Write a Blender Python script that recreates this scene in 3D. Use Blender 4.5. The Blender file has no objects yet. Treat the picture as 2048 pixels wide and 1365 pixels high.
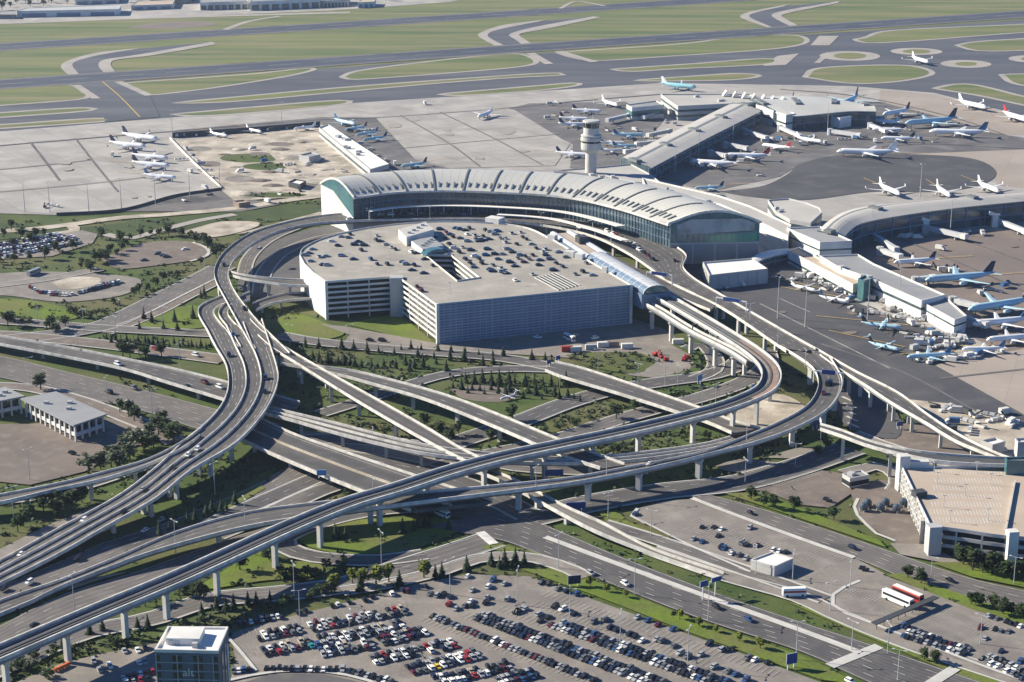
import bpy, bmesh, math, random
from mathutils import Vector as V, Matrix
R = math.radians
random.seed(7)
C = bpy.context.scene.collection
scene = bpy.context.scene
# ---------------------------------------------------------------- camera
CAMH, FOC, TH = 270.0, 3500.0, R(16.73)
cam = bpy.data.cameras.new('camera'); camo = bpy.data.objects.new('camera', cam); C.objects.link(camo)
camo.location = (0, 0, CAMH); camo.rotation_euler = (R(90) - TH, 0, 0)
cam.sensor_width = 36; cam.lens = FOC / 2048 * 36; cam.clip_start = 1; cam.clip_end = 30000
scene.camera = camo
# ---------------------------------------------------------------- sky, sun, exposure
SUN_EL, SUN_AZ = R(28), R(287)
wd = bpy.data.worlds.new('World'); scene.world = wd; wd.use_nodes = True
nt = wd.node_tree
sk = nt.nodes.new('ShaderNodeTexSky'); sk.sky_type = 'NISHITA'; sk.sun_disc = False
sk.sun_elevation = SUN_EL; sk.sun_rotation = SUN_AZ; sk.air_density = 0.65; sk.dust_density = 0.0; sk.ozone_density = 5.0
bg = nt.nodes['Background']; bg.inputs[1].default_value = 0.066
tn = nt.nodes.new('ShaderNodeMix'); tn.data_type = 'RGBA'; tn.blend_type = 'MULTIPLY'; tn.inputs[0].default_value = 1; tn.inputs[7].default_value = (.54, .91, 1.20, 1)
nt.links.new(sk.outputs[0], tn.inputs[6]); nt.links.new(tn.outputs[2], bg.inputs[0])
sl = bpy.data.lights.new('sun', 'SUN'); sl.energy = 5.0; sl.angle = R(0.5); sl.color = (1.0, 0.92, 0.75)
so = bpy.data.objects.new('sun', sl); C.objects.link(so)
tosun = V((math.sin(SUN_AZ) * math.cos(SUN_EL), math.cos(SUN_AZ) * math.cos(SUN_EL), math.sin(SUN_EL)))
so.rotation_euler = tosun.to_track_quat('Z', 'Y').to_euler(); so.location = (-500, 500, 600)
vs = scene.view_settings; vs.view_transform = 'Standard'; vs.look = 'None'; vs.gamma = 1; vs.use_curve_mapping = False
vs.exposure = 0.97

def W(px, py, z=0.0):
    u = (px - 1024) / FOC; v = (682.5 - py) / FOC
    dz = -math.sin(TH) + v * math.cos(TH)
    t = (z - CAMH) / dz
    return V((u * t, (math.cos(TH) + v * math.sin(TH)) * t, z))
# ---------------------------------------------------------------- materials
def mk(name, c1, c2=None, s=0.05, c3=None, s3=0.5, f3=0.5, rough=.85, metal=0.0, space='pos', stretch=None, rot=0.0, spec=.3,
       joints=None, isl=0.0, rnd=0.0, fine=0.0, lane=0.0):
    m = bpy.data.materials.new(name); m.use_nodes = True
    t = m.node_tree; b = t.nodes['Principled BSDF']; N = t.nodes.new; L = t.links.new
    b.inputs['Roughness'].default_value = rough; b.inputs['Metallic'].default_value = metal
    b.inputs['Specular IOR Level'].default_value = spec
    col = N('ShaderNodeRGB').outputs[0]; col.default_value = (*c1, 1)
    if space == 'pos': co = N('ShaderNodeNewGeometry').outputs['Position']
    else: co = N('ShaderNodeTexCoord').outputs['Object']
    mp = N('ShaderNodeMapping'); L(co, mp.inputs[0]); mp.inputs['Rotation'].default_value = (0, 0, rot)
    if stretch: mp.inputs['Scale'].default_value = stretch
    def noise(sc, det, vec):
        n = N('ShaderNodeTexNoise'); n.inputs['Scale'].default_value = sc; n.inputs['Detail'].default_value = det
        L(vec, n.inputs['Vector']); return n.outputs['Fac']
    def mix(a, bcol, fac, lo, hi, mode='MIX'):
        mr = N('ShaderNodeMapRange'); mr.inputs[1].default_value = lo; mr.inputs[2].default_value = hi; L(fac, mr.inputs[0])
        x = N('ShaderNodeMix'); x.data_type = 'RGBA'; x.blend_type = mode
        L(mr.outputs[0], x.inputs[0]); L(a, x.inputs[6])
        if isinstance(bcol, tuple): x.inputs[7].default_value = (*bcol, 1)
        else: L(bcol, x.inputs[7])
        return x.outputs[2]
    if c2: col = mix(col, c2, noise(s, 6, mp.outputs[0]), .36, .64)
    if c3: col = mix(col, c3, noise(s3, 5, mp.outputs[0]), .62 - f3 * .3, .72)
    def scale(colr, fac, lo, hi):
        mr = N('ShaderNodeMapRange'); mr.inputs[3].default_value = lo; mr.inputs[4].default_value = hi; L(fac, mr.inputs[0])
        if fac != 'x': mr.inputs[1].default_value = 0; mr.inputs[2].default_value = 1
        x = N('ShaderNodeVectorMath'); x.operation = 'SCALE'; L(colr, x.inputs[0]); L(mr.outputs[0], x.inputs['Scale'])
        return x.outputs[0]
    if fine: col = scale(col, noise(.8, 8, co), 1 - fine, 1 + fine)
    if isl: col = scale(col, N('ShaderNodeNewGeometry').outputs['Random Per Island'], 1 - isl, 1 + isl)
    if rnd: col = scale(col, N('ShaderNodeObjectInfo').outputs['Random'], 1 - rnd, 1 + rnd)
    if lane:
        at = N('ShaderNodeAttribute'); at.attribute_name = 'across'
        w = N('ShaderNodeMath'); w.operation = 'PINGPONG'; w.inputs[1].default_value = .25; L(at.outputs['Fac'], w.inputs[0])
        mr = N('ShaderNodeMapRange'); mr.inputs[1].default_value = .03; mr.inputs[2].default_value = .22; mr.inputs[3].default_value = 1 + lane * .6; mr.inputs[4].default_value = 1 - lane; L(w.outputs[0], mr.inputs[0])
        x = N('ShaderNodeVectorMath'); x.operation = 'SCALE'; L(col, x.inputs[0]); L(mr.outputs[0], x.inputs['Scale']); col = x.outputs[0]
        col = mix(col, (.075, .072, .072), noise(.018, 3, co), .60, .66)
    if joints:
        br = N('ShaderNodeTexBrick'); br.offset = 0; br.inputs['Scale'].default_value = 1
        br.inputs['Brick Width'].default_value = joints[0]; br.inputs['Row Height'].default_value = joints[1]
        br.inputs['Mortar Size'].default_value = joints[2]; br.inputs['Mortar Smooth'].default_value = 1
        br.inputs['Color1'].default_value = (1, 1, 1, 1); br.inputs['Color2'].default_value = (.9, .9, .9, 1)
        br.inputs['Mortar'].default_value = (joints[3],) * 3 + (1,)
        m2 = N('ShaderNodeMapping'); m2.inputs['Rotation'].default_value = (0, 0, joints[4]); L(co, m2.inputs[0]); L(m2.outputs[0], br.inputs[0])
        x = N('ShaderNodeMix'); x.data_type = 'RGBA'; x.blend_type = 'MULTIPLY'; x.inputs[0].default_value = 1
        L(col, x.inputs[6]); L(br.outputs[0], x.inputs[7]); col = x.outputs[2]
    L(col, b.inputs['Base Color'])
    return m
RWY = R(-32.5)                                   # direction of the runways, for streaks and joints
M = {}
M['grass'] = mk('grass', (.070, .102, .020), (.042, .072, .016), .035, (.125, .112, .052), .018, .6, fine=.6, rough=1)
M['grass_bright'] = mk('grass_bright', (.120, .170, .018), (.080, .125, .016), .06, (.150, .145, .048), .03, .6, fine=.45, rough=1)
M['grass_dark'] = mk('grass_dark', (.036, .060, .018), (.058, .080, .022), .05, fine=.55, rough=1)
M['field'] = mk('field', (.150, .168, .058), (.078, .115, .042), .016, (.215, .19, .10), .035, .6, rough=1, stretch=(.14, 1, 1), rot=RWY, fine=.2)
M['dirt'] = mk('dirt', (.42, .365, .295), (.22, .195, .16), .035, (.56, .50, .42), .06, .65, rough=1, fine=.35)
M['sand'] = mk('sand', (.52, .465, .385), (.36, .31, .25), .05, (.25, .215, .17), .08, .55, fine=.3, rough=1)
M['asphalt'] = mk('asphalt', (0.1040, 0.0984, 0.0989), (0.0840, 0.0804, 0.0826), .05, (0.1240, 0.1173, 0.1118), .15, .4, fine=.18, lane=.16)
M['ramp_shade'] = mk('ramp_shade', (.085, .083, .088), (.110, .104, .104), .03, fine=.15)  # ramp's shade put into a ground colour
M['asphalt_pale'] = mk('asphalt_pale', (0.1480, 0.1353, 0.1290), (0.1200, 0.1107, 0.1075), .04, (0.1760, 0.1599, 0.1505), .12, .4, fine=.15, lane=.16)
M['lot'] = mk('lot', (.235, .209, .184), (.180, .162, .146), .035, (.28, .248, .218), .1, .5, fine=.18)
M['lot_brown'] = mk('lot_brown', (.185, .150, .128), (.145, .12, .105), .04, (.22, .185, .155), .15, .4, fine=.15)
M['taxi'] = mk('taxi', (0.0925, 0.0976, 0.1170), (0.0696, 0.0752, 0.0936), .012, (0.1221, 0.1256, 0.1395), .03, .45, stretch=(.2, 1, 1), rot=RWY, fine=.14)
M['runway'] = mk('runway', (0.0488, 0.0584, 0.0846), (0.0703, 0.0800, 0.1035), .02, (0.0925, 0.1000, 0.1170), .03, .35, stretch=(.05, 1, 1), rot=RWY, fine=.12)
M['apron'] = mk('apron', (.385, .362, .335), (.300, .282, .262), .016, (.44, .415, .385), .04, .55, fine=.14, joints=(30, 30, .6, .66, RWY))
M['apron_tan'] = mk('apron_tan', (.375, .320, .275), (.325, .276, .238), .02, fine=.1, joints=(25, 25, .45, .82, R(20)))
M['apron_grey'] = mk('apron_grey', (0.1452, 0.1379, 0.1398), (0.1074, 0.1032, 0.1067), .018, (0.1892, 0.1780, 0.1730), .05, .5, fine=.16)
M['apron_dark'] = mk('apron_dark', (0.0704, 0.0705, 0.0783), (0.0896, 0.0877, 0.0937), .015, (0.1120, 0.1066, 0.1092), .06, .4, fine=.16, joints=(22, 22, .3, .82, R(-38)))
M['apron_brown'] = mk('apron_brown', (.205, .165, .145), (.165, .137, .124), .02, fine=.12)
M['shoulder'] = mk('shoulder', (.38, .345, .31), (.31, .285, .26), .04, fine=.12)
M['concrete'] = mk('concrete', (.52, .505, .475), (.44, .43, .405), .12, fine=.14)
M['concrete_grey'] = mk('concrete_grey', (.27, .275, .285), (.22, .225, .235), .1, fine=.14)
M['parapet'] = mk('parapet', (.68, .655, .61), (.50, .48, .44), .35, (.36, .345, .32), .12, .25, fine=.12)
M['deck'] = mk('deck', (0.1080, 0.1017, 0.0989), (0.0864, 0.0820, 0.0817), .06, (0.1280, 0.1205, 0.1161), .2, .4, fine=.15, lane=.16)
M['deck_pale'] = mk('deck_pale', (.20, .185, .165), (.165, .152, .138), .06, fine=.15, lane=.16)
M['railbed'] = mk('railbed', (.33, .225, .17), (.25, .18, .145), .2, fine=.25)
M['apron_stain'] = mk('apron_stain', (.29, .27, .245), (.33, .31, .285), .06, fine=.15)
M['guide'] = mk('guide', (.085, .088, .095), (.065, .068, .075), .1, fine=.15)
M['steel'] = mk('steel', (.75, .75, .75), rough=.3, metal=.0, spec=.6)
M['paint'] = mk('paint', (.72, .70, .66), (.5, .49, .46), .3, rough=.6)
M['paint_dim'] = mk('paint_dim', (.42, .40, .37), (.27, .255, .235), .3, rough=.7)
M['paint_yellow'] = mk('paint_yellow', (.62, .42, .10), (.45, .32, .1), .3, rough=.6)
M['seal'] = mk('seal', (.05, .05, .052), rough=.9)
M['roof_deck'] = mk('roof_deck', (.355, .328, .285), (.275, .252, .22), .05, (.41, .38, .335), .1, .5, fine=.2)
M['roof_tan'] = mk('roof_tan', (.47, .385, .305), (.40, .33, .265), .04, fine=.1)
M['white_wall'] = mk('white_wall', (.70, .68, .64), (.58, .565, .53), .1, (.48, .465, .44), .04, .3, rough=.6)
M['grey_wall'] = mk('grey_wall', (.46, .46, .45), (.40, .40, .40), .08, rough=.6)
M['blue_wall'] = mk('blue_wall', (.15, .21, .29), (.13, .185, .26), .1, rough=.4)
M['dark_wall'] = mk('dark_wall', (.06, .065, .07), rough=.6)
M['brown_wall'] = mk('brown_wall', (.22, .17, .14), rough=.7)
M['white_roof'] = mk('white_roof', (.82, .79, .73), (.74, .72, .67), .1, rough=.7)
M['metal_roof'] = mk('metal_roof', (.53, .515, .465), (.47, .46, .42), .03, rough=.5, spec=.4, fine=.05)
M['roof_grey'] = mk('roof_grey', (.30, .305, .31), (.25, .255, .265), .05, fine=.1)
M['roof_tube'] = mk('roof_tube', (.45, .43, .40), (.40, .385, .36), .05, fine=.06)
M['roof_rib'] = mk('roof_rib', (.16, .17, .17), rough=.5)
M['glass'] = mk('glass', (.018, .042, .058), (.075, .115, .135), .11, rough=.14, spec=.7)
M['glass_teal'] = mk('glass_teal', (.07, .17, .18), (.045, .12, .14), .15, rough=.15, spec=.6)
M['reflection_tint'] = mk('reflection_tint', (.26, .36, .38), (.40, .40, .40), .09, (.20, .15, .15), .12, .5, rough=.5)  # tones of a reflection painted for the end glass
M['glass_green'] = mk('glass_green', (.06, .34, .19), (.08, .26, .20), .1, rough=.2, spec=.6)
M['dark_glass'] = mk('dark_glass', (.015, .018, .025), rough=.1, spec=.8)
M['sign_blue'] = mk('sign_blue', (.015, .045, .19), (.02, .06, .22), .5, rough=.6)
M['sign_cyan'] = mk('sign_cyan', (.06, .22, .50), rough=.5)
M['screen_fin'] = mk('screen_fin', (.30, .36, .43), (.26, .32, .39), .1, rough=.5)
M['hotel_wall'] = mk('hotel_wall', (.105, .13, .165), (.09, .112, .145), .2, rough=.6)
M['bark'] = mk('bark', (.07, .05, .035), rough=1, space='obj')
M['leaf'] = mk('leaf', (.040, .066, .016), (.026, .046, .013), .5, rough=.8, space='obj', isl=.7, rnd=.35)
M['leaf_dark'] = mk('leaf_dark', (.022, .040, .018), (.016, .030, .014), .5, rough=.85, space='obj', isl=.6, rnd=.25)
M['leaf_young'] = mk('leaf_young', (.15, .17, .018), (.105, .125, .016), .6, rough=.8, space='obj', isl=.5, rnd=.2)
M['leaf_grey'] = mk('leaf_grey', (.085, .105, .055), (.06, .078, .04), .5, rough=.8, space='obj', isl=.6, rnd=.2)
M['plane_white'] = mk('plane_white', (.80, .80, .79), rough=.3, space='obj', spec=.5)
M['plane_blue'] = mk('plane_blue', (.42, .60, .68), rough=.3, space='obj', spec=.5)
M['plane_teal'] = mk('plane_teal', (.30, .55, .60), rough=.3, space='obj', spec=.5)
M['plane_grey'] = mk('plane_grey', (.36, .37, .38), rough=.4, space='obj')
M['tail_navy'] = mk('tail_navy', (.02, .03, .07), rough=.4); M['tail_red'] = mk('tail_red', (.42, .03, .04), rough=.4)
M['tail_blue'] = mk('tail_blue', (.05, .13, .26), rough=.4); M['tail_maroon'] = mk('tail_maroon', (.10, .025, .05), rough=.4)
M['tyre'] = mk('tyre', (.015, .015, .016), rough=.9)
M['orange'] = mk('orange', (.62, .15, .04), rough=.6); M['red'] = mk('red', (0.3500, 0.0320, 0.0270), rough=.45); M['yellow'] = mk('yellow', (0.4900, 0.4160, 0.0540), rough=.5)
M['jetway'] = mk('jetway', (.52, .53, .54), (.45, .46, .48), .2, rough=.5)
M['tank'] = mk('tank', (.06, .085, .115), (.045, .065, .09), .3, rough=.35, spec=.5)
for k, c in dict(white=(.78, .78, .76), silver=(.34, .35, .36), grey=(.13, .135, .14), black=(.012, .013, .016), navy=(.012, .020, .048), blue=(.03, .08, .20),
                 red=(.30, .02, .025), maroon=(.10, .012, .02), beige=(.42, .36, .27), teal=(.03, .28, .32), yellow=(.72, .50, .03)).items():
    M['car_' + k] = mk('car_' + k, c, rough=.25, spec=.6)
# ---------------------------------------------------------------- mesh helpers
class MB:
    def __init__(s): s.v = []; s.f = []; s.m = []
    def face(s, pts, mi=0):
        b = len(s.v); s.v += [tuple(p) for p in pts]; s.f.append(tuple(range(b, b + len(pts)))); s.m.append(mi)
    def box(s, c, d, rz=0.0, mi=0, taper=1.0):
        b = len(s.v); cz, sz = math.cos(rz), math.sin(rz)
        for k, t in ((-.5, 1), (.5, taper)):
            for i, j in ((-.5, -.5), (.5, -.5), (.5, .5), (-.5, .5)):
                x, y = i * d[0] * t, j * d[1] * t
                s.v.append((c[0] + x * cz - y * sz, c[1] + x * sz + y * cz, c[2] + k * d[2]))
        for q in ((3, 2, 1, 0), (4, 5, 6, 7), (0, 1, 5, 4), (1, 2, 6, 5), (2, 3, 7, 6), (3, 0, 4, 7)):
            s.f.append(tuple(b + k for k in q)); s.m.append(mi)
    def loft(s, rings, closed=True, caps=True, mi=0, mfun=None, endclosed=False):
        b = len(s.v); n = len(rings[0])
        for r in rings: s.v += [tuple(p) for p in r]
        k = len(rings)
        for i in range(k if endclosed else k - 1):
            for j in range(n if closed else n - 1):
                a, c = b + i * n, b + ((i + 1) % k) * n
                s.f.append((a + j, a + (j + 1) % n, c + (j + 1) % n, c + j)); s.m.append(mfun(j) if mfun else mi)
        if caps and closed and not endclosed:
            s.f.append(tuple(b + j for j in range(n))[::-1]); s.m.append(mi)
            s.f.append(tuple(b + (k - 1) * n + j for j in range(n))); s.m.append(mi)
    def cyl(s, p, r0, r1, h, n=12, mi=0):
        s.loft([[V((p[0] + r * math.cos(2 * math.pi * i / n), p[1] + r * math.sin(2 * math.pi * i / n), z)) for i in range(n)]
                for r, z in ((r0, p[2]), (r1, p[2] + h))], mi=mi)
    def lathe(s, p, prof, n=20, mi=0):
        s.loft([[V((p[0] + r * math.cos(2 * math.pi * i / n), p[1] + r * math.sin(2 * math.pi * i / n), p[2] + z)) for i in range(n)] for r, z in prof], mi=mi)
    def beam(s, a, b, w, h, mi=0):
        a, b = V(a), V(b); d = (b - a); x = d.cross(V((0, 0, 1)))
        x = (x.normalized() if x.length > 1e-5 else V((1, 0, 0))); y = x.cross(d).normalized()
        s.loft([[p + x * w * i + y * h * j for i, j in ((-.5, -.5), (.5, -.5), (.5, .5), (-.5, .5))] for p in (a, b)], mi=mi)
    def prism(s, pts, z0, z1, mi=0, mtop=None, tri=True):
        n = len(pts)
        if sum(pts[i][0] * pts[(i + 1) % n][1] - pts[(i + 1) % n][0] * pts[i][1] for i in range(n)) < 0: pts = pts[::-1]
        b = len(s.v)
        s.v += [(p[0], p[1], z0) for p in pts] + [(p[0], p[1], z1) for p in pts]
        for i in range(n):
            j = (i + 1) % n; s.f.append((b + i, b + j, b + n + j, b + n + i)); s.m.append(mi)
        s.f.append(tuple(b + i for i in range(n))[::-1]); s.m.append(mi)
        s.f.append(tuple(b + n + i for i in range(n))); s.m.append(mi if mtop is None else mtop)
    def mesh(s, name, mats, smooth=False):
        me = bpy.data.meshes.new(name); me.from_pydata(s.v, [], s.f)
        for mm in mats: me.materials.append(mm)
        if len(mats) > 1: me.polygons.foreach_set('material_index', s.m)
        bm = bmesh.new(); bm.from_mesh(me)
        ng = [f for f in bm.faces if len(f.verts) > 4]
        if ng: bmesh.ops.triangulate(bm, faces=ng)
        bmesh.ops.recalc_face_normals(bm, faces=bm.faces)
        bm.to_mesh(me); bm.free()
        if smooth: me.polygons.foreach_set('use_smooth', [True] * len(me.polygons))
        return me
    def build(s, name, mats, parent=None, smooth=False):
        if not isinstance(mats, (list, tuple)): mats = [mats]
        o = bpy.data.objects.new(name, s.mesh(name, mats, smooth)); C.objects.link(o)
        if parent: o.parent = parent; o.matrix_parent_inverse = Matrix.Translation(-parent.location) if parent.rotation_euler.z == 0 else parent.matrix_basis.inverted()
        return o
def tag(o, label=None, cat=None, group=None, kind=None):
    if label: o['label'] = label
    if cat: o['category'] = cat
    if group: o['group'] = group
    if kind: o['kind'] = kind
    return o
def thing(name, label, cat, loc=(0, 0, 0), rz=0.0, group=None):
    o = bpy.data.objects.new(name, None); C.objects.link(o); o.location = loc; o.rotation_euler = (0, 0, rz)
    o.empty_display_size = 1
    return tag(o, label, cat, group)
def dup(root, loc, rz=0.0, sc=1.0):
    r = root.copy(); C.objects.link(r); r.location = loc; r.rotation_euler = (0, 0, rz); r.scale = (sc, sc, sc)
    for ch in list(root.children):
        c = ch.copy(); C.objects.link(c); c.parent = r
        for g in ch.children:
            d = g.copy(); C.objects.link(d); d.parent = c
    return r
def cat_rom(P, step=None, n=None):
    """smooth world polyline through P, resampled evenly"""
    P = [V(p) for p in P]
    if len(P) == 2: D = [P[0].lerp(P[1], i / 20) for i in range(21)]
    else:
        D = []
        Q = [P[0] * 2 - P[1]] + P + [P[-1] * 2 - P[-2]]
        for i in range(1, len(Q) - 2):
            a, b, c, d = Q[i - 1], Q[i], Q[i + 1], Q[i + 2]
            def tt(p, q): return max(1e-3, (q - p).length) ** .5
            t0 = 0; t1 = t0 + tt(a, b); t2 = t1 + tt(b, c); t3 = t2 + tt(c, d)
            for k in range(16):
                t = t1 + (t2 - t1) * k / 16
                A1 = a * ((t1 - t) / (t1 - t0)) + b * ((t - t0) / (t1 - t0)); A2 = b * ((t2 - t) / (t2 - t1)) + c * ((t - t1) / (t2 - t1))
                A3 = c * ((t3 - t) / (t3 - t2)) + d * ((t - t2) / (t3 - t2))
                B1 = A1 * ((t2 - t) / (t2 - t0)) + A2 * ((t - t0) / (t2 - t0)); B2 = A2 * ((t3 - t) / (t3 - t1)) + A3 * ((t - t1) / (t3 - t1))
                D.append(B1 * ((t2 - t) / (t2 - t1)) + B2 * ((t - t1) / (t2 - t1)))
        D.append(P[-1])
    cum = [0]
    for i in range(1, len(D)): cum.append(cum[-1] + (D[i] - D[i - 1]).length)
    if n is None: n = max(2, int(cum[-1] / step) + 1)
    out = []; k = 0
    for i in range(n):
        s = cum[-1] * i / (n - 1)
        while k < len(D) - 2 and cum[k + 1] < s: k += 1
        f = (s - cum[k]) / max(1e-6, cum[k + 1] - cum[k]); out.append(D[k].lerp(D[k + 1], min(1, f)))
    return out
def normals(P):
    out = []
    for i in range(len(P)):
        d = P[min(i + 1, len(P) - 1)] - P[max(i - 1, 0)]; d.z = 0; d.normalize(); out.append(V((-d.y, d.x, 0)))
    return out
def offset(P, d):
    return [p + n * d for p, n in zip(P, normals(P))]
LV = .10
_sub = {}
def lz(l):
    _sub[l] = _sub.get(l, 0) + 1; return l * LV + (_sub[l] % 32) * .003
def sheet(name, pts, lvl, mat, smooth=False, kind='structure', world=False):
    P = [V(p) if world else W(*p) for p in pts]
    if smooth: P = cat_rom(P + [P[0]], n=max(24, len(P) * 7))[:-1]
    mb = MB(); z = lz(lvl)
    mb.face([(p.x, p.y, z) for p in P]); 
    o = mb.build(name, mat); o['kind'] = kind
    me = o.data
    if me.polygons and me.polygons[0].normal.z < 0: me.flip_normals()
    return o
def across(o, k, lo, hi, lanes):
    a = o.data.attributes.new('across', 'FLOAT', 'POINT'); n = len(o.data.vertices); a.data.foreach_set('value', [lanes if (i % k) in hi else 0.0 for i in range(n)])
def strip_faces(mb, A, B, dz=0.0, mi=0):
    for i in range(len(A) - 1):
        mb.face([A[i] + V((0, 0, dz)), A[i + 1] + V((0, 0, dz)), B[i + 1] + V((0, 0, dz)), B[i] + V((0, 0, dz))], mi)
def dashes(mb, P, w=.35, on=4.0, off=9.0, dz=.03, solid=False):
    """painted line along P"""
    L = 0; Nn = normals(P)
    for i in range(len(P) - 1):
        a, b = P[i], P[i + 1]; l = (b - a).length
        if solid: segs = [(0, 1)]
        else:
            segs = []; per = on + off; k = math.floor(L / per)
            while k * per < L + l:
                s, e = max(L, k * per), min(L + l, k * per + on)
                if e > s: segs.append(((s - L) / l, (e - L) / l))
                k += 1
        for s, e in segs:
            p, q = a.lerp(b, s), a.lerp(b, e); n0 = Nn[i].lerp(Nn[i + 1], s) * w / 2; n1 = Nn[i].lerp(Nn[i + 1], e) * w / 2; z = V((0, 0, dz))
            mb.face([p - n0 + z, q - n1 + z, q + n1 + z, p + n0 + z])
        L += l
def road(name, pts, w, lvl, mat, lanes=2, kerb=True, edge='paint_dim', w2=None, line=.35, mark=True):
    """ground road along a centre line"""
    P = cat_rom([W(*p) for p in pts], step=8); z = lz(lvl)
    for p in P: p.z = z
    N = len(P); ws = [w + ((w2 or w) - w) * i / (N - 1) for i in range(N)]; nn = normals(P)
    A = [p + n * x / 2 for p, n, x in zip(P, nn, ws)]; B = [p - n * x / 2 for p, n, x in zip(P, nn, ws)]
    mb = MB(); strip_faces(mb, A, B); o = mb.build(name, mat); o['kind'] = 'structure'; across(o, 4, (0, 1), (2, 3), lanes)
    if kerb:
        kb = MB()
        for E, sg in ((A, 1), (B, -1)):
            O = [e + n * sg * .7 for e, n in zip(E, nn)]
            kb.loft([[e, e + V((0, 0, .13)), q + V((0, 0, .13)), q] for e, q in zip(E, O)], closed=False, caps=False)
        kb.build('kerb', M['concrete'], o)
    if mark:
        ml = MB()
        for k in range(1, lanes):
            f = k / lanes; dashes(ml, [a.lerp(b, f) for a, b in zip(A, B)], w=line)
        for f in (.05, .95): dashes(ml, [a.lerp(b, f) for a, b in zip(A, B)], w=line, solid=True)
        ml.build('lane_marking', M[edge], o)
    return o
def ribbon_road(name, A, B, lvl, mat, lanes=2, mark=True, edge='paint_dim'):
    A = [W(*p) for p in A]; B = [W(*p) for p in B]
    n = max(3, int(sum((A[i + 1] - A[i]).length for i in range(len(A) - 1)) / 8)); A = cat_rom(A, n=n); B = cat_rom(B, n=n)
    zz = lz(lvl)
    for p in A + B: p.z = zz
    mb = MB(); strip_faces(mb, A, B); o = mb.build(name, mat); o['kind'] = 'structure'; across(o, 4, (0, 1), (2, 3), lanes)
    if mark:
        ml = MB()
        for k in range(1, lanes): dashes(ml, [a.lerp(b, k / lanes) for a, b in zip(A, B)])
        for f in (.03, .97): dashes(ml, [a.lerp(b, f) for a, b in zip(A, B)], solid=True)
        ml.build('lane_marking', M[edge], o)
    return o
def flyover(label, A, B, lanes=2, piers=(), mat='deck', depth=1.7, par=1.0, name='flyover', cat='flyover', double=None, mark=True, barrier=None, pierw=1.8,
            barw=.45, lcol='paint_dim', cols=1, group=None, bmat='parapet'):
    """elevated road between two edge lines given as (px, py, height)"""
    A = [W(*p) for p in A]; B = [W(*p) for p in B]
    L = sum((A[i + 1] - A[i]).length for i in range(len(A) - 1)); n = max(6, int(L / 6)); A = cat_rom(A, n=n); B = cat_rom(B, n=n)
    mid = [(a + b) / 2 for a, b in zip(A, B)]; ctr = mid[n // 2].copy(); ctr.z = 0
    t = thing(name, label, cat, ctr, 0, group)
    mb = MB(); rings = []
    for a, b in zip(A, B):
        d = (b - a); f = min(.28, 2.2 / max(1, d.length)); dn = V((0, 0, -1))
        rings.append([a, b, b + dn * .55, b - d * f + dn * depth, a + d * f + dn * depth, a + dn * .55])
    mb.loft(rings, mfun=lambda j: 0 if j == 0 else 1); across(mb.build('deck', [M[mat], M['concrete_grey']], t), 6, (0,), (1, 2, 3), lanes)
    for E, F in ((A, B), (B, A)):
        pb = MB()
        pb.loft([[e + (f - e).normalized() * .0 + V((0, 0, -.5)), e + V((0, 0, par)), e + (f - e).normalized() * barw + V((0, 0, par)), e + (f - e).normalized() * barw + V((0, 0, -.5))]
                 for e, f in zip(offsetpair(E, F, -.06), F)]); pb.build('parapet', M['parapet'], t)
    if barrier:
        for fb in barrier:
            bb = MB(); c = [a.lerp(b, fb) for a, b in zip(A, B)]; nn = normals(c)
            bb.loft([[p - q * .32, p - q * .16 + V((0, 0, 1.0)), p + q * .16 + V((0, 0, 1.0)), p + q * .32] for p, q in zip(c, nn)]); bb.build('median_barrier', M[bmat], t)
    if mark:
        ml = MB()
        for k in range(1, lanes): dashes(ml, [a.lerp(b, k / lanes) for a, b in zip(A, B)])
        for f in (.09, .91): dashes(ml, [a.lerp(b, f) for a, b in zip(A, B)], solid=True)
        lm = ml.build('lane_marking', M[lcol], t)
        if lanes >= 5: lm['kind'] = 'stuff'
    for f in piers:
        i = min(n - 1, int(f * (n - 1))); c = mid[i]; top = c.z - depth + .05
        if top < 2: continue
        w = (B[i] - A[i]).length; d = B[i] - A[i]; rz = math.atan2(d.y, d.x); pm = MB()
        cols_n = cols if cols > 1 else (2 if w > 17 else 1)
        capw = w * .62 if cols_n > 1 else min(w * .5, pierw * 2.4)
        for k in range(cols_n):
            s = 0 if cols_n == 1 else (-.5 + k / (cols_n - 1)) * capw * .8
            cc = c + d.normalized() * s
            pm.box((cc.x, cc.y, (top - 1.2) / 2), (pierw, pierw * .8, top - 1.2), rz)
        pm.loft([[c + d.normalized() * x + V((-d.normalized().y, d.normalized().x, 0)) * y * pierw * .5 + V((0, 0, z - c.z)) for x, z in
                  ((-capw / 2, top), (-capw / 2, top - .5), (-pierw / 2 if cols_n == 1 else -capw * .45, top - 1.25), (pierw / 2 if cols_n == 1 else capw * .45, top - 1.25), (capw / 2, top - .5), (capw / 2, top))] for y in (-1, 1)])
        pm.build('pier', M['concrete'], t)
    return t
def offsetpair(E, F, d):
    return [e + (f - e).normalized() * d for e, f in zip(E, F)]
# ================================================================ GROUND
mb = MB(); mb.face([(-7000, -500, -.1), (7000, -500, -.1), (7000, 9000, -.1), (-7000, 9000, -.1)]); mb.build('ground', M['grass'])['kind'] = 'structure'
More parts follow.
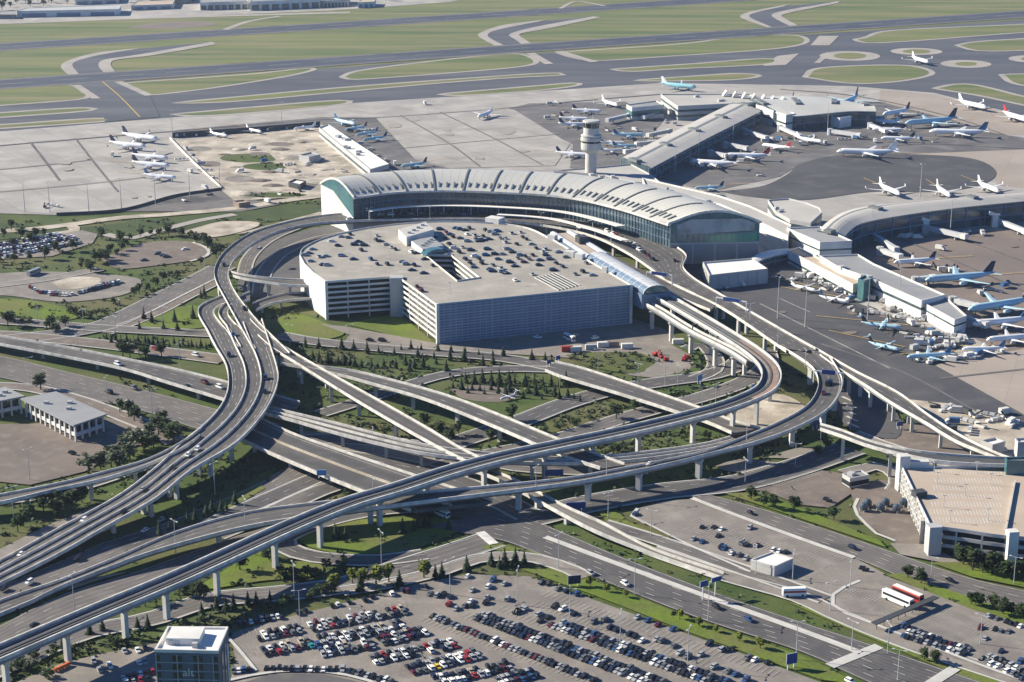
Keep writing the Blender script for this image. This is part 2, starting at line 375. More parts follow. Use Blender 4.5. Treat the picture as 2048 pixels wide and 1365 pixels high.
# ---- airfield beyond the terminal
sheet('airfield_grass', [(-500, 40), (-500, 270), (2600, 270), (2600, -120), (1300, -110), (700, -40)], 1, M['field'])
sheet('taxiway', [(-400, 196), (0, 181), (700, 134), (1400, 85), (2048, 40), (2600, 2), (2600, 265), (2048, 236), (1870, 190), (1700, 176), (1320, 170), (1130, 184), (690, 212), (0, 268), (-400, 298)], 2, M['taxi'])
sheet('apron', [(-400, 295), (0, 264), (690, 208), (1130, 180), (1320, 167), (1700, 173), (1870, 187), (2048, 233), (2600, 262), (2600, 960), (2048, 838), (2013, 905), (1860, 830), (1660, 715), (1380, 560), (1330, 500), (1000, 380), (700, 380), (640, 392), (440, 380), (355, 393), (239, 423), (113, 431), (0, 428), (-400, 440)], 3, M['apron'])
def runway(pts, wd_, lv):
    P = [W(*p) for p in pts]; P = cat_rom(P, step=60); 
    for p in P: p.z = lv * LV
    mb = MB(); strip_faces(mb, offset(P, wd_ / 2), offset(P, -wd_ / 2)); o = mb.build('runway', M['runway']); o['kind'] = 'structure'
    sb = MB()
    for s in (1, -1):
        E = offset(P, s * wd_ / 2); F = offset(P, s * (wd_ / 2 + 7)); strip_faces(sb, E, F)
    s = sb.build('runway_shoulder', M['asphalt_pale'], o)
    lb = MB(); dashes(lb, P, w=1.2, on=36, off=24, dz=.05)
    for s in (1, -1): dashes(lb, offset(P, s * (wd_ / 2 - 2)), w=1.0, dz=.05, solid=True)
    lb.build('runway_marking', M['paint_dim'], o)
runway([(-500, 204), (0, 170), (1024, 99), (2048, 29), (2700, -15)], 60, 6)
runway([(-500, 128), (0, 95), (680, 51), (1380, 4), (2000, -37)], 60, 3)
def island(pts, m=7, mat='field', lv=4, smooth=True):
    P = [W(*p) for p in pts]; P = cat_rom(P + [P[0]], n=max(40, len(P) * 8))[:-1]
    ar = sum(P[i].x * P[(i + 1) % len(P)].y - P[(i + 1) % len(P)].x * P[i].y for i in range(len(P)))
    n = len(P); O = []
    for i in range(n):
        d = P[(i + 1) % n] - P[i - 1]; d.normalize(); nn = V((d.y, -d.x, 0)) * (1 if ar > 0 else -1); O.append(P[i] + nn * m)
    sheet('taxiway_shoulder', O, lv, M['shoulder'], world=True); sheet('grass_island', P, lv + 1, M[mat], world=True)
for pts in ([(-300, 198), (0, 178), (140, 172), (160, 184), (171, 192), (160, 198), (0, 211), (-300, 234)],
            [(-300, 250), (0, 228), (170, 218), (184, 220), (150, 224), (0, 235), (-300, 258)],
            [(-300, 271), (0, 252), (205, 239), (219, 241), (0, 257), (-300, 277)],
            [(255, 168), (290, 165), (513, 149), (622, 138), (598, 147), (444, 173), (342, 186), (297, 190), (273, 179)],
            [(355, 207), (700, 176), (900, 161), (1114, 148), (1125, 150), (1030, 155), (870, 167), (690, 183), (450, 204)],
            [(352, 230), (690, 203), (690, 207), (400, 232)],
            [(690, 155), (714, 145), (851, 126), (1029, 109), (1046, 112), (1066, 126), (1042, 133), (885, 147), (748, 157), (707, 159)],
            [(885, 190), (1073, 174), (1152, 168), (1150, 171), (1073, 181), (919, 191)],
            [(1120, 106), (1380, 88), (1485, 74), (1584, 72), (1605, 77), (1601, 88), (1553, 97), (1348, 112), (1186, 121), (1152, 116)],
            [(1230, 140), (1380, 130), (1539, 119), (1549, 122), (1533, 128), (1348, 138), (1261, 143)],
            [(1278, 162), (1380, 155), (1478, 149), (1512, 152), (1474, 159), (1348, 162)],
            [(1715, 80), (1734, 77), (1775, 64), (2048, 50), (2300, 34), (2300, 50), (2048, 65), (1792, 84), (1731, 86)],
            [(1919, 92), (1950, 86), (2048, 79), (2250, 66), (2250, 92), (2048, 101), (1960, 102)],
            [(1616, 155), (1645, 138), (1813, 133), (1858, 147), (1792, 163), (1707, 167)],
            [(2008, 151), (2048, 150), (2200, 152), (2250, 185), (2048, 171)],
            [(1875, 178), (1929, 170), (2048, 196), (2200, 226), (2200, 240), (2048, 210), (1963, 192)]):
    island(pts)
def ell(cx, cy, rx, ry): return [(cx + rx * math.cos(a * .5236), cy + ry * math.sin(a * .5236)) for a in range(12)]
for cx, cy, rx, ry, m in ((1700, 113, 33, 6, 16), (1833, 104, 28, 4, 14), (1932, 129, 22, 4, 16), (2062, 119, 20, 4, 14)): island(ell(cx, cy, rx, ry), m)
sheet('concrete_pad', [(1638, 73), (1678, 73), (1659, 92), (1621, 92)], 5, M['shoulder'])
sheet('concrete_pad', [(1652, 106), (1668, 105), (1640, 127), (1628, 127)], 4, M['shoulder'])
sheet('concrete_pad', [(1555, 113), (1598, 108), (1572, 131), (1525, 133)], 4, M['shoulder'])
# high-speed exits between the runways: pale shoulders with an asphalt lane
for L_, LI, RI, RO in (
    ([(284, 97), (198, 106), (140, 121), (122, 133), (142, 156)], [(267, 100), (191, 113), (150, 125), (145, 132), (163, 155)], [(424, 85), (273, 111), (208, 121), (197, 130), (212, 152)], [(432, 90), (290, 114), (232, 121), (222, 128), (234, 150)]),
    ([(1095, 40), (1008, 51), (964, 65), (956, 72), (970, 82), (998, 97)], [(1078, 44), (994, 61), (977, 68), (977, 75), (990, 83), (1017, 96)], [(1186, 34), (1066, 56), (1022, 68), (1018, 72), (1030, 80), (1047, 93)], [(1201, 36), (1087, 60), (1042, 68), (1039, 72), (1050, 80), (1068, 92)]),
    ([(1584, 8), (1495, 26), (1480, 34), (1492, 41), (1546, 60)], [(1567, 14), (1509, 27), (1498, 33), (1510, 41), (1553, 59)], [(1680, 3), (1553, 26), (1543, 32), (1550, 38), (1587, 57)], [(1676, 7), (1570, 29), (1563, 32), (1570, 38), (1603, 56)])):
    ribbon_road('taxiway', LI, RI, 4, M['taxi'], mark=False)
    ribbon_road('taxiway_shoulder', L_, LI, 5, M['shoulder'], mark=False); ribbon_road('taxiway_shoulder', RI, RO, 5, M['shoulder'], mark=False)
sheet('taxiway', [(140, 168), (236, 160), (300, 193), (320, 235), (210, 245), (200, 205), (170, 188)], 4, M['taxi'])
for a, b in (((143, 172), (184, 199)), ((228, 165), (290, 193)), ((1052, 108), (1090, 130)), ((1108, 104), (1180, 126))):
    ribbon_road('taxiway_shoulder', [a, b], [(a[0] + 17, a[1] - 1), (b[0] + 17, b[1] - 1)], 6, M['shoulder'], mark=False)
road('taxiway_line', [(205, 165), (240, 195), (280, 236)], 1.2, 8, M['paint_yellow'], kerb=False, mark=False)
sheet('service_road', [(-300, 52), (0, 46), (300, 35), (700, 24), (700, 27), (300, 38), (0, 49), (-300, 56)], 3, M['shoulder'])
road('service_road', [(450, 60), (500, 43), (560, 33)], 9, 3, M['shoulder'], kerb=False, mark=False)
road('service_road', [(1120, 18), (1155, 4), (1210, 13)], 7, 4, M['shoulder'], kerb=False, mark=False)
sheet('bare_earth', [(255, 56), (300, 48), (400, 44), (430, 50), (330, 58)], 2, M['apron_brown'], smooth=True)
sheet('hangar_apron', [(-400, 60), (-400, -60), (640, -60), (1100, -40), (900, 5), (660, 22), (260, 38), (0, 46)], 3, M['apron'])
# ---- aprons round the piers
sheet('apron', [(755, 238), (800, 228), (1000, 214), (1030, 222), (1140, 290), (1110, 333), (905, 338), (830, 318)], 5, M['apron'])
sheet('apron_asphalt', [(640, 246), (690, 236), (750, 236), (830, 320), (905, 340), (900, 350), (760, 345)], 4, M['apron_grey'])
sheet('apron_asphalt', [(1000, 222), (1060, 208), (1250, 205), (1330, 240), (1240, 340), (1140, 338), (1146, 290)], 4, M['apron_grey'])
sheet('apron_asphalt', [(340, 280), (350, 262), (640, 236), (700, 236), (640, 250), (345, 272)], 4, M['apron_grey'])
sheet('apron_asphalt', [(1240, 340), (1500, 230), (1760, 205), (1900, 240), (1990, 268), (2100, 285), (2048, 300), (1800, 310), (1600, 330), (1560, 355), (1420, 385)], 4, M['apron_grey'])
sheet('apron_asphalt', [(1440, 385), (1520, 375), (1575, 350), (1600, 330), (1680, 312), (1800, 310), (1940, 318), (1992, 345), (1960, 372), (1880, 385), (1750, 385), (1600, 402), (1500, 395)], 5, M['apron_dark'], smooth=True)
sheet('apron_tan', [(1760, 180), (1870, 190), (2048, 236), (2300, 260), (2300, 290), (1990, 268), (1850, 235), (1760, 205)], 4, M['apron_tan'])
sheet('apron_tan', [(1790, 308), (1990, 275), (2300, 290), (2300, 400), (1992, 372), (1992, 345), (1940, 318)], 4, M['apron_tan'])
sheet('apron_asphalt', [(1330, 500), (1580, 520), (1720, 610), (1930, 690), (1905, 705), (2300, 900), (2300, 960), (2048, 860), (2013, 900), (1860, 830), (1660, 715), (1400, 580)], 5, M['apron_dark'])
sheet('apron_asphalt', [(1640, 500), (1750, 480), (2300, 440), (2300, 760), (1990, 700), (1720, 560)], 4, M['apron_brown'])
sheet('apron_tan', [(1868, 732), (2048, 700), (2400, 660), (2400, 940), (2048, 832)], 6, M['apron_tan'])
for a, b in (((1560, 600), (1620, 627)), ((1520, 610), (1780, 740)), ((1740, 600), (1850, 655))):
    road('apron_line', [a, b], .8, 7, M['paint_dim'], kerb=False, mark=False)
# ---- building site left of the terminal
sheet('construction_site', [(345, 284), (640, 258), (700, 300), (790, 344), (690, 362), (640, 395), (560, 398), (470, 404), (430, 372)], 5, M['dirt'])
for e in (ell(500, 318, 60, 9), ell(530, 335, 45, 7), ell(545, 392, 70, 5)): sheet('scrub_grass', e, 6, M['grass'], smooth=True)
for e in (ell(590, 262, 60, 6), ell(640, 330, 50, 6), ell(560, 380, 60, 4), ell(600, 300, 40, 4)): sheet('sand', e, 6, M['sand'], smooth=True)
road('haul_road', [(540, 300), (580, 335), (640, 360), (690, 345)], 8, 7, M['sand'], kerb=False, mark=False)
sheet('paved_yard', [(345, 300), (440, 378), (500, 400), (560, 410), (480, 425), (239, 424), (355, 394), (444, 381)], 4, M['asphalt_pale'])
# ---- ground south of the apron
sheet('grass_slope', [(-300, 445), (0, 440), (130, 460), (340, 436), (480, 425), (640, 402), (645, 430), (500, 450), (300, 470), (0, 480), (-300, 490)], 2, M['grass_dark'])
road('perimeter_road', [(-100, 470), (60, 460), (130, 452), (240, 437), (340, 430), (480, 417), (560, 404), (645, 393)], 11, 5, M['sand'], kerb=False, mark=False)
road('perimeter_road', [(140, 452), (150, 462), (100, 470)], 8, 5, M['sand'], kerb=False, mark=False)
sheet('dirt_lot', [(360, 466), (450, 444), (520, 447), (500, 460), (420, 476)], 4, M['sand'], smooth=True)
sheet('pavement', [(470, 470), (640, 425), (650, 434), (540, 462)], 4, M['sand'])
road('service_road', [(210, 470), (260, 478), (320, 462), (400, 442), (470, 430)], 8, 4, M['shoulder'], kerb=False, mark=False)
sheet('parking_lot', [(-200, 505), (0, 490), (103, 472), (164, 462), (196, 470), (185, 488), (103, 514), (0, 520), (-200, 545)], 4, M['lot'], smooth=False)
sheet('parking_lot', [(202, 520), (256, 497), (290, 487), (359, 483), (403, 491), (419, 505), (393, 520), (308, 533), (239, 539)], 4, M['lot_brown'], smooth=True)
road('pavement', [(385, 486), (405, 493), (419, 505), (408, 516), (380, 524)], 2.5, 5, M['concrete'], kerb=False, mark=False)
sheet('parking_lot', [(-150, 560), (60, 545), (190, 548), (280, 560), (250, 590), (130, 605), (0, 592), (-150, 600)], 3, M['lot'], smooth=True)
sheet('dirt_lot', [(105, 567), (140, 556), (200, 558), (185, 574), (130, 580)], 4, M['sand'], smooth=True)
road('road', [(-80, 585), (0, 572), (80, 562), (200, 540)], 9, 5, M['lot'])
sheet('grass_mound', [(-200, 600), (0, 598), (60, 602), (110, 612), (164, 634), (100, 645), (0, 640), (-200, 640)], 3, M['grass_bright'], smooth=True)
road('road', [(445, 535), (400, 560), (340, 590), (270, 625), (200, 655), (100, 672), (-60, 690)], 17, 5, M['asphalt_pale'], lanes=4)
road('road', [(445, 560), (380, 592), (300, 633), (210, 668)], 8, 4, M['lot_brown'])
road('road', [(-80, 640), (60, 648), (190, 658), (300, 664), (420, 670), (470, 672)], 11, 6, M['asphalt_pale'])
road('road', [(-60, 668), (60, 676), (200, 690), (330, 706), (450, 722)], 13, 5, M['lot_brown'])
sheet('grass_lawn', [(265, 650), (300, 630), (350, 616), (395, 612), (410, 655), (330, 660)], 3, M['grass_bright'], smooth=True)
ribbon_road('highway', [(-100, 696), (0, 713), (146, 748), (300, 785), (440, 822), (560, 850)], [(-100, 740), (0, 757), (146, 792), (293, 826), (381, 856), (500, 890)], 4, M['asphalt_pale'], lanes=5)
road('road', [(-80, 770), (60, 778), (150, 800), (260, 840), (330, 870), (352, 888)], 9, 4, M['lot_brown'])
sheet('parking_lot', [(-100, 850), (60, 850), (215, 838), (290, 852), (330, 880), (240, 902), (170, 945), (60, 972), (-100, 955)], 4, M['lot_brown'])
road('road', [(-80, 1010), (100, 990), (240, 950), (360, 905), (440, 860), (500, 815)], 9, 5, M['asphalt'])
# ---- the bowl between the flyovers
sheet('forecourt', [(860, 700), (880, 685), (1270, 640), (1330, 660), (1380, 700), (1400, 740), (1370, 765), (1260, 752), (1180, 720), (1000, 708)], 3, M['lot'], smooth=False)
sheet('grass_verge', [(1130, 712), (1200, 706), (1290, 710), (1310, 728), (1270, 748), (1180, 735)], 4, M['grass'], smooth=True)
sheet('gravel_yard', [(1240, 690), (1310, 676), (1360, 700), (1380, 740), (1330, 755), (1290, 745), (1310, 725)], 4, M['lot'], smooth=True)
sheet('grass_verge', [(1340, 690), (1375, 695), (1400, 720), (1395, 750), (1350, 768), (1270, 768), (1380, 740), (1382, 715)], 5, M['grass'], smooth=True)
sheet('lawn', [(690, 650), (780, 632), (812, 640), (872, 688), (800, 676)], 4, M['grass_bright'])
sheet('grass_bank', [(545, 615), (600, 630), (690, 668), (640, 682), (580, 668)], 4, M['grass_bright'], smooth=True)
sheet('pavement', [(640, 650), (690, 655), (880, 690), (860, 702), (760, 690), (690, 684), (700, 672)], 5, M['lot'])
road('road', [(555, 672), (620, 684), (720, 695), (850, 706), (1000, 718), (1110, 738), (1150, 748)], 11, 6, M['asphalt_pale'])
road('road', [(640, 830), (720, 805), (800, 778), (866, 757), (925, 746), (1020, 740), (1120, 742)], 9, 5, M['asphalt'])
road('road', [(860, 905), (940, 878), (1047, 842), (1130, 810), (1223, 783), (1330, 765), (1420, 752), (1480, 728), (1490, 700), (1440, 670)], 13, 5, M['asphalt'], lanes=3)
road('road', [(850, 945), (940, 920), (1105, 884), (1205, 852), (1264, 834), (1330, 816), (1400, 798), (1480, 770), (1530, 740), (1530, 700)], 11, 6, M['asphalt_pale'])
road('road', [(1375, 700), (1400, 690), (1430, 720), (1425, 745), (1390, 760)], 8, 6, M['asphalt'])
sheet('gravel_yard', [(880, 800), (950, 782), (1080, 790), (1180, 772), (1200, 785), (1040, 836), (940, 862), (870, 840)], 3, M['grass'])
sheet('gravel_yard', [(900, 780), (960, 772), (1040, 790), (1000, 806), (930, 800)], 4, M['lot_brown'], smooth=True)
road('road', [(560, 885), (680, 880), (800, 890), (900, 905), (1040, 935), (1200, 940), (1400, 905), (1520, 870)], 12, 5, M['asphalt_pale'])
road('road', [(590, 905), (720, 920), (850, 945), (960, 985), (1060, 1035)], 13, 6, M['asphalt'])
sheet('road', [(590, 862), (700, 872), (860, 905), (960, 940), (900, 960), (780, 935), (640, 890)], 4, M['lot'])
sheet('gravel_yard', [(1440, 850), (1490, 800), (1560, 790), (1620, 830), (1560, 868), (1470, 868)], 4, M['sand'], smooth=True)
sheet('pavement', [(1430, 935), (1480, 920), (1560, 930), (1530, 945), (1460, 946)], 5, M['lot'], smooth=True)
sheet('pavement', [(1530, 918), (1600, 898), (1650, 898), (1600, 918)], 5, M['lot'], smooth=True)
road('road', [(1060, 1040), (1180, 1010), (1330, 985), (1470, 970), (1600, 935), (1700, 900)], 16, 6, M['asphalt'], lanes=4)
road('road', [(1700, 870), (1780, 900), (1860, 922), (1990, 930)], 11, 5, M['lot'])
sheet('yard', [(1790, 850), (1870, 845), (1985, 910), (2048, 915), (2048, 960), (1850, 940), (1760, 890)], 3, M['lot_brown'])
sheet('yard', [(1800, 800), (1900, 810), (2048, 850), (2200, 880), (2200, 960), (1960, 905), (1860, 845)], 6, M['sand'])
# ---- left foreground
sheet('gravel_verge', [(-60, 1130), (0, 1100), (100, 1050), (200, 1010), (250, 990), (255, 1000), (120, 1062), (0, 1128)], 3, M['lot'])
ribbon_road('highway', [(-80, 1212), (0, 1176), (117, 1127), (205, 1089), (313, 1055), (430, 1008), (520, 968), (590, 925)], [(-80, 1240), (0, 1203), (117, 1162), (234, 1116), (352, 1068), (450, 1030), (540, 990), (640, 940)], 4, M['asphalt_pale'], lanes=3)
road('road', [(390, 1068), (470, 1030), (560, 990), (640, 955)], 10, 5, M['asphalt'])
road('road', [(430, 1075), (540, 1030), (640, 985), (700, 965)], 10, 6, M['asphalt_pale'])
sheet('grass_strip', [(330, 1056), (430, 1012), (520, 972), (530, 980), (470, 1015), (380, 1055)], 6, M['grass_bright'])
ribbon_road('highway', [(-80, 1300), (0, 1255), (130, 1190), (260, 1150), (360, 1115), (480, 1072), (600, 1040)], [(-80, 1345), (0, 1300), (100, 1255), (250, 1200), (360, 1160), (480, 1110), (600, 1072)], 4, M['asphalt_pale'], lanes=3)
sheet('dirt_verge', [(130, 1186), (200, 1163), (260, 1146), (190, 1158), (150, 1172)], 6, M['sand'])
road('road', [(985, 1082), (880, 1116), (765, 1150), (684, 1174), (560, 1190), (420, 1203), (300, 1242), (180, 1266), (60, 1315), (-60, 1370)], 15, 5, M['asphalt_pale'], w2=8)
road('road', [(860, 1016), (740, 1027), (640, 1050), (575, 1076), (562, 1090), (605, 1112), (660, 1121), (760, 1124), (850, 1112)], 9, 6, M['asphalt'])
sheet('grass_lawn', [(592, 1078), (650, 1050), (740, 1040), (890, 1040), (930, 1055), (880, 1082), (800, 1106), (680, 1109), (620, 1097)], 5, M['grass_bright'], smooth=True)
sheet('lawn', [(470, 1130), (540, 1100), (560, 1120), (640, 1130), (640, 1150), (520, 1165), (400, 1180)], 4, M['grass_bright'], smooth=True)
sheet('road', [(840, 1012), (1010, 1010), (1060, 1040), (1017, 1085), (960, 1075), (850, 1055), (930, 1040), (820, 1022)], 5, M['asphalt'])
# ---- right foreground
ribbon_road('highway', [(1000, 1022), (1061, 1041), (1243, 1117), (1477, 1205), (1753, 1296), (1882, 1340), (2100, 1415)], [(985, 1080), (1017, 1088), (1126, 1132), (1389, 1237), (1612, 1311), (1729, 1365), (1900, 1430)], 5, M['asphalt'], lanes=6)
road('median', [(1090, 1078), (1240, 1134), (1420, 1200), (1620, 1272), (1720, 1310)], 1.5, 8, M['concrete'], kerb=True, mark=False)
for a, b in (((1659, 1336), (1758, 1296)), ((1840, 1385), (1910, 1340))):
    road('bridge_joint', [a, b], 4, 7, M['concrete'], kerb=False, mark=False)
road('crosswalk', [(960, 1068), (988, 1092)], 4, 8, M['paint'], kerb=False, mark=False)
road('road', [(684, 1186), (770, 1172), (880, 1146), (960, 1120), (1050, 1117), (1130, 1138), (1172, 1158)], 7, 6, M['lot'])
sheet('grass_strip', [(960, 1098), (990, 1088), (1090, 1112), (1040, 1112)], 5, M['grass_bright'])
sheet('grass_strip', [(1040, 1140), (1120, 1138), (1400, 1245), (1620, 1320), (1720, 1372), (1640, 1362), (1380, 1268), (1180, 1190)], 4, M['grass_bright'])
sheet('parking_lot', [(462, 1268), (560, 1240), (700, 1205), (830, 1170), (940, 1150), (1060, 1155), (1170, 1195), (1380, 1272), (1640, 1366), (1700, 1420), (450, 1420), (470, 1320)], 3, M['lot'])
sheet('road', [(450, 1380), (540, 1352), (640, 1350), (740, 1372), (800, 1420), (450, 1420)], 5, M['asphalt'])
road('kerb', [(455, 1365), (540, 1348), (640, 1346), (740, 1366), (800, 1400)], 1.5, 7, M['concrete'], kerb=False, mark=False)
road('kerb', [(455, 1278), (480, 1305), (512, 1345)], 1.2, 7, M['concrete'], kerb=False, mark=False)
sheet('parking_lot', [(20, 1372), (120, 1330), (200, 1310), (315, 1288), (340, 1300), (400, 1420), (-40, 1420)], 3, M['lot'])
road('road', [(1300, 1103), (1448, 1154), (1600, 1198), (1680, 1235), (1800, 1284), (2048, 1368)], 8, 5, M['lot'], mark=False)
road('road', [(1205, 1050), (1300, 1079), (1448, 1130), (1550, 1166), (1650, 1202)], 7.5, 6, M['asphalt_pale'])
sheet('parking_lot', [(1262, 1030), (1280, 1018), (1330, 1004), (1390, 1000), (1540, 1062), (1712, 1120), (1770, 1150), (1660, 1205), (1620, 1195), (1500, 1148), (1380, 1095), (1290, 1048)], 4, M['lot'])
road('kerb', [(1290, 1050), (1262, 1034), (1275, 1020)], 1.5, 7, M['concrete'], kerb=False, mark=False)
road('kerb', [(1285, 1046), (1380, 1094), (1500, 1147)], 1.2, 7, M['concrete'], kerb=False, mark=False)
sheet('grass_strip', [(1180, 1008), (1240, 1030), (1258, 1046), (1380, 1100), (1495, 1150), (1470, 1150), (1330, 1098), (1215, 1048)], 4, M['grass_bright'])
ribbon_road('road', [(1390, 985), (1448, 1000), (1542, 1026), (1764, 1100), (1946, 1161), (2048, 1184), (2300, 1240)], [(1384, 1000), (1448, 1025), (1600, 1081), (1712, 1120), (1887, 1193), (2048, 1243), (2300, 1330)], 5, M['asphalt_pale'], lanes=4)
road('median', [(1384, 1000), (1448, 1025), (1600, 1081), (1708, 1119)], .9, 7, M['concrete'], mark=False)
sheet('parking_lot', [(1659, 1204), (1672, 1185), (1710, 1168), (1762, 1152), (1870, 1192), (2048, 1252), (2300, 1340), (2300, 1440), (2048, 1368), (1960, 1335), (1750, 1255), (1690, 1232)], 6, M['lot'])
road('kerb', [(1720, 1165), (1672, 1187), (1662, 1208), (1690, 1230), (1750, 1253), (1960, 1334), (2048, 1366)], 1.4, 8, M['concrete'], kerb=False, mark=False)
sheet('grass_strip', [(1770, 1153), (1800, 1150), (1880, 1178), (1960, 1205), (2048, 1235), (2048, 1252), (1950, 1225)], 7, M['grass_bright'])
sheet('grass_strip', [(1560, 1200), (1640, 1226), (1760, 1274), (1900, 1325), (2048, 1380), (2100, 1420), (1960, 1372), (1700, 1262)], 4, M['grass_bright'])
sheet('grass_strip', [(1500, 988), (1550, 1000), (1640, 1035), (1760, 1085), (1772, 1098), (1540, 1020), (1450, 990)], 6, M['grass_bright'])
sheet('parking_lot', [(1440, 975), (1500, 950), (1590, 935), (1690, 950), (1705, 988), (1660, 1018), (1600, 1012), (1530, 985)], 4, M['lot_brown'])
road('road', [(1690, 950), (1760, 935), (1800, 960), (1790, 985)], 8, 5, M['lot'])
sheet('yard', [(1700, 985), (1740, 965), (1800, 960), (1860, 1100), (1800, 1095), (1730, 1050), (1712, 1020)], 5, M['lot_brown'])
road('kerb', [(1716, 1000), (1708, 1022), (1730, 1050), (1760, 1075), (1790, 1085)], 1.4, 7, M['concrete'], kerb=False, mark=False)
sheet('pavement', [(1780, 1090), (1860, 1092), (1920, 1128), (1900, 1132), (1800, 1112)], 6, M['lot'])
sheet('grass_strip', [(1860, 1128), (1930, 1128), (2048, 1150), (2200, 1190), (2200, 1215), (2048, 1178), (1946, 1158)], 6, M['grass_bright'])
# painted stalls
def stalls(name, a, b, n, L_, lvl, side=1, col='paint_dim'):
    P, Q = W(*a), W(*b); d = (Q - P); u = d.normalized(); nn = V((-u.y, u.x, 0)) * side; mb = MB()
    for i in range(n + 1):
        p = P + d * (i / n); p.z = lvl * LV; mb.face([p - u * .12, p + u * .12, p + u * .12 + nn * L_, p - u * .12 + nn * L_])
    mb.build(name, M[col])['kind'] = 'structure'
for a, b, n in (((1560, 1072), (1690, 1120), 26), ((1420, 1055), (1500, 1085), 14), ((1400, 1040), (1560, 1100), 26), ((1380, 1058), (1510, 1112), 24), ((1600, 1110), (1660, 1132), 10),
                ((1700, 1180), (1760, 1200), 10), ((1740, 1240), (1800, 1215), 8), ((1850, 1205), (2000, 1260), 26), ((1830, 1220), (1960, 1268), 24), ((1810, 1235), (1930, 1280), 24),
                ((1560, 985), (1650, 960), 14), ((1540, 970), (1620, 948), 14)): stalls('stall_lines', a, b, n, 5, 8, -1)
for a, b, n in (((480, 1262), (830, 1200), 26), ((500, 1300), (810, 1236), 24), ((860, 1235), (1190, 1360), 36), ((940, 1228), (1310, 1362), 40), ((1010, 1215), (1450, 1372), 46), ((1080, 1205), (1500, 1352), 44), ((1100, 1185), (1560, 1345), 46)):
    stalls('stall_lines', a, b, n, 5, 5, -1)

for pts, w_ in (([(-100, 303), (0, 293), (300, 268), (660, 240), (755, 237), (1000, 219), (1130, 206), (1320, 190)], 3), ([(-50, 345), (60, 335), (180, 322)], 2), ([(60, 286), (85, 318), (118, 362)], 2), ([(150, 278), (190, 330), (235, 385)], 1.6), ([(-50, 390), (150, 372), (330, 352)], 1.6),
                ([(800, 232), (900, 290), (960, 335)], 1.8), ([(880, 226), (1000, 285), (1085, 332)], 1.8), ([(790, 300), (950, 285), (1120, 270)], 1.6), ([(1560, 180), (1700, 192), (1900, 235), (2060, 290)], 2.5), ([(1700, 300), (1850, 290), (2060, 300)], 2), ([(1800, 480), (1900, 520), (2060, 590)], 2), ([(1900, 470), (2060, 530)], 1.5), ([(1640, 690), (1800, 745), (1960, 830)], 1.5), ([(1880, 760), (2060, 740)], 2)):
    road('apron_seam', pts, w_, 7, M['apron_grey'], kerb=False, mark=False)
rb_ = random.Random(3)
for k in range(46):
    x, y = rb_.choice([(rb_.uniform(0, 330), rb_.uniform(300, 400)), (rb_.uniform(780, 1100), rb_.uniform(235, 325)), (rb_.uniform(1300, 2040), rb_.uniform(240, 330)), (rb_.uniform(1700, 2040), rb_.uniform(470, 660)), (rb_.uniform(1450, 1800), rb_.uniform(560, 720))])
    r_ = rb_.uniform(5, 16); sheet('oil_stain', [(x + r_ * rb_.uniform(.6, 1.3) * math.cos(a * .785), y + r_ * .3 * rb_.uniform(.6, 1.3) * math.sin(a * .785)) for a in range(8)], 8, M['apron_stain' if x < 1150 else 'apron_brown'], smooth=True)

sheet('pavement', [(474, 575), (484, 530), (520, 496), (580, 470), (640, 455), (760, 446), (1000, 446), (1150, 475), (1300, 548), (1290, 600), (1262, 572), (1108, 560), (900, 520), (640, 560), (625, 600), (560, 606), (500, 596)], 3, M['asphalt'])
road('road', [(520, 590), (530, 545), (570, 505), (640, 478), (740, 462)], 9, 5, M['asphalt_pale'])
road('road', [(640, 446), (600, 455), (540, 480), (500, 515), (486, 560)], 8, 5, M['asphalt_pale'])
sheet('pavement', [(1688, 762), (1722, 768), (1795, 830), (1788, 880), (1705, 862), (1676, 826)], 4, M['ramp_shade'], smooth=True)  # dark sheet: shade of the straight ramp painted on the ground
for k in range(5): road('kerb', [(1684 + k * 3, 796 + k * 13), (1706 + k * 3, 806 + k * 13)], 1.6, 6, M['concrete'], kerb=False, mark=False)
# ================================================================ ELEVATED ROADS
def Z(pts, z0, z1=None):
    n = len(pts); z1 = z0 if z1 is None else z1
    return [(p[0], p[1], z0 + (z1 - z0) * i / (n - 1)) for i, p in enumerate(pts)]
RZ = 11.0
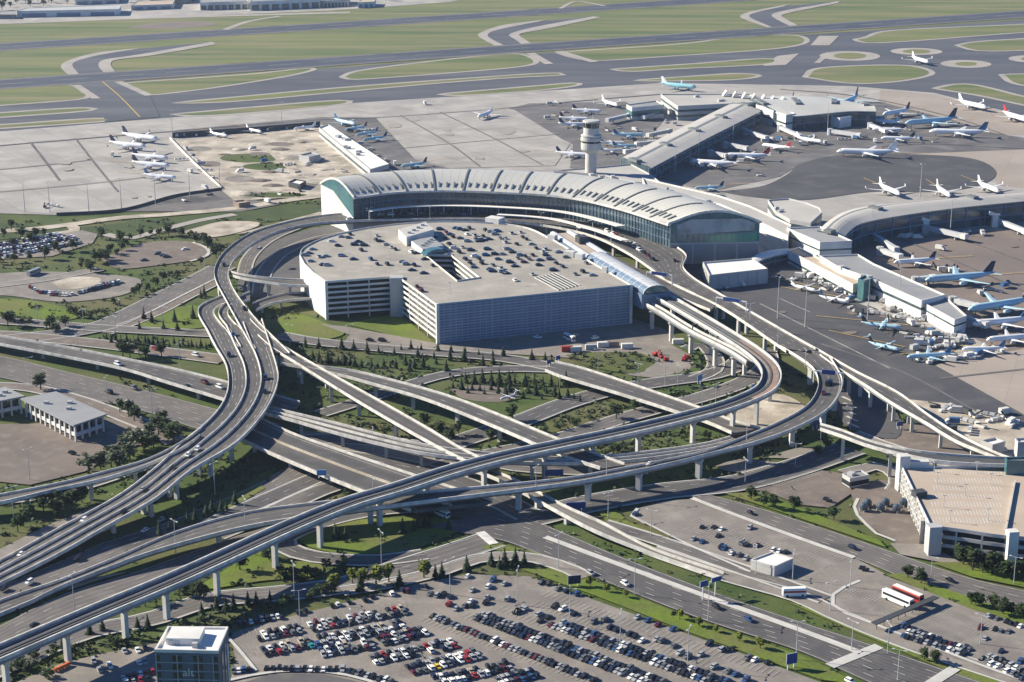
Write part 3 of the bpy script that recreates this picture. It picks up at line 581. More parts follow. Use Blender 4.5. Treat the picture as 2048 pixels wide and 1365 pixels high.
# ring road along the terminal kerb, running down both flanks
flyover('curved elevated departures road between the glass terminal front and the parking garage',
        Z([(506, 700), (454, 606), (429, 555), (432, 531), (454, 500), (513, 463), (600, 440), (660, 431), (760, 424), (876, 421), (1000, 422), (1137, 432), (1239, 452), (1330, 484), (1372, 511), (1366, 535), (1385, 556), (1458, 600), (1632, 700)], RZ),
        Z([(580, 708), (513, 641), (465, 576), (458, 545), (478, 511), (547, 468), (620, 450), (700, 444), (790, 441), (880, 440), (1000, 443), (1103, 455), (1185, 474), (1250, 505), (1300, 538), (1328, 560), (1355, 575), (1434, 612), (1572, 704)], RZ),
        lanes=4, piers=[.02, .06, .10, .14, .18, .22, .6, .64, .68, .72, .76, .80, .84, .88, .92, .96], name='elevated_road', cat='elevated road', cols=2)
flyover('wide elevated highway sweeping from the terminal ring down to the lower left corner',
        Z([(431, 700), (446, 722), (455, 757), (454, 786), (439, 818), (410, 850), (366, 886), (311, 938), (240, 992), (120, 1058), (0, 1124), (-80, 1165)], 11, 1.2)[:0] +
        [(p[0], p[1], z) for p, z in zip([(413, 660), (431, 695), (451, 730), (456, 757), (454, 786), (439, 818), (410, 850), (366, 886), (311, 938), (240, 992), (120, 1058), (0, 1124), (-80, 1165)], [10, 10.5, 11, 11, 11, 11, 11, 10.5, 10, 7, 4, 1.5, .8])],
        [(p[0], p[1], z) for p, z in zip([(524, 640), (540, 690), (554, 736), (557, 757), (548, 792), (522, 836), (469, 891), (381, 944), (311, 1000), (202, 1062), (117, 1111), (0, 1170), (-80, 1208)], [11, 11, 11, 11, 11, 11, 11, 10.5, 9, 5, 3, 1.2, .8])],
        lanes=7, barrier=(.36, .66), piers=[.25, .32, .39, .46, .53, .6, .67, .74, .8], name='elevated_highway', cat='elevated road', cols=3)
flyover('looped elevated carriageway left of the ring, curling under the upper road',
        Z([(470, 585), (440, 595), (403, 612), (396, 626), (413, 660), (431, 695)], 8, 10.4), Z([(474, 600), (458, 606), (434, 616), (428, 628), (455, 665), (478, 697)], 8, 10.4),
        lanes=2, piers=[.3, .6, .85], name='elevated_road', cat='elevated road')
flyover('second elevated carriageway between the looped lane and the upper ring road',
        Z([(500, 585), (470, 598), (446, 612), (437, 628), (462, 664), (481, 695)], 8, 10.6), Z([(500, 600), (480, 606), (462, 616), (456, 630), (496, 676), (512, 700)], 8, 10.6),
        lanes=2, piers=[.3, .6, .85], name='elevated_road', cat='elevated road')
flyover('slim side ramp leaving the elevated highway to the lower left past the trees',
        [(404, 858, 11), (366, 885, 11), (293, 922, 10), (205, 947, 9), (117, 969, 8), (0, 992, 6), (-80, 1006, 5)], [(400, 873, 11), (372, 895, 11), (290, 934, 10), (205, 961, 9), (117, 980, 8), (0, 1008, 6), (-80, 1022, 5)],
        lanes=1, piers=[.4, .6, .8], name='elevated_ramp', cat='ramp')
flyover('low highway bridge with pale parapets at the left edge of the photo',
        Z([(-100, 651), (0, 673), (140, 697), (275, 724), (360, 742), (470, 770), (600, 806)], 5.5), Z([(-100, 668), (0, 690), (120, 713), (249, 740), (330, 765), (445, 800), (560, 838)], 5.5),
        lanes=3, piers=[.15, .3, .45, .6, .75, .9], depth=1.4, name='highway_bridge', cat='bridge')
flyover('straight ramp descending from the ring road toward the curved lower ramp',
        Z([(500, 640), (522, 662), (564, 692), (638, 736), (764, 806), (852, 856), (931, 903), (1000, 935)], 11, 8.3), Z([(516, 672), (544, 697), (600, 732), (705, 798), (793, 850), (881, 899), (960, 938)], 11, 8.3),
        lanes=1, piers=[.28, .42, .56, .7, .84], name='elevated_ramp', cat='ramp')
flyover('long ramp crossing the middle of the grassy bowl from the left to the guideway',
        Z([(560, 712), (638, 734), (705, 743), (793, 764), (896, 793), (998, 831), (1100, 873), (1180, 905), (1250, 930)], 9), Z([(560, 728), (664, 748), (764, 775), (852, 801), (998, 859), (1095, 901), (1150, 922), (1200, 938)], 9),
        lanes=2, piers=[.15, .28, .41, .54, .67, .8], name='elevated_ramp', cat='ramp')
flyover('curved double-lane ramp passing low under the guideway in the middle of the interchange',
        Z([(520, 812), (588, 828), (676, 849), (764, 872), (852, 892), (939, 905), (1057, 914), (1150, 918), (1264, 909), (1410, 889), (1460, 876)], 8), Z([(520, 826), (579, 841), (676, 869), (764, 891), (852, 910), (980, 924), (1094, 929), (1243, 925), (1416, 901), (1470, 888)], 8),
        lanes=2, piers=[.12, .22, .32, .42, .52, .62, .72, .82], name='elevated_ramp', cat='ramp', barrier=(.5,))
flyover('wide flat road bridge with an orange centre line below the curved highway',
        Z([(520, 838), (586, 869), (676, 901), (837, 955), (985, 1003)], 6), Z([(470, 875), (537, 907), (638, 950), (702, 976), (820, 1022)], 6),
        lanes=1, piers=[.12, .34, .56, .8], name='road_bridge', cat='bridge', depth=1.4, barrier=(.5,), bmat='sand')
flyover('outer loop ramp swinging from the ring road round below the guideway to the lower left',
        [(p[0], p[1], z) for p, z in zip([(1560, 694), (1592, 713), (1624, 736), (1635, 757), (1634, 783), (1612, 815), (1559, 846), (1498, 872), (1416, 903), (1322, 924), (1234, 941), (1146, 957), (1000, 973), (822, 989), (600, 1012), (480, 1030), (352, 1067), (234, 1117), (117, 1164), (0, 1204), (-80, 1240)],
                                         [11, 11, 11, 11, 11, 11, 11, 10.8, 10.5, 10.3, 10, 10, 9.8, 9, 8, 7, 5, 3.4, 2, 1, .7])],
        [(p[0], p[1], z) for p, z in zip([(1660, 716), (1674, 738), (1684, 760), (1682, 783), (1662, 815), (1624, 842), (1559, 871), (1486, 894), (1434, 906), (1352, 927), (1264, 946), (1146, 968), (1000, 987), (822, 1009), (600, 1038), (480, 1059), (293, 1110), (205, 1143), (117, 1178), (59, 1207), (0, 1231), (-80, 1268)],
                                         [11, 11, 11, 11, 11, 11, 11, 10.8, 10.5, 10.3, 10, 10, 9.8, 9, 8, 7, 4.5, 3, 2, 1.4, 1, .7])],
        lanes=2, piers=[.06, .12, .18, .24, .30, .36, .42, .48, .54, .60, .66, .72, .78], name='loop_ramp', cat='ramp', pierw=2.6, depth=2.0)
flyover('straight ramp beside the dark apron running down to the right parking garage',
        Z([(1560, 660), (1632, 699), (1712, 745), (1794, 786), (1858, 833), (1917, 871), (1990, 907), (2030, 922)], 11, 8), Z([(1640, 712), (1674, 737), (1729, 771), (1785, 809), (1852, 848), (1917, 887), (1984, 914), (2020, 930)], 11, 8),
        lanes=2, piers=[.25, .38, .5, .62, .75, .88], name='elevated_ramp', cat='ramp')
flyover('short road bridge with bright parapets crossing the bowl to the right of the trees',
        Z([(1110, 725), (1158, 736), (1264, 770), (1416, 823), (1469, 844), (1521, 858)], 5, 4.5), Z([(1090, 742), (1120, 754), (1234, 788), (1372, 832), (1416, 847), (1463, 867)], 5, 4.5),
        lanes=2, piers=[.3, .5, .7], depth=1.4, name='road_bridge', cat='bridge')
flyover('narrow ramp passing under the loop and sinking to ground beside the main highway',
        [(930, 925, 5.5), (1016, 955, 5.5), (1073, 984, 5.5), (1140, 1019, 5), (1202, 1046, 4), (1302, 1098, 1.4), (1448, 1148, .7)], [(900, 930, 5.5), (980, 955, 5.5), (1041, 985, 5.5), (1108, 1022, 5), (1184, 1062, 3.5), (1296, 1107, 1.4), (1440, 1158, .7)],
        lanes=1, piers=[.2, .35, .5], depth=1.2, name='elevated_ramp', cat='ramp', mat='deck_pale')
flyover('grey walkway-like ramp curving onto the roof of the right parking garage',
        Z([(1640, 850), (1682, 862), (1740, 884), (1800, 899), (1882, 910), (2013, 918), (2060, 919)], 12.5), Z([(1640, 860), (1680, 873), (1740, 895), (1800, 910), (1882, 926), (2013, 933), (2060, 934)], 12.5),
        lanes=1, piers=[.15, .4, .6, .8], name='elevated_ramp', cat='ramp', mat='guide', depth=1.2, mark=False)
flyover('upper curved bridge linking the ring road to the left side of the garage',
        Z([(462, 545), (480, 550), (520, 556), (570, 560), (625, 562)], 11), Z([(466, 553), (486, 559), (530, 566), (575, 572), (630, 574)], 11), lanes=1, piers=[.25, .5, .75], name='access_bridge', cat='bridge', depth=1.2)
flyover('lower access ramp entering the garage beneath the curved bridge',
        Z([(505, 608), (540, 596), (580, 588), (635, 586)], 5), Z([(512, 622), (545, 608), (590, 601), (640, 598)], 5), lanes=1, piers=[.3, .6], name='access_bridge', cat='bridge', depth=1.2)
flyover('short elevated road between the station and the ring road with dashed pale edges',
        Z([(1300, 545), (1340, 566), (1390, 590), (1432, 610)], 11), Z([(1285, 558), (1325, 580), (1365, 600), (1420, 622)], 11), lanes=1, piers=[.3, .7], name='elevated_ramp', cat='ramp', depth=1.2)
# ================================================================ PEOPLE MOVER
def guideway(label, pts, width, zs, cat='guideway', pier_px=(), bed='guide'):
    P = cat_rom([W(p[0], p[1], z) for p, z in zip(pts, zs)], step=6); nn = normals(P); t = thing('guideway', label, cat, V((P[len(P) // 2].x, P[len(P) // 2].y, 0)))
    mb = MB(); h = width / 2
    mb.loft([[p - q * h, p + q * h, p + q * h + V((0, 0, -1.0)), p + q * h * .45 + V((0, 0, -2.6)), p - q * h * .45 + V((0, 0, -2.6)), p - q * h + V((0, 0, -1.0))] for p, q in zip(P, nn)], mfun=lambda j: 0 if j == 0 else 1)
    mb.build('beam', [M[bed], M['concrete_grey']], t)
    for s in (1, -1):
        w = MB(); w.loft([[p + q * s * h + V((0, 0, -.3)), p + q * s * h + V((0, 0, 1.3)), p + q * s * (h - .6) + V((0, 0, 1.3)), p + q * s * (h - .5) + V((0, 0, -.3))] for p, q in zip(P, nn)]); w.build('side_wall', M['parapet'], t)
    for x in (-.5, -.17, .17, .5):
        w = MB(); w.loft([[p + q * (x * width * .72 - .14) + V((0, 0, .01)), p + q * (x * width * .72 - .14) + V((0, 0, .35)), p + q * (x * width * .72 + .14) + V((0, 0, .35)), p + q * (x * width * .72 + .14) + V((0, 0, .01))] for p, q in zip(P, nn)]); w.build('rail', M['concrete_grey'], t)
    w = MB(); w.loft([[p + q * (-.45) + V((0, 0, .02)), p + q * -.45 + V((0, 0, .6)), p + q * .45 + V((0, 0, .6)), p + q * .45 + V((0, 0, .02))] for p, q in zip(P, nn)]); w.build('centre_walkway', M['guide'], t)
    for bx in pier_px:
        i = min(range(len(P)), key=lambda k: abs(px_of(P[k])[0] - bx[0]) + abs(px_of(P[k])[1] - bx[1])); p, q = P[i], nn[i]; top = p.z - 2.55; pm = MB(); rz = math.atan2(q.y, q.x)
        pm.box((p.x, p.y, (top - 1) / 2), (1.9, 1.7, top - 1), rz); 
        pm.loft([[p + q * x + V((-q.y, q.x, 0)) * y + V((0, 0, z - p.z)) for x, z in ((-2.0, top), (-.95, top - 1.3), (.95, top - 1.3), (2.0, top))] for y in (-.85, .85)])
        pm.build('pier', M['concrete'], t)
    return t
def px_of(p):
    d = V(p) - V((0, 0, CAMH)); f = d.y * math.cos(TH) - d.z * math.sin(TH); u = d.y * math.sin(TH) + d.z * math.cos(TH)
    return (1024 + FOC * d.x / f, 682.5 - FOC * u / f)
guideway('long elevated people mover guideway curving from the garage station to the lower left corner',
         [(1315, 590), (1345, 606), (1430, 656), (1500, 700), (1533, 728), (1543, 752), (1532, 778), (1500, 796), (1440, 818), (1381, 834), (1264, 862), (1117, 893), (1000, 918), (900, 945), (793, 980), (700, 1008), (600, 1048), (352, 1160), (180, 1232), (0, 1309), (-90, 1347)], 9.5,
         [16, 16, 16, 15, 15, 15, 15, 15, 14.5, 14, 13.5, 13.5, 13.5, 13.5, 13.5, 13.5, 13.5, 13.5, 13.5, 13.5, 13.5],
         pier_px=[(1352, 606), (1425, 650), (1490, 690), (1535, 745), (1515, 785), (1464, 808), (1380, 832), (1285, 858), (1180, 880), (1078, 900), (972, 925), (857, 958), (747, 992), (648, 1026), (546, 1070), (438, 1118), (332, 1163), (238, 1205), (140, 1245), (22, 1298)])
o = guideway('lower side beam on portal columns running along the inside of the guideway curve',
         [(1283, 603), (1320, 622), (1356, 645), (1395, 668), (1440, 690), (1470, 706), (1500, 726)], 4.2, [13] * 7, pier_px=[(1308, 616), (1347, 640), (1383, 662), (1430, 688), (1468, 708)])
P = cat_rom([W(*p, 13.3) for p in ((1385, 658), (1415, 672), (1445, 688))], step=5)
for k in range(len(P) - 1):
    if k % 2 == 0:
        mb = MB(); d = (P[k + 1] - P[k]); q = V((d.y, -d.x, 0)).normalized() * -3.2
        for s in (0, 1): mb.box((P[k].x + q.x * s, P[k].y + q.y * s, 13.0), (.5, .5, 5))
        mb.beam(P[k] + V((0, 0, 2.2)), P[k] + q + V((0, 0, 2.2)), .5, .5); mb.build('portal_frame', M['dark_wall'], o)
# reddish bed of the upper curve
P = cat_rom([W(p[0], p[1], 15.42) for p in [(1352, 610), (1430, 656), (1500, 700), (1533, 728), (1543, 752), (1530, 780), (1500, 796)]], step=6)
mb = MB(); strip_faces(mb, offset(P, 3.2), offset(P, -.9)); mb.build('ballast_bed', M['railbed'], [o for o in C.objects if o.name == 'guideway'][0])
# ================================================================ BUILDINGS
def ctr(P): 
    c = sum((V(p) for p in P), V()) / len(P); c.z = 0; return c
def ccw(P):
    n = len(P); a = sum(P[i].x * P[(i + 1) % n].y - P[(i + 1) % n].x * P[i].y for i in range(n)); return P if a > 0 else P[::-1]
def grow(P, m):
    P = ccw(P); n = len(P); O = []
    for i in range(n):
        a = (P[i] - P[i - 1]); b = (P[(i + 1) % n] - P[i]); a.z = b.z = 0; a.normalize(); b.normalize()
        na, nb = V((a.y, -a.x, 0)), V((b.y, -b.x, 0)); h = (na + nb); h.normalize(); O.append(P[i] + h * (m / max(.35, h.dot(na))))
    return O
def building(label, roof_px, z, wall='grey_wall', roof='roof_grey', z0=0, name='building', cat='building', bands=(), band_mat='glass', para=.8, world=None, units=0, group=None, pil=0):
    P = ccw([V(p) for p in world] if world else [W(p[0], p[1], z) for p in roof_px]); t = thing(name, label, cat, ctr(P), 0, group)
    mb = MB(); n = len(P)
    for i in range(n):
        a, b = P[i], P[(i + 1) % n]; mb.face([(a.x, a.y, z0), (b.x, b.y, z0), (b.x, b.y, z), (a.x, a.y, z)])
    if z0 > 0: mb.face([(p.x, p.y, z0) for p in P])
    mb.build('wall', M[wall], t)
    I = grow(P, -.4); rb = MB(); rb.face([(p.x, p.y, z - .15) for p in I]); rfo = rb.build('roof', M[roof], t)
    if para:
        pb = MB(); O = grow(P, .12); pb.loft([[(o.x, o.y, z - .5) for o in O], [(o.x, o.y, z + para) for o in O], [(o.x, o.y, z + para) for o in I], [(o.x, o.y, z - .2) for o in I]], caps=False); pb.build('parapet', M[wall], t)
    for (za, zb) in bands:
        O = grow(P, .1); gb = MB(); gb.loft([[(o.x, o.y, za) for o in O], [(o.x, o.y, zb) for o in O]], caps=False); gb.build('window_band', M[band_mat], t)
    if pil:
        for i in range(n):
            a, b = P[i], P[(i + 1) % n]; k = int((b - a).length / pil); d = (b - a).normalized(); rz = math.atan2(d.y, d.x); m2 = MB()
            for j in range(k + 1):
                q = a.lerp(b, j / max(1, k)); m2.box((q.x, q.y, (z0 + z - .5) / 2), (.5, .6, z - z0 - .5), rz)
            if k: m2.build('pilasters', M[wall], t)
    rnd = random.Random(hash(label) % 999 if False else len(label) * 7 + int(z * 10))
    for k in range(units):
        u, v = rnd.uniform(.15, .85), rnd.uniform(.25, .75); q = P[0].lerp(P[1], u).lerp(P[-1].lerp(P[2 % n], u), v)
        ub = MB(); h = rnd.uniform(1, 2.4); ub.box((q.x, q.y, z + h / 2 - .15), (rnd.uniform(2, 5), rnd.uniform(2, 4), h), rnd.uniform(0, 1)); ub.build('rooftop_unit', M['grey_wall'], rfo)
    return t
# ---------------------------------------------------------------- terminal
EZ, TD, RISE = 26.0, 58.0, 7.6
F = cat_rom([W(*p, EZ) for p in ((706, 395), (784, 385), (876, 381), (1000, 384), (1137, 394), (1239, 416), (1342, 449))], n=13 * 4 * 3 + 1)
FN = normals(F); NF = len(F)
for i in range(NF):
    if FN[i].y < 0: FN[i] = -FN[i]
# swing the two ends to the end walls seen in the photo
eL = (W(642, 369, EZ) - F[0]); eR = (W(1519, 446, EZ) - F[-1]); eL.z = eR.z = 0
dl, dr = eL.length, eR.length
DIR = []
for i in range(NF):
    f = i / (NF - 1); a = FN[i]; wl = max(0, 1 - f * 4); wr = max(0, 1 - (1 - f) * 4)
    d = a * (1 - wl - wr) + eL.normalized() * wl + eR.normalized() * wr; d.normalize()
    DIR.append(d * (dl * wl + dr * wr + TD * (1 - wl - wr)))
term = thing('airport_terminal', 'long curved terminal with a pale barrel roof and a dark glass front', 'terminal', ctr(F))
NP = 14
def prof(i, u, dz=0.0, r=RISE):
    return F[i] + DIR[i] * u + V((0, 0, r * math.sin(math.pi * min(1, max(0, u))) ** .85 + dz))
us = [-.04] + [k / NP for k in range(1, NP)] + [1.02]
rf = MB()
for i in range(NF - 1):
    k = i % 12; step = (.55 - k * .035)
    a = [prof(i, u, step) for u in us]; b = [prof(i + 1, u, step - .035) for u in us]
    if i % 3 == 0:
        a2 = [p.lerp(q, .12) for p, q in zip(a, b)]; strip_faces(rf, a, a2, mi=1); strip_faces(rf, a2, b)
    else: strip_faces(rf, a, b)
rfo = rf.build('roof', [M['metal_roof'], M['roof_grey']], term)
for i in list(range(0, NF, 12)):
    rb = MB(); R0 = [[prof(i, u, 1.0) - (F[min(i + 1, NF - 1)] - F[max(i - 1, 0)]).normalized() * s * .55 + V((0, 0, h)) for s, h in ((-1, -1.4), (-1, .1), (1, .1), (1, -1.4))] for u in us[:9 if i not in (0, NF - 1) else None]]
    rb.loft(R0); rb.build('roof_rib', M['roof_rib'] if 0 < i < NF - 1 else M['parapet'], rfo)
for i in range(2, NF - 2, 3):
    sb = MB(); d = (F[i + 1] - F[i - 1]).normalized(); 
    for s in (.045,): sb.loft([[prof(i, u, .95) + d * x + V((0, 0, h)) for x, h in ((-.5, -.5), (-.5, .25), (.5, .25), (.5, -.5))] for u in (.03, .12)])
    sb.build('skylight', M['roof_rib'], rfo)
gl = MB(); top = [f + V((0, 0, -.4)) for f in F]; gl.loft([[V((p.x, p.y, RZ)) for p in F], top], closed=False, caps=False); gl.build('glass_front', M['glass'], term)
ms = MB()
for i in range(0, NF, 2):
    d = (F[min(i + 1, NF - 1)] - F[max(i - 1, 0)]); ms.box((F[i].x - FN[i].x * .2, F[i].y - FN[i].y * .2, (RZ + EZ) / 2), (.28, .5, EZ - RZ - 1), math.atan2(d.y, d.x))
for z in (15.5, 20.5):
    ms.loft([[p - n * .12 + V((0, 0, z - p.z)), p - n * .3 + V((0, 0, z - p.z)), p - n * .3 + V((0, 0, z + .3 - p.z)), p - n * .12 + V((0, 0, z + .3 - p.z))] for p, n in zip(F, FN)])
ms.build('mullions', M['blue_wall'], term)
fb = MB(); fb.loft([[p - n * 2.4 + V((0, 0, -.9)), p - n * 2.4 + V((0, 0, .5)), p + n * .3 + V((0, 0, .7)), p + n * .3 + V((0, 0, -.9))] for p, n in zip(F, FN)]); fb.build('eave_fascia', M['parapet'], term)
bs = MB(); bs.loft([[V((p.x, p.y, 0)) for p in F], [V((p.x, p.y, RZ)) for p in F]], closed=False, caps=False); bk = [f + d for f, d in zip(F, DIR)]; bs.loft([[V((p.x, p.y, 0)) for p in bk], bk], closed=False, caps=False); bs.build('wall', M['grey_wall'], term)
for i, wallm, glm, zs in ((NF - 1, 'grey_wall', 'glass_teal', 14), (0, 'white_wall', 'glass_teal', 17)):
    nrm = (F[1] - F[0]).normalized() * -.25 if i == 0 else (F[-1] - F[-2]).normalized() * .25
    eb = MB(); a, b = F[i] + nrm, F[i] + DIR[i] + nrm
    if i: eb.face([V((a.x, a.y, 0)), V((b.x, b.y, 0)), V((b.x, b.y, zs)), V((a.x, a.y, zs))])
    else: eb.face([V((a.x, a.y, 0)), V((b.x, b.y, 0)), V((b.x, b.y, EZ)), V(a.lerp(b, .6)) + V((0, 0, -1)), V((a.x, a.y, 12))])
    eb.build('end_wall', M[wallm], term)
    ar = [prof(i, u, -.3) + nrm for u in [0] + [k / NP for k in range(1, NP)] + [1]]; gb = MB()
    if i: gb.face([V((b.x, b.y, zs)), V((a.x, a.y, zs))] + ar)
    else: gb.face([b, V(a.lerp(b, .6)) + V((0, 0, -1)), V((a.x, a.y, 12))] + ar)
    gb.build('end_glazing', M[glm], term)
    if i:
        mm = MB()
        for k in range(1, 16):
            q = a.lerp(b, k / 16); h = RISE * math.sin(math.pi * k / 16) ** .85; mm.beam(V((q.x, q.y, zs)) + nrm, V((q.x, q.y, EZ + h - .4)) + nrm, .3, .3)
        mm.beam(V((a.x, a.y, 20)) + nrm, V((b.x, b.y, 20)) + nrm, .35, .35); mm.beam(V((a.x, a.y, EZ)) + nrm, V((b.x, b.y, EZ)) + nrm, .35, .35); mm.build('mullions', M['blue_wall'], term)
        g2 = MB(); q0, q1 = a.lerp(b, .42) + nrm * 1.2, a.lerp(b, .97) + nrm * 1.2; g2.face([V((q0.x, q0.y, zs + .4)), V((q1.x, q1.y, zs + .4)), V((q1.x, q1.y, zs + 7)), V((q0.x, q0.y, zs + 4))]); g2.build('green_banner', M['glass_green'], term)
        g3 = MB(); q0, q1 = a.lerp(b, .06) + nrm * 2, a.lerp(b, .94) + nrm * 2; q2, q3 = a.lerp(b, .80) + nrm * 2, a.lerp(b, .22) + nrm * 2; g3.face([V((q0.x, q0.y, zs + 5.2)), V((q1.x, q1.y, zs + 7.4)), V((q1.x, q1.y, 26.0)), V((q2.x, q2.y, 29.0)), V((q3.x, q3.y, 29.0)), V((q0.x, q0.y, 25.4))]); g3.build('painted_reflection', M['reflection_tint'], term)  # reflection in the end glass, painted as a pale panel
        for k in (.0, .25, .5, .75):
            q0, q1 = a.lerp(b, k + .01) + nrm, a.lerp(b, k + .24) + nrm; pb = MB(); pb.face([V((q0.x, q0.y, 1)), V((q1.x, q1.y, 1)), V((q1.x, q1.y, zs - 1)), V((q0.x, q0.y, zs - 1))]); pb.build('wall_panel', M['concrete_grey'], term)
# masts carrying the canopy and kerb canopies
for nm, off, z, i0, i1, wd2 in (('entrance canopy', 9, 17.0, 4, NF - 26, 3.4), ('kerb canopy', 25, 15.5, 66, NF - 8, 3.0)):
    idx = list(range(i0, i1, 2)); mid = F[idx[len(idx) // 2]]
    t = thing('kerb_canopy', ('thin white canopy running along the terminal front over the inner kerb' if off < 10 else 'second pale canopy strip over the middle island of the departures road'), 'canopy', V((mid.x, mid.y, RZ)))
    cb = MB(); cb.loft([[F[i] - FN[i] * (off - wd2) + V((0, 0, z - EZ)), F[i] - FN[i] * (off + wd2) + V((0, 0, z - EZ + .5)), F[i] - FN[i] * (off + wd2) + V((0, 0, z - EZ + .9)), F[i] - FN[i] * (off - wd2) + V((0, 0, z - EZ + .4))] for i in idx]); cb.build('canopy_roof', M['white_roof'], t)
    for i in idx[::6]:
        q = F[i] - FN[i] * off; pb = MB(); pb.cyl((q.x, q.y, RZ), .2, .2, z - RZ + .3, 6); pb.build('post', M['steel'], t)
# ---------------------------------------------------------------- parking garage in the middle
GZ = 21.5
def GW(p, z=GZ): return W(p[0], p[1], z)
OUT = [(652, 565), (626, 547), (609, 530), (600, 514), (606, 499), (628, 486), (654, 476), (722, 460), (794, 450), (876, 445), (940, 446), (1002, 449), (1055, 458), (1108, 483), (1262, 573), (874, 611), (802, 559), (780, 555.5)]
HOLE = [(849, 511), (903, 512), (960, 557), (914, 564)]
gar = thing('parking_garage', 'large multi-storey parking garage with rooftop cars and a rounded back', 'parking garage', ctr([GW(p) for p in OUT]))
OP = [GW(p) for p in OUT]; HP = [GW(p) for p in HOLE]
def slab(name, z, mat, th=.35):
    P = OP[:17] + OP[17:]; o = [(p.x, p.y) for p in P]; h = [(p.x, p.y) for p in HP]
    bm = bmesh.new(); vs_ = [bm.verts.new((*q, z)) for q in o]; hv = [bm.verts.new((*q, z)) for q in h]
    ed = [bm.edges.new((vs_[i], vs_[(i + 1) % len(vs_)])) for i in range(len(vs_))] + [bm.edges.new((hv[i], hv[(i + 1) % 4])) for i in range(4)]
    bmesh.ops.triangle_fill(bm, use_beauty=True, use_dissolve=False, edges=ed)
    r = bmesh.ops.extrude_face_region(bm, geom=bm.faces[:]); bmesh.ops.translate(bm, vec=(0, 0, -th), verts=[g for g in r['geom'] if isinstance(g, bmesh.types.BMVert)])
    bmesh.ops.recalc_face_normals(bm, faces=bm.faces)
    me = bpy.data.meshes.new(name); bm.to_mesh(me); bm.free(); me.materials.append(mat); ob = bpy.data.objects.new(name, me); C.objects.link(ob); ob.parent = gar; ob.matrix_parent_inverse = gar.matrix_basis.inverted()
slab('roof_deck', GZ, M['roof_deck'])
NL = 7; LH = GZ / NL
for k in range(1, NL): slab('floor_slab', k * LH, M['concrete_grey'])
def bands(P, parent, mat, zs, h=1.15, th=.35, side=1, closed=False, name='spandrel'):
    nn = normals(P)
    for z in zs:
        b = MB(); b.loft([[p - n * .02 * side + V((0, 0, z - .45 - p.z)), p - n * .02 * side + V((0, 0, z + h - .45 - p.z)), p - n * th * side + V((0, 0, z + h - .45 - p.z)), p - n * th * side + V((0, 0, z - .45 - p.z))] for p, n in zip(P, nn)]); b.build(name, mat, parent)
def columns(P, parent, mat, step, z1, w=.7, side=1, name='column'):
    L = sum((P[i + 1] - P[i]).length for i in range(len(P) - 1)); n = max(2, int(L / step) + 1); Q = cat_rom(P, n=n) if len(P) > 2 else [P[0].lerp(P[1], i / (n - 1)) for i in range(n)]
    nn = normals(Q)
    for q, m in zip(Q, nn):
        b = MB(); b.box((q.x, q.y, z1 / 2), (w, w, z1), math.atan2(m.y, m.x)); b.build(name, mat, parent)
def backing(P, parent, d, z1, mat):
    n = normals(P); b = MB(); b.loft([[p + m * d + V((0, 0, -p.z)) for p, m in zip(P, n)], [p + m * d + V((0, 0, z1 - p.z)) for p, m in zip(P, n)]], closed=False, caps=False); b.build('inner_wall', mat, parent)
curve = OP[3:14]; cc = cat_rom(curve, n=40); lv = [k * LH for k in range(1, NL + 1)]
inside = ctr(OP)
def sgn(P):
    n = normals(P); i = len(P) // 2; v = inside - P[i]; return 1 if n[i].x * v.x + n[i].y * v.y < 0 else -1
for P, st in ((cc, 14), ([OP[0], OP[17]], 12), ([OP[16], OP[15]], 14), ([OP[13], OP[14]], 14)):
    s = sgn(P); bands(P, gar, M['white_wall'], lv, side=-s, h=1.25); columns(P, gar, M['concrete'], st, GZ); backing(P, gar, -s * 12, GZ - .4, M['concrete_grey'])
wb = MB(); P = OP[0:4]; s = sgn(P); nn = normals(P); wb.loft([[p + n * s * .3 + V((0, 0, -GZ)), p + n * s * .3 + V((0, 0, .9)), p - n * s * .3 + V((0, 0, .9)), p - n * s * .3 + V((0, 0, -GZ))] for p, n in zip(P, nn)]); wb.build('blank_wall', M['white_wall'], gar)
a, b = OP[15], OP[14]; d = (b - a).normalized(); nf = V((d.y, -d.x, 0)); nf = nf if nf.y < 0 else -nf
sc = MB(); sc.loft([[p + nf * .35 + V((0, 0, -GZ + .3)), p + nf * .35 + V((0, 0, .9)), p - nf * .1 + V((0, 0, .9)), p - nf * .1 + V((0, 0, -GZ + .3))] for p in (a, b)]); sc.build('front_screen', M['blue_wall'], gar)
fm = MB(); L_ = (b - a).length; rz = math.atan2(d.y, d.x)
for i in range(int(L_ / 3.4) + 1):
    q = a + d * min(L_ - .4, i * 3.4 + .2) + nf * .55; w = .42 if i % 9 else .9; fm.box((q.x, q.y, GZ / 2 + .5), (w, .45, GZ + .8), rz)
fm.build('screen_fins', M['screen_fin'], gar)
fm = MB()
for k in range(0, NL * 2 + 1):
    q = (a + b) / 2 + nf * .5; fm.box((q.x, q.y, .6 + k * (GZ / (NL * 2))), (L_, .35, .5 if k % 2 else .8), rz)
fm.build('screen_rails', M['screen_fin'], gar)
for p in (OP[15], OP[0], OP[14]):
    tb = MB(); tb.box((p.x + (.2 if p is OP[15] else 0), p.y, GZ / 2 + .4), (1.6, 1.6, GZ + 1.2), rz); tb.build('corner_column', M['white_wall'], gar)
q = (OP[16] + OP[17]) / 2 + V((.6, -1.0, 0)); tb = MB(); tb.box((q.x, q.y, GZ / 2 + .6), (7.4, 6.5, GZ + 1.4), R(5)); tb.build('stair_tower', M['grey_wall'], gar)
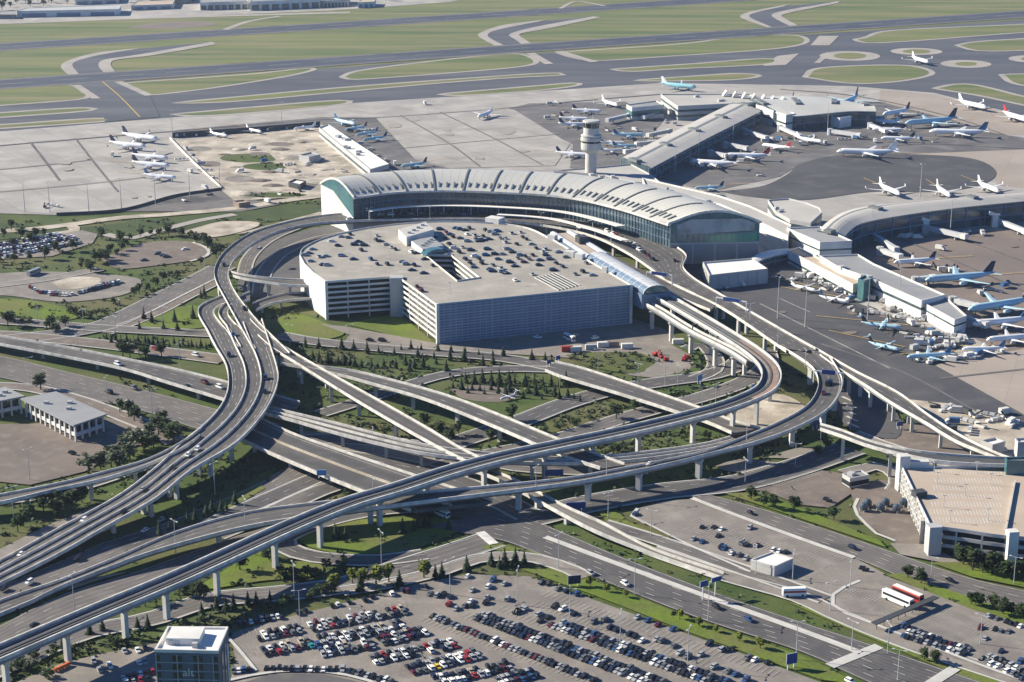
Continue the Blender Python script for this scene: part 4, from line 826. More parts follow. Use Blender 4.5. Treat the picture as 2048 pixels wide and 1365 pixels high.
# light well
for i, (p, q) in enumerate(((HP[1], HP[2]), (HP[0], HP[3]), (HP[3], HP[2]), (HP[0], HP[1]))):
    m2 = MB(); dd = (q - p).normalized(); n2 = V((-dd.y, dd.x, 0)); cin = ctr(HP) - p; s = 1 if n2.x * cin.x + n2.y * cin.y > 0 else -1
    for z in lv: m2.loft([[r + n2 * s * .25 + V((0, 0, z - GZ - .5)), r + n2 * s * .25 + V((0, 0, z - GZ + .8)), r + V((0, 0, z - GZ + .8)), r + V((0, 0, z - GZ - .5))] for r in (p, q)])
    m2.build('well_spandrels', M['white_wall'], gar); m3 = MB(); m3.face([r + n2 * -s * 3 + V((0, 0, z)) for r, z in ((p, -GZ), (q, -GZ), (q, -.4), (p, -.4))]); m3.build('well_wall', M['dark_wall'], gar)
def quad_px(p1, p2, p3, z): 
    a, b, c = W(*p1, z), W(*p2, z), W(*p3, z); return [a, b, c, a + c - b]
for pts, h, mt, rm in (([(797, 477), (813, 493), (868, 477)], 5.6, 'white_wall', 'concrete'), ([(822, 493), (845, 511), (887, 503)], 3.6, 'white_wall', 'roof_grey')):
    Q = quad_px(*pts, GZ); pb = MB(); pb.prism(Q, GZ, GZ + h, 0, 1); pb.build('penthouse', [M[mt], M[rm]], gar)
    for k in range(4):
        u, v = .2 + .2 * k, .3 + .13 * k; c = Q[1].lerp(Q[2], u).lerp(Q[0].lerp(Q[3], u), v); ub = MB(); ub.box((c.x, c.y, GZ + h + .6), (2.2, 1.8, 1.2)); ub.build('rooftop_unit', M['grey_wall'], gar)
a, b = W(846, 513, GZ), W(890, 506, GZ); cb = MB(); dd = V((-(b - a).y, (b - a).x, 0)).normalized() * 3.2
cb.loft([[a.lerp(b, .5 - .5 * math.cos(math.pi * k / 12)) + dd * s + V((0, 0, 3.0 * math.sin(math.pi * k / 12) + 1)) for k in range(13)] for s in (-1.2, .8)], closed=False, caps=False); cb.build('arched_canopy', M['glass_teal'], gar)
for (x, y), w in (((1140, 513), 6), ((1160, 518), 5), ((1105, 480), 5), ((990, 445), 10), ((1210, 545), 3)):
    c = W(x, y, GZ); pb = MB(); pb.box((c.x, c.y, GZ + 1.6), (w, w * .8, 3.2), R(-30)); pb.build('lift_house', M['white_wall'], gar)
for x, y in ((700, 530), (780, 520), (740, 485), (1000, 500), (1060, 540), (1120, 560), (1010, 570), (900, 590)):
    c = W(x, y, GZ); lb = MB(); lb.cyl((c.x, c.y, GZ), .12, .1, 7, 6); lb.box((c.x, c.y, GZ + 7), (1.8, .5, .2)); lb.build('lamp_post', M['grey_wall'], gar)
bm_ = MB()
for (a_, b_), n_ in ((((660, 500), (780, 494)), 34), (((650, 520), (800, 512)), 40), (((700, 545), (850, 536)), 38), (((880, 575), (1060, 562)), 44), (((985, 520), (1110, 511)), 30), (((1000, 548), (1150, 538)), 34), (((930, 468), (1080, 474)), 36), (((960, 492), (1100, 496)), 32), (((690, 478), (790, 470)), 26)):
    p_, q_ = W(*a_, GZ + .03), W(*b_, GZ + .03); u_ = (q_ - p_).normalized(); v_ = V((-u_.y, u_.x, 0))
    for k in range(n_ + 1):
        if k == 0: bm_ = MB()
        c = p_.lerp(q_, k / n_); bm_.face([c - u_ * .1 - v_ * 5, c + u_ * .1 - v_ * 5, c + u_ * .1 + v_ * 5, c - u_ * .1 + v_ * 5])
    bm_.build('bay_marking', M['paint_dim'], gar)

cb = MB(); Q = quad_px((1069, 556), (1118, 582), (1160, 572), GZ)
for k in range(7): cb.beam(Q[0].lerp(Q[3], k / 6) + V((0, 0, .2)), Q[1].lerp(Q[2], k / 6) + V((0, 0, .2)), .5, .4)
cb.build('ramp_grille', M['concrete'], gar); cb = MB(); cb.face([p + V((0, 0, .02)) for p in Q]); cb.build('ramp_opening', M['dark_wall'], gar)
# ---------------------------------------------------------------- people mover station
st = thing('station', 'glazed people mover station with a white barrel roof beside the garage', 'station', ctr([W(1210, 515, 16)]))
A0, A1 = W(1122, 470, 20), W(1196, 517, 20); B0, B1 = A1, W(1312, 584, 20)
d = (B1 - A0).normalized(); n2 = V((-d.y, d.x, 0)); 
mb = MB()
for p, q, w, z0, z1 in ((A0, A1, 17, 11, 21), (B0, B1, 17, 11, 19)):
    mb.loft([[r + n2 * s * w / 2 + V((0, 0, z - 20)) for s, z in ((-1, z0), (1, z0), (1, z1), (-1, z1))] for r in (p, q)])
mb.build('platform', M['blue_wall'], st)
for s in (-.32, .32):
    mb = MB(); mb.loft([[p + n2 * (17 * s + x) + V((0, 0, z)) for x, z in ((-1.8, 1.2), (-1.8, 2.2), (0, 2.8), (1.8, 2.2), (1.8, 1.2))] for p in (A0, A1)]); mb.build('canopy_roof', M['tail_blue'] if False else M['jetway'], st)
mb = MB(); mb.face([A0 + n2 * -3 + V((0, 0, 1.1)), A0 + n2 * 3 + V((0, 0, 1.1)), A1 + n2 * 3 + V((0, 0, 1.1)), A1 + n2 * -3 + V((0, 0, 1.1))]); mb.build('canopy_deck', M['roof_tan'], st)
c = A0.lerp(A1, .45) + n2 * 3; mb = MB(); mb.box((c.x, c.y, 23.5), (7, 6, 4), math.atan2(d.y, d.x)); mb.build('plant_box', M['dark_wall'], st)
mb = MB(); gb = MB()
rings = [[p + n2 * (7.5 * math.cos(math.pi * k / 10)) + V((0, 0, 4.2 * math.sin(math.pi * k / 10) - .5)) for k in range(11)] for p in (B0.lerp(B1, -.02), B1)]
mb.loft(rings, closed=False, caps=False, mfun=lambda j: 0 if 2 <= j <= 6 else 1); mb.build('barrel_roof', [M['jetway'], M['blue_wall']], st)
for r in rings: gb.face(r)
gb.build('end_glazing', M['glass_teal'], st)
for k in range(12):
    p = B0.lerp(B1, k / 11); rb = MB(); rb.loft([[p + d * x + n2 * (7.7 * math.cos(math.pi * j / 10)) + V((0, 0, 4.4 * math.sin(math.pi * j / 10) - .5)) for x in (-.2, .2)] for j in range(11)], closed=False, caps=False); rb.build('roof_rib', M['steel'], st)
# ---------------------------------------------------------------- control tower
tw = thing('control_tower', 'round pale control tower with a dark glass cab behind the terminal', 'control tower', W(1181, 378))
bx, by = tw.location.x, tw.location.y
def lat(nm, prof_, mat, n=28):
    m_ = MB(); m_.lathe((bx, by, 0), prof_, n); m_.build(nm, M[mat], tw, smooth=False)
lat('shaft', [(4.3, 0), (4.2, 30)], 'concrete'); lat('pod', [(4.2, 27.5), (7.3, 30), (7.6, 31), (7.6, 35.4)], 'concrete'); lat('pod_window', [(7.0, 35.4), (7.0, 37)], 'dark_glass')
lat('gallery', [(7.0, 37), (7.9, 37), (7.9, 39), (7.0, 39), (7.0, 40.2), (7.7, 40.2), (7.7, 41.2), (5.8, 41.2)], 'concrete'); lat('neck', [(5.8, 41.2), (5.8, 46.6)], 'concrete')
lat('cab_glass', [(5.6, 46.6), (6.3, 50.6)], 'dark_glass'); lat('cab_roof', [(6.5, 50.6), (6.5, 51.6), (6.0, 52.0), (0.2, 52.3)], 'metal_roof')
for a in range(0, 360, 45):
    m_ = MB(); m_.beam((bx + 5.75 * math.cos(R(a)), by + 5.75 * math.sin(R(a)), 46.6), (bx + 6.42 * math.cos(R(a)), by + 6.42 * math.sin(R(a)), 50.7), .25, .25); m_.build('cab_mullion', M['metal_roof'], tw)
m_ = MB(); m_.cyl((bx + 1, by, 52.2), .12, .05, 7, 6); m_.build('antenna', M['steel'], tw)
# ---------------------------------------------------------------- piers
def vault(label, A, B, z, wall, roof, name='pier_building', cat='terminal pier', rise=3.0, step=8, strip=None, ribs=0, rm='roof_rib'):
    A = [W(*p, z) for p in A]; B = [W(*p, z) for p in B]; L = sum((A[i + 1] - A[i]).length for i in range(len(A) - 1)); n = max(3, int(L / step)); A = cat_rom(A, n=n); B = cat_rom(B, n=n)
    t = thing(name, label, cat, ctr([(a + b) / 2 for a, b in zip(A, B)])); w = MB()
    w.loft([[V((a.x, a.y, 0)), V((a.x, a.y, z)), V((b.x, b.y, z)), V((b.x, b.y, 0))] for a, b in zip(A, B)], closed=False, caps=False)
    for a, b in ((A[0], B[0]), (A[-1], B[-1])): w.face([V((a.x, a.y, 0)), V((b.x, b.y, 0)), V((b.x, b.y, z + rise * .7)), V((a.x, a.y, z + rise * .7))])
    w.build('wall', M[wall], t)
    r = MB(); K = 8
    def P(a, b, f, dz=0): return a.lerp(b, f) + V((0, 0, rise * math.sin(math.pi * f) + dz + .1))
    r.loft([[a.lerp(b, -.04) + V((0, 0, -.6))] + [a.lerp(b, -.04)] + [P(a, b, k / K) for k in range(1, K)] + [a.lerp(b, 1.04)] + [a.lerp(b, 1.04) + V((0, 0, -.6))] for a, b in zip(A, B)], closed=False, caps=False, mfun=(lambda j: 1 if j in (strip or ()) else 0)); r.build('roof', [M[roof], M['roof_rib']], t)
    for z1 in (z * .38, z * .78):
        s = MB(); 
        for E, Fq in ((A, B), (B, A)): s.loft([[e + (e - f).normalized() * .35 + V((0, 0, z1 - z)), e + (e - f).normalized() * .35 + V((0, 0, z1 - z + .7)), e + V((0, 0, z1 - z + .7)), e + V((0, 0, z1 - z))] for e, f in zip(E, Fq)])
        s.build('sunshade', M['blue_wall'], t)
    if ribs:
        for i in range(0, n, ribs):
            c = A[i].lerp(B[i], .5); dd = B[i] - A[i]; q = MB(); q.box((c.x, c.y, z + rise + .5), (dd.length * .3, 5, 2.0), math.atan2(dd.y, dd.x)); q.build('roof_monitor', M[rm], t)
    for i in range(0, n, 2):
        for e, f in ((A[i], B[i]), (B[i], A[i])):
            o = (e - f).normalized() * .25; q = MB(); q.box((e.x + o.x, e.y + o.y, z / 2), (.5, .6, z), math.atan2(o.y, o.x)); q.build('facade_fin', M['blue_wall'], t)
    return t
vault('long straight covered connector with two pale roof strips running to the far hammerhead pier', [(1243, 318), (1350, 264), (1464, 208)], [(1298, 337), (1405, 280), (1520, 222)], 13, 'glass', 'roof_tube', rise=2.2, strip=(4,), ribs=9, name='pier_connector', cat='pier connector')
vault('far hammerhead pier building with a curved pale roof and a glass front', [(1500, 200), (1560, 193), (1640, 196), (1700, 204), (1745, 216)], [(1550, 226), (1580, 231), (1650, 226), (1700, 222), (1752, 223)], 13.5, 'glass', 'metal_roof', rise=3.2, step=10, ribs=4)
t = building('left wing of the far hammerhead pier with a flat pale roof', [(1322, 190), (1356, 214), (1520, 206), (1500, 190)], 13, 'grey_wall', 'roof_tube', name='pier_wing', cat='pier wing', bands=((3, 5), (8, 10)), units=3)
for k in range(7):
    c = W(1452 + k * 19, 188 + k * 2.2, 15); m_ = MB(); m_.loft([[c + V((x, s * 4.5, z)) for x, z in ((-3.5, -1.5), (0, 3.2), (3.5, -1.5))] for s in (-1, 1)]); m_.build('sawtooth_skylight', M['white_roof'] if k % 2 == 0 else M['metal_roof'], t)
building('white-ended glass block at the left tip of the far pier', [(1253, 211), (1264, 217), (1328, 211), (1312, 203)], 12, 'white_wall', 'roof_grey', name='pier_end', cat='pier end', bands=((4, 9),), band_mat='glass_teal')
building('bright slanted block at the inner corner of the far pier', [(1512, 211), (1572, 232), (1590, 229), (1535, 209)], 14, 'white_wall', 'white_roof', name='pier_wing', cat='pier wing', bands=((6, 7.5),))
building('small white stair block in front of the far pier facade', [(1662, 235), (1680, 238), (1703, 234), (1690, 230)], 9, 'white_wall', 'white_roof', name='stair_block', cat='stair block')
vault('curved pier with a ribbed pale roof leading off the right edge', [(1634, 466), (1660, 442), (1697, 422), (1748, 412), (1850, 402), (2001, 390), (2160, 378)], [(1684, 477), (1700, 459), (1720, 447), (1780, 434), (1900, 417), (2048, 402), (2200, 388)], 15, 'glass', 'roof_tube', rise=2.5, strip=(3,), ribs=10)
building('tall bright block where the piers meet the terminal connector', [(1574, 458), (1640, 487), (1704, 484), (1640, 455)], 16, 'white_wall', 'roof_grey', name='pier_hub', cat='terminal block', bands=((11, 12),))
building('low pale connector roof between the terminal back and the pier hub', [(1285, 358), (1437, 393), (1500, 414), (1582, 452), (1576, 474), (1510, 441), (1440, 410), (1290, 371)], 15, 'white_wall', 'roof_tube', name='connector_block', cat='connector', units=4)
building('round-fronted flat-roofed block behind the right end of the terminal', [(1536, 402), (1577, 399), (1612, 407), (1640, 418), (1644, 427), (1621, 448), (1580, 441), (1552, 425)], 14, 'grey_wall', 'roof_tube', name='terminal_block', cat='terminal block', bands=((9, 12),), units=2)
building('low flat connector roof at the foot of the control tower', [(1108, 343), (1200, 336), (1262, 330), (1300, 350), (1322, 368), (1270, 366), (1210, 352)], 12, 'grey_wall', 'roof_tube', name='connector_block', cat='connector', units=3)
building('flat-roofed pier running off the hub along the dark apron', [(1640, 514), (1716, 511), (1748, 530), (1890, 592), (1843, 604), (1742, 559), (1678, 537)], 11, 'white_wall', 'roof_grey', name='pier_building', cat='terminal pier', bands=((6, 7.6),), units=6)
building('white end section of the long pier beside parked jets', [(1845, 607), (1888, 594), (1933, 634), (1909, 642)], 9, 'white_wall', 'roof_grey', name='pier_end', cat='pier end', bands=((5.5, 6.5),))
building('narrow pale walkway block along the base of the pier hub', [(1574, 502), (1598, 497), (1728, 566), (1706, 571)], 8, 'white_wall', 'roof_tan', name='walkway_block', cat='walkway', bands=((2, 3.4),))
building('small dark glass block at the end of the walkway', [(1716, 560), (1728, 564), (1744, 560), (1730, 553)], 12, 'glass_teal', 'roof_grey', name='glass_block', cat='glass block')
building('low white-roofed bus hall beside the terminal end', [(1406, 527), (1419, 553), (1535, 540), (1504, 519)], 9, 'grey_wall', 'white_roof', name='bus_hall', cat='hall', pil=6)
t = vault('curved covered walkway linking the white-roofed hall to the pier hub', [(1500, 517), (1530, 503), (1575, 497)], [(1512, 525), (1540, 512), (1582, 505)], 7, 'glass', 'white_roof', rise=.8, name='covered_walkway', cat='walkway')
building('long low building with a white and grey roof left of the terminal', [(638, 257), (656, 250), (778, 330), (740, 341)], 8, 'grey_wall', 'white_roof', name='old_pier', cat='terminal pier', bands=((3, 5),), units=7)
building('flat grey shed on the building site', [(598, 312), (618, 316), (640, 311), (622, 306)], 5, 'grey_wall', 'roof_grey', name='shed', cat='shed')
building('pale site hut at the lower edge of the building site', [(577, 366), (600, 371), (612, 364), (590, 360)], 4, 'dark_wall', 'white_roof', name='site_hut', cat='hut')
building('long red-roofed hut beside the perimeter road', [(466, 404), (478, 409), (500, 406), (488, 402)], 3, 'brown_wall', 'roof_tan', name='site_hut', cat='hut')
# jet walls round the site
def barrier_wall(label, pts, h, mat, name='blast_fence', cat='fence', th=.8):
    P = cat_rom([W(*p) for p in pts], step=8); nn = normals(P); t = tag(MB_loft_wall(P, nn, h, th).build(name, M[mat]), label, cat); return t
def MB_loft_wall(P, nn, h, th):
    m_ = MB(); m_.loft([[p - n * th / 2 + V((0, 0, -.05)), p - n * th * .3 + V((0, 0, h)), p + n * th * .3 + V((0, 0, h)), p + n * th / 2 + V((0, 0, -.05))] for p, n in zip(P, nn)]); return m_
barrier_wall('dark blast fence along the far side of the building site', [(345, 277), (500, 266), (640, 254)], 5, 'dark_wall')
barrier_wall('pale wall slanting along the left side of the building site', [(340, 279), (390, 330), (443, 379)], 2.2, 'parapet', 'wall', 'wall')
barrier_wall('low dark apron edge fence above the perimeter road', [(113, 432), (239, 424), (355, 394), (444, 381)], 2.2, 'dark_wall')
# ---------------------------------------------------------------- right garage
G2 = 10.5
Q = [W(*p, G2) for p in [(1805, 937), (2120, 937), (2120, 1096), (2060, 1081), (1985, 1072), (1920, 1062), (1876, 1057), (1863, 1058)]]
g2 = thing('parking_garage', 'low tan-roofed parking garage at the right edge of the photo', 'parking garage', ctr(Q))
for z, mt, nm in ((G2, 'roof_tan', 'roof_deck'), (7.0, 'concrete_grey', 'floor_slab'), (3.5, 'concrete_grey', 'floor_slab')):
    m_ = MB(); m_.prism([(p.x, p.y) for p in Q], z - .35, z); m_.build(nm, M[mt], g2)
inside = ctr(Q)
for P, mt in (([Q[7], Q[0]], 'white_wall'), (cat_rom(Q[2:8], n=24), 'grey_wall'), ([Q[0], Q[1]], 'white_wall')):
    s = sgn(P); bands(P, g2, M[mt], (3.5, 7, 10.5), side=-s, h=1.4); columns(P, g2, M[mt], 9, G2); backing(P, g2, -s * 9, G2 - .4, M['concrete_grey'])
P = [Q[7], Q[0]]; d = (P[1] - P[0]); n2 = V((d.y, -d.x, 0)).normalized(); n2 = n2 if n2.x < 0 else -n2; lt = MB()
for k in range(26):
    for j in range(4): lt.beam(P[0].lerp(P[1], k / 26) + n2 * .5 + V((0, 0, -G2 + 1 + j * 2.6)), P[0].lerp(P[1], (k + 1) / 26) + n2 * .5 + V((0, 0, -G2 + 1 + (j + 1) * 2.6 if k % 2 else -G2 + 1 + j * 2.6)), .35, .35)
for k in range(27): lt.beam(P[0].lerp(P[1], k / 26) + n2 * .5 + V((0, 0, -G2)), P[0].lerp(P[1], k / 26) + n2 * .5, .45, .45)
lt.build('lattice_screen', M['white_wall'], g2)
for (x, y), w, h, mt in (((1806, 935), 4.5, 16, 'white_wall'), ((1868, 1059), 5, 12.2, 'grey_wall'), ((2024, 1076), 4, 13.5, 'white_wall')):
    c = W(x, y, G2); tb = MB(); tb.box((c.x, c.y, h / 2), (w, w * .9, h), R(8)); tb.build('stair_tower', M[mt], g2)
m_ = MB(); c = W(1835, 934, G2); m_.box((c.x, c.y, G2 + 1.4), (9, 3, 2.8)); m_.build('lift_house', M['white_wall'], g2)
m_ = MB(); c = W(1838, 993, G2); m_.box((c.x, c.y, G2 + 1.2), (5, 4, 2.4), .3); m_.build('ramp_house', M['dark_wall'], g2)
m_ = MB(); 
for r in range(7):
    a, b = W(1880 - r * 1 + (6 - r) * -3, 1045 - r * 16, G2 + .03), W(2010, 1047 - r * 16, G2 + .03)
    for k in range(22):
        p = a.lerp(b, k / 22); m_.face([p + V((-.12, 0, 0)), p + V((.12, 0, 0)), p + V((.5, 5, 0)), p + V((.26, 5, 0))])
m_.build('stall_lines', M['paint'], g2)
a, b = W(2030, 965, G2), W(2012, 1062, G2); m_ = MB(); m_.beam(a + V((0, 0, .5)), b + V((0, 0, .5)), .6, 1.0); m_.build('roof_divider', M['concrete'], g2)
for x, y in ((1868, 945), (1874, 968), (1930, 992), (1887, 1015), (1953, 947), (1981, 970), (1976, 1042), (1900, 1045)):
    c = W(x, y, G2); m_ = MB(); m_.cyl((c.x, c.y, G2), .13, .1, 5, 6); m_.box((c.x, c.y, G2 + 5), (1.6, .5, .2)); m_.build('lamp_post', M['grey_wall'], g2)
building('dark green glass lift tower at the right edge behind the garage roof', [(2010, 918), (2014, 925), (2080, 925), (2080, 916)], 16, 'glass_teal', 'roof_grey', name='lift_tower', cat='tower')
# ---------------------------------------------------------------- hotel, offices, small buildings
HZ = 32
Hq = [W(*p, HZ) for p in ((310, 1303), (436, 1306), (456, 1258), (336, 1257))]
ht = thing('hotel', 'dark grey hotel block with a white roof and white lettering in the foreground', 'hotel', ctr(Hq))
m_ = MB(); m_.prism([(p.x, p.y) for p in Hq], 0, HZ); m_.build('wall', M['hotel_wall'], ht)
m_ = MB(); I = grow(Hq, -.5); m_.face([(p.x, p.y, HZ + .06) for p in I]); m_.build('roof', M['white_roof'], ht)
m_ = MB(); O = grow(Hq, .1); m_.loft([[(p.x, p.y, HZ - .3) for p in O], [(p.x, p.y, HZ + .7) for p in O], [(p.x, p.y, HZ + .7) for p in I], [(p.x, p.y, HZ + .05) for p in I]], caps=False); m_.build('parapet', M['white_wall'], ht)
def hp(u, v): return Hq[0].lerp(Hq[1], u).lerp(Hq[3].lerp(Hq[2], u), v)
m_ = MB(); m_.prism([hp(.12, .28), hp(.66, .28), hp(.66, .78), hp(.12, .78)], HZ, HZ + 2.2); m_.build('penthouse', M['white_wall'], ht)
for u, v in ((.2, .3), (.3, .32), (.42, .35), (.6, .2)):
    c = hp(u, v); m_ = MB(); m_.box((c.x, c.y, HZ + .8), (1.6, 1.4, 1.5)); m_.build('rooftop_unit', M['grey_wall'], ht)
d = (Hq[1] - Hq[0]).normalized(); nf = V((d.y, -d.x, 0)); rz = math.atan2(d.y, d.x); L_ = (Hq[1] - Hq[0]).length
for fl in range(10):
    z = HZ - 2.2 - fl * 2.75
    for u in (.045, .30, .385, .635, .72, .955):
        q = Hq[0].lerp(Hq[1], u) + nf * .06; m_ = MB(); m_.box((q.x, q.y, z), (L_ * .058, .18, 1.75), rz); m_.build('window', M['dark_glass'], ht)
    m_ = MB(); q = (Hq[0] + Hq[1]) / 2 + nf * .03; m_.box((q.x, q.y, z - 1.35), (L_ * .98, .12, .16), rz); m_.build('floor_line', M['grey_wall'], ht)
for u in (.008, .343, .678, .915):
    m_ = MB(); q = Hq[0].lerp(Hq[1], u) + nf * .05; m_.box((q.x, q.y, HZ / 2 - .5), (.22, .16, HZ - 1), rz); m_.build('facade_rib', M['grey_wall'], ht)
e = (Hq[2] - Hq[1]).normalized(); ne = V((e.y, -e.x, 0)); re = math.atan2(e.y, e.x)
for u, wd_, mt, z in ((.35, .14, 'glass', 16), (.62, .12, 'glass_teal', 16), (.85, .1, 'white_wall', 15)):
    q = Hq[1].lerp(Hq[2], u) + ne * .06; m_ = MB(); m_.box((q.x, q.y, z), (wd_ * (Hq[2] - Hq[1]).length, .2, 2 * z - 4), re); m_.build('stair_window', M[mt], ht)
cu = bpy.data.curves.new('lettering', 'FONT'); cu.body = 'alt'; cu.size = 3.7; cu.align_x = 'CENTER'; cu.align_y = 'CENTER'; cu.extrude = .08
to = bpy.data.objects.new('tmp', cu); C.objects.link(to); dg = bpy.context.evaluated_depsgraph_get(); me = bpy.data.meshes.new_from_object(to.evaluated_get(dg)); bpy.data.objects.remove(to)
me.materials.clear(); me.materials.append(M['white_wall']); lo = bpy.data.objects.new('lettering', me); C.objects.link(lo)
q = Hq[0].lerp(Hq[1], .515) + nf * .3; lo.parent = ht; lo.matrix_parent_inverse = ht.matrix_basis.inverted()
lo.rotation_euler = (R(90), 0, rz); lo.location = (q.x, q.y, HZ - 6.6)
def office(label, roof_px, z, oh=1.6):
    P = ccw([W(*p, z) for p in roof_px]); B = grow(P, -oh); t = thing('office_building', label, 'office', ctr(P))
    m_ = MB(); m_.prism([(p.x, p.y) for p in P], z - .7, z); m_.build('roof', M['roof_grey'], t)
    m_ = MB(); m_.prism([(p.x, p.y) for p in grow(B, -.6)], 2.6, z - .7); m_.build('glass_wall', M['dark_glass'], t)
    m_ = MB(); m_.prism([(p.x, p.y) for p in grow(B, -4)], 0, 2.6); m_.build('ground_floor', M['brown_wall'], t)
    m_ = MB(); m_.prism([(p.x, p.y) for p in B], 2.5, 4.2); m_.build('floor_band', M['white_wall'], t)
    for i in range(len(B)):
        a, b = B[i], B[(i + 1) % len(B)]; k = max(2, round((b - a).length / 4.6)); dd = b - a; r_ = math.atan2(dd.y, dd.x)
        for j in range(k):
            q = a.lerp(b, j / k); m_ = MB(); m_.box((q.x, q.y, (z - .7) / 2), (.75, .75, z - .7), r_); m_.build('column', M['white_wall'], t)
    for u, v in ((.3, .3), (.6, .5), (.45, .75)):
        q = P[0].lerp(P[1], u).lerp(P[3].lerp(P[2], u), v); m_ = MB(); m_.box((q.x, q.y, z + .6), (2.2, 1.6, 1.2)); m_.build('rooftop_unit', M['grey_wall'], t)
office('two-storey office with white columns and an overhanging grey roof', [(41, 797), (147, 851), (214, 828), (112, 783)], 9)
office('matching office cut by the left edge, with a bluish roof', [(-60, 790), (-20, 806), (50, 792), (10, 774)], 9)
building('small beige hut with a white flat roof in the right parking lot', [(1502, 1121), (1549, 1135), (1587, 1118), (1545, 1105)], 4.4, 'concrete', 'white_roof', name='payment_office', cat='hut', units=0, pil=0, para=.35)
t = building('small grey gatehouse with dark windows by the tank yard', [(1685, 949), (1700, 958), (1738, 951), (1722, 941)], 4.5, 'grey_wall', 'roof_grey', name='gatehouse', para=.3, cat='gatehouse', bands=((1, 3),), band_mat='dark_glass', units=1)
building('low white shed by the construction yard at the right', [(1962, 884), (1985, 893), (2010, 886), (1990, 878)], 5, 'grey_wall', 'white_roof', name='shed', cat='shed')
building('pale flat-roofed site office at the right edge above the garage', [(2030, 880), (2036, 888), (2090, 886), (2090, 876)], 8, 'grey_wall', 'white_roof', name='site_office', cat='office')
# far hangars
for lab, px, z, wm, rm in (('long low white hangar at the top left corner', [(34, 23), (52, 17), (242, 10), (238, 19)], 9, 'white_wall', 'metal_roof'),
                           ('grey hangar with dark doors at the top edge left of centre', [(400, 6), (402, -6), (490, -8), (496, 3)], 11, 'white_wall', 'roof_grey'),
                           ('bigger grey hangar beside the dark-doored one at the top edge', [(500, 4), (510, -12), (640, -16), (640, -2)], 13, 'white_wall', 'roof_grey'),
                           ('small dark hangar at the end of the far row', [(648, 2), (655, -8), (700, -9), (696, 0)], 10, 'grey_wall', 'roof_grey'),
                           ('pale workshop between the far hangars', [(262, 12), (275, 3), (350, 0), (345, 9)], 7, 'grey_wall', 'roof_tan'),
                           ('pale flat workshop at the very top edge left', [(150, 0), (160, -8), (240, -11), (236, -3)], 8, 'grey_wall', 'roof_tan'),
                           ('brown depot between the long white hangar and the dark-doored one', [(300, -1), (310, -8), (385, -12), (380, -5)], 9, 'brown_wall', 'roof_grey'),
                           ('small white office block right of the far hangars', [(716, 6), (722, 0), (752, -2), (748, 4)], 8, 'white_wall', 'roof_tan'),
                           ('low brick-coloured shed left of the long white hangar', [(-40, 30), (-20, 24), (30, 22), (32, 30)], 6, 'brown_wall', 'roof_grey')):
    t = building(lab, px, z, wm, rm, name='hangar', cat='hangar', para=.4)
    P = [W(*p, z) for p in px]; a, b = P[0], P[3]; k = 7 if z > 9 else 3; nf = V((0, -1, 0))
    dd = (b - a); rz2 = math.atan2(dd.y, dd.x)
    for j in range(k):
        q = a.lerp(b, (j + .5) / k) + V((math.sin(rz2), -math.cos(rz2), 0)) * .2; m_ = MB(); m_.box((q.x, q.y, z * .32), (dd.length / k * .7, .4, z * .62), rz2); m_.build('hangar_door', M['glass'] if z > 9 else M['blue_wall'], t)
# ================================================================ VEHICLES, TREES, PLANES, SIGNS
ONES = 'zeroth first second third fourth fifth sixth seventh eighth ninth tenth eleventh twelfth thirteenth fourteenth fifteenth sixteenth seventeenth eighteenth nineteenth'.split()
TENS = {2: 'twent', 3: 'thirt', 4: 'fort', 5: 'fift', 6: 'sixt', 7: 'sevent', 8: 'eight', 9: 'ninet'}
def ordn(n):
    if n < 20: return ONES[n]
    a, b = divmod(min(n, 99), 10); return TENS[a] + ('ieth' if b == 0 else 'y-' + ONES[b])
def heading(a, b): d = V(b) - V(a); return math.atan2(d.y, d.x)
rnd = random.Random(11)
# ---------------------------------------------------------------- cars
def car_meshes(kind):
    L, Wd, H, hood, boot, tw = {'saloon': (4.7, 1.82, 1.45, 1.25, .85, .30), 'suv': (4.8, 1.95, 1.78, 1.15, .12, .22), 'hatchback': (4.1, 1.76, 1.52, .95, .2, .25), 'van': (5.2, 2.0, 2.1, .8, .05, .12)}[kind]
    body, win = MB(), MB(); sh = .58 * H; x0, x1 = -L / 2, L / 2
    def ring(x, w, zb, zt): return [V((x, -w * .92, zb)), V((x, -w, (zb + zt) / 2)), V((x, -w * .93, zt)), V((x, w * .93, zt)), V((x, w, (zb + zt) / 2)), V((x, w * .92, zb))]
    h = Wd / 2
    body.loft([ring(x0, h * .86, .32, sh * .82), ring(x0 + .25, h * .97, .2, sh * .97), ring(x0 + L * .3, h, .18, sh), ring(x1 - L * .3, h, .18, sh), ring(x1 - .4, h * .95, .2, sh * .86), ring(x1, h * .8, .32, sh * .66)])
    def cab(x, w, z): return [V((x, -w, z)), V((x, w, z))]
    a, b = x0 + boot, x1 - hood; t = .42 * (H - sh) * 1.6; w0, w1 = h * .9, h * .76
    lo = [(a, -w0), (b, -w0), (b, w0), (a, w0)]; hi = [(a + t * .8, -w1), (b - t * 1.2, -w1), (b - t * 1.2, w1), (a + t * .8, w1)]
    body.loft([[V((x, y, sh - .03)) for x, y in lo], [V((x, y, H - .05)) for x, y in hi], [V((x * .96, y * .9, H)) for x, y in hi]])
    def lerp(f, g): return [V((p[0] + (q[0] - p[0]) * f, p[1] + (q[1] - p[1]) * f, sh + (H - .05 - sh) * f)) * 1.0 for p, q in zip(lo, hi)]
    g = lambda P: [V((p.x * 1.015, p.y * 1.02, p.z)) for p in P]
    win.loft([g(lerp(.1, 0)), g(lerp(.86, 0))], caps=False)
    for sx in (-L * .31, L * .31):
        for sy in (-1, 1):
            body.cyl((0, 0, 0), 0, 0, 0, 3) if False else None
    return body, win
CARS = {}
